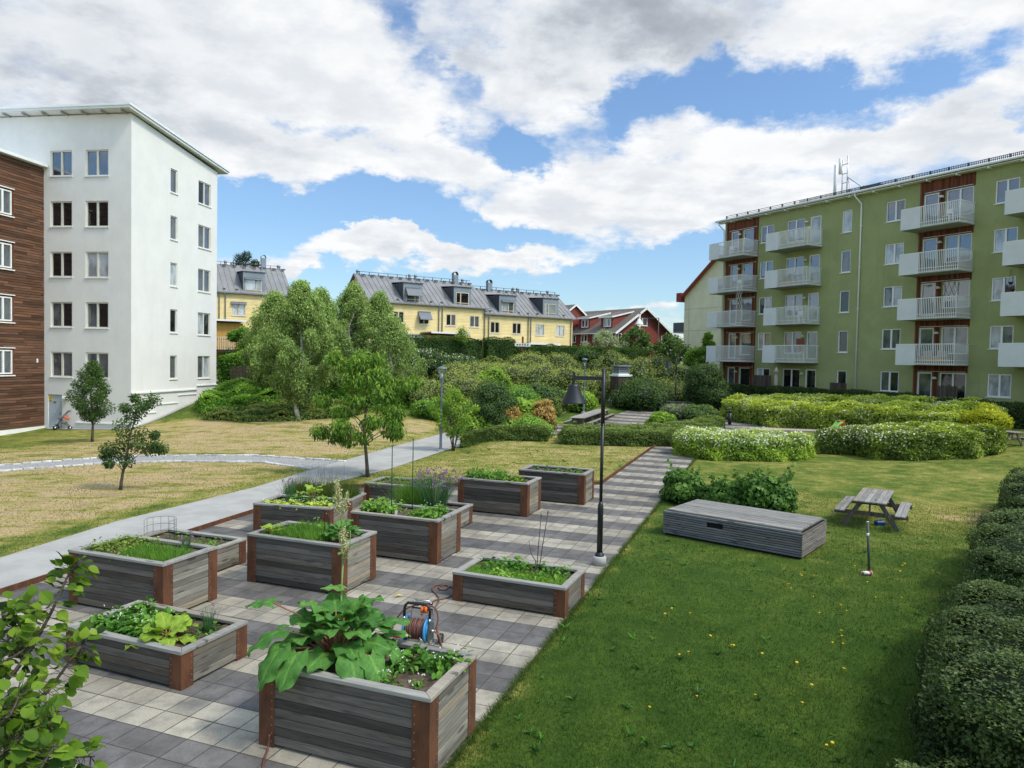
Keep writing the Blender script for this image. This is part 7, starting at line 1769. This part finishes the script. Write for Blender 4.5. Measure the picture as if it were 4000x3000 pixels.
patch('seedlings', 'scattered seedlings on the soil of the low planter with the wire cage', P['3b'], .5, 1.9, .6, 1.0, 9, .12, .14, 10, .075, 'lf_herb', 'vegetable', asp=.35)
t = empty('wire_cage', P['3b'](.36, .62), 0, 'thin wire plant cage standing in the low bare-soil planter', 'plant support'); mb = MB()
for k in range(9): a = -.5 + k * .5; mb.tube([(.30 * math.cos(a), .30 * math.sin(a), -.05), (.30 * math.cos(a), .30 * math.sin(a), .42)], .004, 4, t=.5)
for z in (.12, .27, .42): mb.tube([(.30 * math.cos(-.5 + q * .25), .30 * math.sin(-.5 + q * .25), z) for q in range(17)], .004, 4, t=.5)
mb.build('wires', MAT['steelgrey'], t)
rhubarb('bright yellow-green lettuce at the left end of the planter with the hoop', P[4], .30, .32, 12, .17, .16, .16, 'lf_lettuce', name='lettuce')
blades('rocket_salad', 'dense rocket and dill across the middle of the planter with the hoop', P[4], .45, 1.5, .12, 1.0, 5200, .22, .012, 'lf_herb', 'vegetable', spread=.5, tb=.40)
patch('herbs', 'taller herbs along the middle of the planter with the hoop', P[4], .6, 1.45, .5, 1.0, 14, .13, .28, 26, .05, 'lf_herb', 'herb', asp=.35, tb=.45)
rhubarb('small blue-green rhubarb hanging over the right end of the planter with the hoop', P[4], 1.72, .55, 20, .20, .24, .34, 'lf_rhubarb', name='rhubarb')
t = empty('wire_hoop', P[4](1.45, .45), rad(-60), 'dark wire hoop standing in the middle planter', 'plant support'); mb = MB(); mb.tube([(-.16, 0, -.1), (-.15, 0, .38), *[(.15 * -math.cos(a), 0, .42 + .15 * math.sin(a)) for a in np.linspace(.1, 3.04, 12)], (.16, 0, .38), (.17, 0, -.1)], .006, 6, t=.5); mb.build('wire', MAT['blackmetal'], t)
patch('salad_plants', 'round-leaved spinach at the left end of the planter with the green stakes', P[5], .16, .75, .3, .95, 22, .16, .34, 26, .07, 'lf_herb', 'vegetable', tb=.62)
patch('strawberry_plants', 'strawberry plants at the right end of the planter with the green stakes', P[5], 1.18, 1.92, .18, .98, 34, .17, .22, 20, .07, 'lf_herb', 'vegetable', tb=.42, flowers=('whiteflower', .2, .018), group='strawberry plants')
for px, py, lb in ((1520, 1732, 'left of the two tall green stakes'), (1586, 1732, 'right of the two tall green stakes')):
    lx = .80 if px < 1550 else 1.06; ly = .34 if px < 1550 else .80; c = P[5](lx, ly); t = empty('plant_stake', c, 0, lb, 'stake', 'green plant stakes'); mb = MB(); mb.tube([(0, 0, -.2), (0, 0, 1.50 if px < 1550 else 1.62)], .011, 8, t=.5); mb.build('rod', MAT['greystick'], t)
    mb = MB(); mb.tube([(0, 0, 1.50 if px < 1550 else 1.62), (0, 0, 1.53 if px < 1550 else 1.65)], .013, 8, t=.5); mb.build('tip', MAT['blackmetal'], t)
chives('very large chive clump thick with purple flower heads behind the green stakes', P['5b'], 1.30, .50, .70, .95, 620, 130, .062)
blades('dill', 'wispy dill beside the very large chive clump', P['5b'], .35, 1.0, .2, .9, 2400, .75, .006, 'lf_herb', 'herb', spread=.4, tb=.4)
patch('strawberry_plants', 'yellow-green strawberry plants along the front of the planter with the purple chives', P[6], .14, 1.86, .12, .55, 34, .16, .13, 16, .085, 'lf_spirea2', 'vegetable', tb=.75, flowers=('whiteflower', .35, .022), group='strawberry plants')
patch('strawberry_plants', 'darker strawberry plants along the back of the planter with the purple chives', P[6], .3, 1.86, .6, 1.05, 28, .16, .18, 16, .08, 'lf_straw', 'vegetable', tb=.45, flowers=('whiteflower', .3, .022), group='strawberry plants')
rhubarb('young squash with large pleated leaves in the planter with the strawberries', P[6], 1.12, .82, 7, .28, .34, .26, 'lf_lettuce', name='squash', asp=.9)
chives('chive clump with bright purple heads at the left of the strawberry planter', P[6], .42, .95, .22, .55, 60, 8, .055)
blades('tall_grass', 'tall flowering grass filling the low planter by the asphalt path', P['6b'], .1, 1.98, .1, 1.08, 3800, .50, .008, 'grass', 'grass', spread=.28, tb=.6)
blades('dry_grass', 'thin dry brown grass stalks rising above the tall grass in the low planter', P['6b'], .3, 1.7, .2, 1.0, 260, .95, .006, 'drygrass', 'plant', spread=.25, tb=.2)
patch('trailing_herb', 'yellow-green herb trailing over the front edge of the rear left planter', P[7], .04, .55, -.05, .3, 12, .14, .16, 26, .04, 'lf_spirea', 'herb', asp=.6, tb=.45, tmpl=T_F)
patch('oregano', 'loose yellow-green herbs filling the rear left planter', P[7], .25, 1.9, .25, 1.0, 34, .17, .26, 22, .05, 'lf_spirea', 'herb', asp=.55, tb=.4, tmpl=T_F)
patch('leafy_plant', 'dark green leafy plant at the right end of the rear left planter', P[7], 1.5, 1.85, .5, .9, 5, .2, .34, 18, .11, 'lf_straw', 'plant', asp=.4)
patch('salad_plants', 'bushy grey-green leaf vegetables filling the left of the tall rear planter', P[8], .18, 1.2, .25, .98, 36, .18, .36, 20, .09, 'lf_herb', 'vegetable', asp=.45, tb=.5)
patch('lettuce', 'bright green lettuce heads right of the bushy leaves in the tall rear planter', P[8], 1.25, 1.65, .25, .8, 9, .16, .22, 26, .075, 'lf_lettuce', 'vegetable', tb=.3)
patch('seedlings', 'small leaves by the right end of the tall rear planter', P[8], 1.75, 1.95, .2, .5, 3, .1, .08, 9, .06, 'lf_herb', 'vegetable')
for k in range(5):
    x = .42 + k * .33; patch('seedling', ('leftmost', 'second from left', 'middle', 'second from right', 'rightmost')[k] + ' of five small seedlings in the farthest planter', P[9], x, x + .01, .55, .56, 2, .11, .20, 14, .08, 'lf_straw', 'vegetable', group='seedlings in the farthest planter')
patch('strawberry_plants', 'strawberry plants along the back of the low cane planter', P[10], .25, 1.9, .6, 1.05, 34, .15, .20, 16, .065, 'lf_straw', 'vegetable', group='strawberry plants', tb=.5)
blades('seedling_carpet', 'bright green grassy seedlings covering the front of the low cane planter', P[10], .12, 1.95, .11, .7, 5200, .10, .008, 'lf_herb', 'vegetable', spread=.7, tb=.6)
patch('salad_plants', 'rocket growing around the two canes of the low planter', P[10], 1.2, 1.85, .25, .6, 13, .14, .17, 16, .085, 'lf_herb', 'vegetable', asp=.3, tb=.62)
patch('spinach', 'light green seedlings at the front left of the low cane planter', P[10], .5, 1.2, .2, .55, 14, .12, .11, 14, .055, 'lf_herb', 'vegetable', tb=.85)
for (lx, ly, tx_, ty_, h, lb) in ((1.28, .78, .07, .03, 1.02, 'left of the two thin dark canes in the low planter'), (1.38, .58, .16, .05, 1.12, 'right of the two thin dark canes in the low planter')):
    t = empty('garden_cane', P[10](lx, ly), 0, lb, 'cane', 'thin canes in the low planter'); mb = MB(); mb.tube([(0, 0, -.1), (tx_ * .5, ty_ * .5, h * .5), (tx_, ty_, h)], .0075, 6, t=.5); mb.build('rod', MAT['blackmetal'], t)
    mb = MB(); mb.tube([(tx_, ty_, h), (tx_ * 1.06, ty_ * 1.06, h + .07)], .011, 6, t=.5); mb.build('tip', MAT['steelgrey'], t)
t = empty('dry_twig', P[10](1.36, .56), 0, 'broken dry twig leaning between the two canes', 'twig'); mb = MB(); mb.tube([(0, 0, 0), (-.01, 0, .3), (-.09, .0, .42), (-.14, .0, .66)], [.011, .010, .008, .005], 6, t=.5); mb.build('stick', MAT['bark'], t)
mb = MB(); mb.box(-.03, .03, -.004, .004, .0, .10, t=.5); o = mb.build('plant_label', MAT['panel']); o.location = P[5](.86, .42); o.rotation_euler = (.2, .1, .4); tag(o, 'small pale plastic tag at the foot of the left green stake', 'tag')

# ------------------------------------------------------------------ hazel shoots in the lower left corner
def hazel():
    t = empty('hazel_shrub', (-2.9, 2.0, 0.0), 0, 'bright-leaved hazel shoots reaching in from the lower left corner', 'shrub'); o = Vector(t.location)
    A = NP(); mb = MB()
    def pt(px, py, d):
        q = _f + _R * (px - 2000) / FPX + _U * (1500 - py) / FPX; q = q / q[1]; return Vector((q[0] * d, q[1] * d, CAM_H + q[2] * d)) - o
    br = [([(-260, 2980, 2.9), (60, 2620, 3.0), (190, 2410, 3.1), (260, 2260, 3.15), (300, 2195, 3.2)], 44), ([(-250, 3050, 2.7), (60, 2840, 2.8), (200, 2680, 2.9), (300, 2545, 2.95), (330, 2505, 3.0)], 40),
          ([(-200, 3250, 2.4), (40, 3060, 2.5), (210, 2970, 2.6), (370, 2955, 2.7)], 30), ([(-240, 2800, 3.0), (-20, 2560, 3.1), (90, 2420, 3.2), (160, 2350, 3.2)], 36), ([(-260, 2700, 3.1), (-60, 2500, 3.2), (30, 2400, 3.2), (60, 2380, 3.25)], 26),
          ([(-260, 3000, 2.6), (-20, 2800, 2.7), (120, 2740, 2.8), (200, 2690, 2.8)], 34), ([(-260, 3200, 2.4), (-10, 2960, 2.5), (120, 2860, 2.55), (240, 2800, 2.6)], 42), ([(-300, 3300, 2.3), (0, 3120, 2.35), (140, 3020, 2.4), (220, 2900, 2.45)], 40), ([(-300, 2900, 2.9), (-80, 2650, 3.0), (60, 2560, 3.0), (150, 2500, 3.1)], 34), ([(-280, 3150, 2.5), (-60, 2900, 2.6), (40, 2790, 2.6), (80, 2700, 2.7)], 34)]
    for pts, n in br:
        P_ = [pt(*p) for p in pts]; sp = spline([Vector((0, 0, .2)), Vector((P_[0].x * .5, P_[0].y * .5, P_[0].z * .55))] + P_, 6); m_ = len(sp)
        mb.tube(sp, [.016 - .0135 * i / (m_ - 1) for i in range(m_)], 5, t=.5)
        s0 = int(m_ * .42)
        for k in range(int(n * 2.6)):
            f = rng.uniform(0, 1) ** .85; i = min(m_ - 2, int(s0 + (m_ - 1 - s0) * f)); c = sp[i]; dr = (sp[i + 1] - sp[i]).normalized()
            off = Vector(sph(1)[0]); off = (off - dr * off.dot(dr)).normalized(); st_ = rng.uniform(.02, .075); b = c + off * st_; mb.tube([c, b], .0013, 3, t=.5)
            d = off * .9 + dr * .5 + Vector((0, 0, -.35 + rng.normal(0, .25))); L = .060 * rng.uniform(.55, 1.25) * (1.0 - .25 * f)
            N = Vector((rng.normal(0, .35), rng.normal(0, .35) - .25, 1)) 
            yl = .25 if rng.uniform() < .2 else 0
            A.inst(T_H[0], T_H[1], np.array([b[:]]), np.array([d[:]]), np.array([N[:]]), L, L * .86, np.array([np.clip(.46 + yl + rng.normal(0, .24), .05, 1)]))
    A.build('leaves', MAT['lf_hazel'], t); mb.build('branches', MAT['bark'], t)
_w = [.10, .32, .42, .47, .50, .47, .40, .27, .12, .01]; _x = [-.05, .06, .18, .30, .42, .54, .68, .80, .91, 1.02]
T_H = _ts(_w, _x, .10, .22, .07)
hazel()

# ------------------------------------------------------------------ lawn details
def scatter_grass(name, label, n, rlo, rhi, alo, ahi, L, wd, keep, m, tb=.5, pw=1.0):
    r = rlo * (rhi / rlo) ** rng.uniform(0, 1, n) if pw == 1 else rng.uniform(rlo, rhi, n); a = rng.uniform(rad(alo), rad(ahi), n); x = r * np.sin(a); y = r * np.cos(a); k = keep(x, y); x, y, r = x[k], y[k], r[k]; n = len(x); z = ter(x, y)
    A = NP(); X = np.c_[rng.normal(0, .55, n), rng.normal(0, .55, n), np.ones(n)]; tv = [(0, -.5, 0), (0, .5, 0), (1, 0, .2)]; s = L * rng.uniform(.4, 1.1, n)
    cl = .12 * np.sin(x * 1.1 + 1) * np.sin(y * .9) + .10 * np.sin(x * 2.7 + y * 1.9)
    A.inst(tv, [(0, 1, 2)], np.c_[x, y, z - .005], X, sph(n), s, wd * (1 + r / 14), np.clip(tb + cl + rng.normal(0, .17, n), .03, 1)); o = A.build(name, MAT[m]); tag(o, label, 'grass', kind='stuff'); return o
def k_right(x, y):
    u = x * math.cos(PL_ANG) - y * math.sin(PL_ANG); v = x * math.sin(PL_ANG) + y * math.cos(PL_ANG)
    return (u > -3.03) & (v < 30) & ~in_poly(x, y, [(3.8, 17.6), (6.4, 15.5), (7.6, 17.0), (5.0, 19.1)])
scatter_grass('lawn_grass', 'lush short grass of the right-hand lawn', 190000, 5.2, 26, -4, 44, .062, .0055, k_right, 'grass', tb=.52)
def k_mid(x, y):
    u = x * math.cos(PL_ANG) - y * math.sin(PL_ANG); v = x * math.sin(PL_ANG) + y * math.cos(PL_ANG)
    pr = np.array(PATH_R); px = np.interp(y, pr[:, 1], pr[:, 0]); dia = 19.5 + (u + 13.33) / 7.9 * 4.6
    return (u < -5.46) & (x > px + .04) & ((v > dia + .05) | (u < -13.05)) & (y < 38)
scatter_grass('lawn_grass', 'yellowish grass of the lawn between the patio and the asphalt path', 60000, 13, 38, -32, 16, .055, .009, k_mid, 'drygrass', tb=.22)
def k_edge(x, y):
    pl = np.array(PATH_L); px = np.interp(y, pl[:, 1], pl[:, 0]); return (x < px - .02) & (x > px - 1.0 - .3 * np.sin(y * 1.7)) & (y > 11) & (y < 43)
scatter_grass('verge_grass', 'greener grass fringe along the far side of the asphalt path', 60000, 13, 44, -48, -5, .06, .008, k_edge, 'grass', tb=.6)
def k_left(x, y):
    pl = np.array(PATH_L); px = np.interp(y, pl[:, 1], pl[:, 0]); return (x < px - .9) & (y > 14) & (y < 41)
scatter_grass('dry_grass', 'dry straw-coloured grass of the left-hand lawn', 40000, 17, 42, -40, -5, .05, .010, k_left, 'drygrass', tb=.6)
def edge_blades(n, label):
    v = 5 + 31 * rng.uniform(0, 1, n) ** 1.6; u = -3.06 + rng.exponential(.035, n) - .03 * (rng.uniform(0, 1, n) < .25); c, s_ = math.cos(PL_ANG), math.sin(PL_ANG)
    k = .5 + .5 * np.sin(v * 3.1) * np.sin(v * 1.3 + 1) + rng.uniform(-.3, .5, n) > .25; u, v = u[k], v[k]; n = len(u); x = u * c + v * s_; y = -u * s_ + v * c
    A = NP(); X = np.c_[rng.normal(-.55, .5, n), rng.normal(.1, .5, n), np.ones(n) * .9]; L_ = rng.uniform(.05, .13, n); A.inst([(0, -.5, 0), (0, .5, 0), (1, 0, .3)], [(0, 1, 2)], np.c_[x, y, ter(x, y)], X, sph(n), L_, .007, np.clip(.6 + rng.normal(0, .2, n), .05, 1))
    o = A.build('edge_grass', MAT['grass']); tag(o, label, 'grass', kind='stuff')
edge_blades(16000, 'long untrimmed grass blades leaning over the edge of the paving')
# broad-leaved rosettes in the lawn
def rosettes(n, keep, rlo, rhi, alo, ahi, size, label):
    r = rlo * (rhi / rlo) ** rng.uniform(0, 1, n); a = rng.uniform(rad(alo), rad(ahi), n); x = r * np.sin(a); y = r * np.cos(a); k = keep(x, y); x, y = x[k], y[k]; n = len(x); z = ter(x, y); A = NP()
    sc = rng.uniform(.4, 1.35, n); tb_ = rng.uniform(.05, .5, n)
    for j in range(7):
        an = j * .9 + rng.uniform(-.4, .4, n); X = np.c_[np.cos(an), np.sin(an), rng.uniform(.3, 2.2, n)]; s = size * sc * rng.uniform(.25, 1.2, n); A.inst(T_L[0], T_L[1], np.c_[x, y, z], X, np.c_[rng.normal(0, .2, n), rng.normal(0, .2, n), np.ones(n)], s, s * .28, np.clip(tb_ + rng.normal(0, .1, n), 0, 1))
    o = A.build('lawn_weeds', MAT['lf_straw']); tag(o, label, 'weeds', kind='stuff')
rosettes(300, k_right, 5.6, 20, -2, 42, .095, 'leafy dandelion and plantain rosettes in the right-hand lawn')
rosettes(70, k_mid, 18, 34, -14, 12, .16, 'dark rosettes in the lawn between patio and path')
DL = MB(); DL.tube([(0, 0, 0), (.005, .003, .075)], .003, 5, t=.3)
DL.lathe([(0, .070), (.022, .076), (.024, .084), (.012, .090), (0, .091)], 10, .005, .003, t=.7); dl0 = DL.build('dandelion', MAT['yellowflower'])
tag(dl0, 'small yellow dandelion flower in the right-hand lawn', 'flower', 'yellow dandelions in the lawn')
spots = [(2627, 2388), (2695, 2410), (2690, 2562), (2770, 2497), (2858, 2533), (2863, 2534), (2975, 2565), (2724, 2733), (2533, 2778), (3133, 2764), (3168, 2694), (3110, 2604), (3292, 2628), (3174, 2340), (3086, 2305), (3083, 2293), (3131, 2256), (3176, 2256), (3335, 2222), (3390, 2286), (3529, 2212), (3528, 2218), (3418, 2342), (3521, 2343), (3287, 2377), (3305, 2396), (3202, 2407), (3285, 2500), (3596, 2476), (3285, 2480), (3252, 2520), (3294, 2528), (2597, 2411), (3512, 2242), (3809, 2179), (3877, 1928), (3127, 2253), (3230, 2930), (3248, 2918), (2655, 2567), (2950, 2730), (3329, 2157), (2445, 2155)]
for i, (px, py) in enumerate(spots):
    x, y = at(px, py, 0.0); o = dl0 if i == 0 else dl0.copy()
    if i: C.objects.link(o)
    o.location = (x, y, tz(x, y)); o.rotation_euler = (R.uniform(-.3, .3), R.uniform(-.3, .3), R.uniform(0, 6)); k = R.uniform(.65, 1.0); o.scale = (k, k, k * .9)

# gap where people walk through the low hedge
# ------------------------------------------------------------------ sky and sun
SUN_AZ, SUN_EL = math.atan2(.91, -.41), rad(53)      # compass-style from +Y towards +X
def world():
    w = bpy.data.worlds.new('World'); bpy.context.scene.world = w; w.use_nodes = True; nt = w.node_tree; nt.nodes.clear(); g = G(nt); N, L = nt.nodes, nt.links
    sky = N.new('ShaderNodeTexSky'); sky.sky_type = 'NISHITA'; sky.sun_disc = False; sky.sun_elevation = SUN_EL; sky.sun_rotation = SUN_AZ; sky.altitude = 50; sky.air_density = 1.0; sky.dust_density = .6; sky.ozone_density = 1.6
    d = g.coord('Generated'); x, y, z = g.sep(d)
    az0 = g.math('ARCTAN2', x, y); el0 = g.math('ARCSINE', z)
    wv = g.mapping(d, scale=(1, 1, 1.7)); w1 = g.noise(wv, 4.2, 7, .62, 0); w2 = g.noise(g.mapping(wv, loc=(5, 3, 1)), 4.2, 7, .62, 0)
    az = g.math('ADD', az0, g.math('MULTIPLY', g.math('SUBTRACT', w1, .5), .55)); el = g.math('ADD', el0, g.math('MULTIPLY', g.math('SUBTRACT', w2, .5), .24))
    zz = g.math('ADD', g.math('MAXIMUM', z, 0.0), .16)
    p = g.comb(g.math('DIVIDE', x, zz), g.math('DIVIDE', y, zz), 0.0)
    n1 = g.noise(p, 1.7, 9, .60, .0); n2 = g.noise(g.mapping(p, loc=(3.1, 1.7, .4)), .62, 4, .55, .0); n3 = g.noise(g.mapping(p, loc=(-.10, .055, .0)), 1.7, 9, .60, .0)
    n4 = g.noise(g.mapping(p, loc=(8, 2, 0)), 6.5, 7, .62, .0)
    cov = g.math('MULTIPLY_ADD', g.math('SUBTRACT', n1, .5), 1.75, .50); cov = g.math('ADD', cov, g.math('MULTIPLY', g.math('SUBTRACT', n2, .5), .4)); cov = g.math('ADD', cov, g.math('MULTIPLY', g.math('SUBTRACT', n4, .5), .8))
    def blob(px, py, sx, sy, amp, rot=0.0, gain=1.3):
        """cloud bank or clear patch at a compass direction; px,py are image pixels, 2212 wide"""
        s = (px - 1106) / 1533.; a = math.atan(s); e = math.atan((776 - py + .02 * (px - 1106)) / 1533. * math.cos(a)); sa, se = sx / 1533. * math.cos(a) ** 1.5, sy / 1533.
        dx = g.math('SUBTRACT', az, a); dy = g.math('SUBTRACT', el, e); c, sn = math.cos(rot), math.sin(rot)
        u = g.math('DIVIDE', g.math('ADD', g.math('MULTIPLY', dx, c), g.math('MULTIPLY', dy, sn)), sa); v = g.math('DIVIDE', g.math('SUBTRACT', g.math('MULTIPLY', dy, c), g.math('MULTIPLY', dx, sn)), se)
        q = g.math('ADD', g.math('MULTIPLY', u, u), g.math('MULTIPLY', v, v)); return g.math('MULTIPLY', g.math('EXPONENT', g.math('MULTIPLY', q, -1.0)), amp * (gain if abs(amp) < 1.2 else 1.0))
    shape = [(250, 120, 480, 190, .50), (700, 170, 260, 130, .42), (850, 260, 110, 60, .25), (1240, 60, 330, 120, .60), (1780, 60, 360, 70, .40), (2150, 150, 160, 170, .45), (1200, 190, 120, 60, .35),
             (1250, 400, 330, 62, .62), (1480, 480, 230, 45, .50), (1560, 330, 330, 55, .42), (1950, 330, 300, 70, .40), (620, 390, 150, 45, .45), (560, 320, 260, 45, .35), (900, 555, 300, 30, .72), (620, 575, 110, 14, .35), (1060, 545, 150, 20, .3), (2000, 250, 120, 40, .3), (980, 330, 110, 35, .30), (1500, 265, 90, 22, .3), (520, 555, 70, 14, .25), (1420, 700, 50, 16, .5),
             (1700, 195, 230, 48, -.80), (1410, 240, 120, 34, -.62), (1490, 125, 60, 30, -.55), (1820, 270, 110, 26, -.35), (700, 285, 90, 24, -.40), (1110, 310, 100, 30, -.75), (930, 250, 90, 34, -.45), (870, 45, 60, 45, -.38), (1000, 120, 40, 60, -.3), (820, 440, 130, 45, -1.15), (560, 475, 150, 34, -1.15), (1100, 490, 150, 22, -.9), (680, 480, 200, 20, -.6), (1400, 590, 260, 40, -1.0), (1000, 645, 700, 38, -.95), (1650, 570, 200, 40, -.5), (720, 500, 260, 16, -.45), (2140, 225, 50, 30, -.4)]
    for b in shape: cov = g.math('ADD', cov, blob(*b))
    dens = g.mrange(cov, .27, 1.04); thick = g.mrange(cov, .80, 1.7)
    lit = g.mrange(g.math('SUBTRACT', n1, n3), -.10, .10)
    grey = g.math('ADD', blob(1260, 60, 300, 100, 1.3), blob(90, 60, 260, 130, .6)); grey = g.math('ADD', grey, blob(60, 190, 200, 60, .4)); grey = g.math('ADD', grey, blob(2160, 250, 140, 110, .25)); grey = g.math('ADD', grey, blob(400, 300, 260, 60, .22)); grey = g.math('ADD', grey, blob(1300, 480, 400, 25, .30)); grey = g.math('ADD', grey, blob(850, 600, 260, 14, .35))
    shade = g.math('SUBTRACT', g.math('ADD', .79, g.math('MULTIPLY', lit, .32)), g.math('MULTIPLY', grey, .42)); shade = g.math('SUBTRACT', shade, g.math('MULTIPLY', thick, .22)); shade = g.math('ADD', shade, g.math('MULTIPLY', g.math('SUBTRACT', n4, .5), .28), clamp=True)
    cc = g.ramp(shade, [(0.0, (.29, .325, .385)), (.35, (.50, .54, .60)), (.65, (.76, .80, .85)), (1.0, (.98, .99, 1.0))])
    K = 10.0                                         # the sky radiance scale that goes with strength 0.1
    ccs = g.mix(1.0, cc, (K, K, K), 'MULTIPLY'); nt.nodes[-1].clamp_result = False if hasattr(nt.nodes[-1], 'clamp_result') else False
    sk = g.mix(1.0, sky.outputs[0], (1.45, 1.68, 1.85), 'MULTIPLY')
    hz_ = g.mrange(el0, 0.0, .40, .86, 1.0); sk = g.mix(1.0, sk, g.comb(hz_, hz_, hz_), 'MULTIPLY')
    c = g.mix(dens, sk, ccs)
    # added ambient fill: sky brightened overhead, behind and around the sun, outside the view
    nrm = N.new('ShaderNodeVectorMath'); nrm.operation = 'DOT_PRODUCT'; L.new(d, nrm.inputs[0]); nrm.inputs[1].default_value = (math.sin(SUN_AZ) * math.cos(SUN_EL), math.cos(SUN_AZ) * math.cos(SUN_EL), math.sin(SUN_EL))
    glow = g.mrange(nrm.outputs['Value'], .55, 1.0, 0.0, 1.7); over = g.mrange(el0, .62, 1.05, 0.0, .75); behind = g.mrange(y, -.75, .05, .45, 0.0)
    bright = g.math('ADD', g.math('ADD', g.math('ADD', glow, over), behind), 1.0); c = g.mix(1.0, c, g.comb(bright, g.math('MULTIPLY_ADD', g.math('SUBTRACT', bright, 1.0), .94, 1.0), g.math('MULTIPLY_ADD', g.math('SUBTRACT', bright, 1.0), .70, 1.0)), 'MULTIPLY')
    low = g.mrange(el0, -.02, .02); c = g.mix(low, (2.2, 2.3, 2.1), c)
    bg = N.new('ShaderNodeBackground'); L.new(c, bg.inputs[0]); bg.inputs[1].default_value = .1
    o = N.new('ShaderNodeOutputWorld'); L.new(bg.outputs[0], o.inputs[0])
    w.cycles.sampling_method = 'MANUAL'; w.cycles.sample_map_resolution = 512
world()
sd = bpy.data.lights.new('sun', 'SUN'); sd.energy = 2.6; sd.angle = rad(9); sd.color = (1.0, .92, .79); so = bpy.data.objects.new('sun', sd); C.objects.link(so)
S_ = Vector((math.sin(SUN_AZ) * math.cos(SUN_EL), math.cos(SUN_AZ) * math.cos(SUN_EL), math.sin(SUN_EL))); so.rotation_euler = S_.to_track_quat('Z', 'Y').to_euler(); so.location = S_ * 60
sc = bpy.context.scene
sc.render.engine = 'CYCLES'; sc.view_settings.view_transform = 'Standard'; sc.view_settings.look = 'None'; sc.view_settings.exposure = 0; sc.view_settings.gamma = 1
sc.cycles.max_bounces = 5; sc.cycles.diffuse_bounces = 3; sc.cycles.glossy_bounces = 2; sc.cycles.transmission_bounces = 2; sc.cycles.transparent_max_bounces = 6; sc.cycles.use_denoising = True; sc.cycles.caustics_reflective = False; sc.cycles.caustics_refractive = False
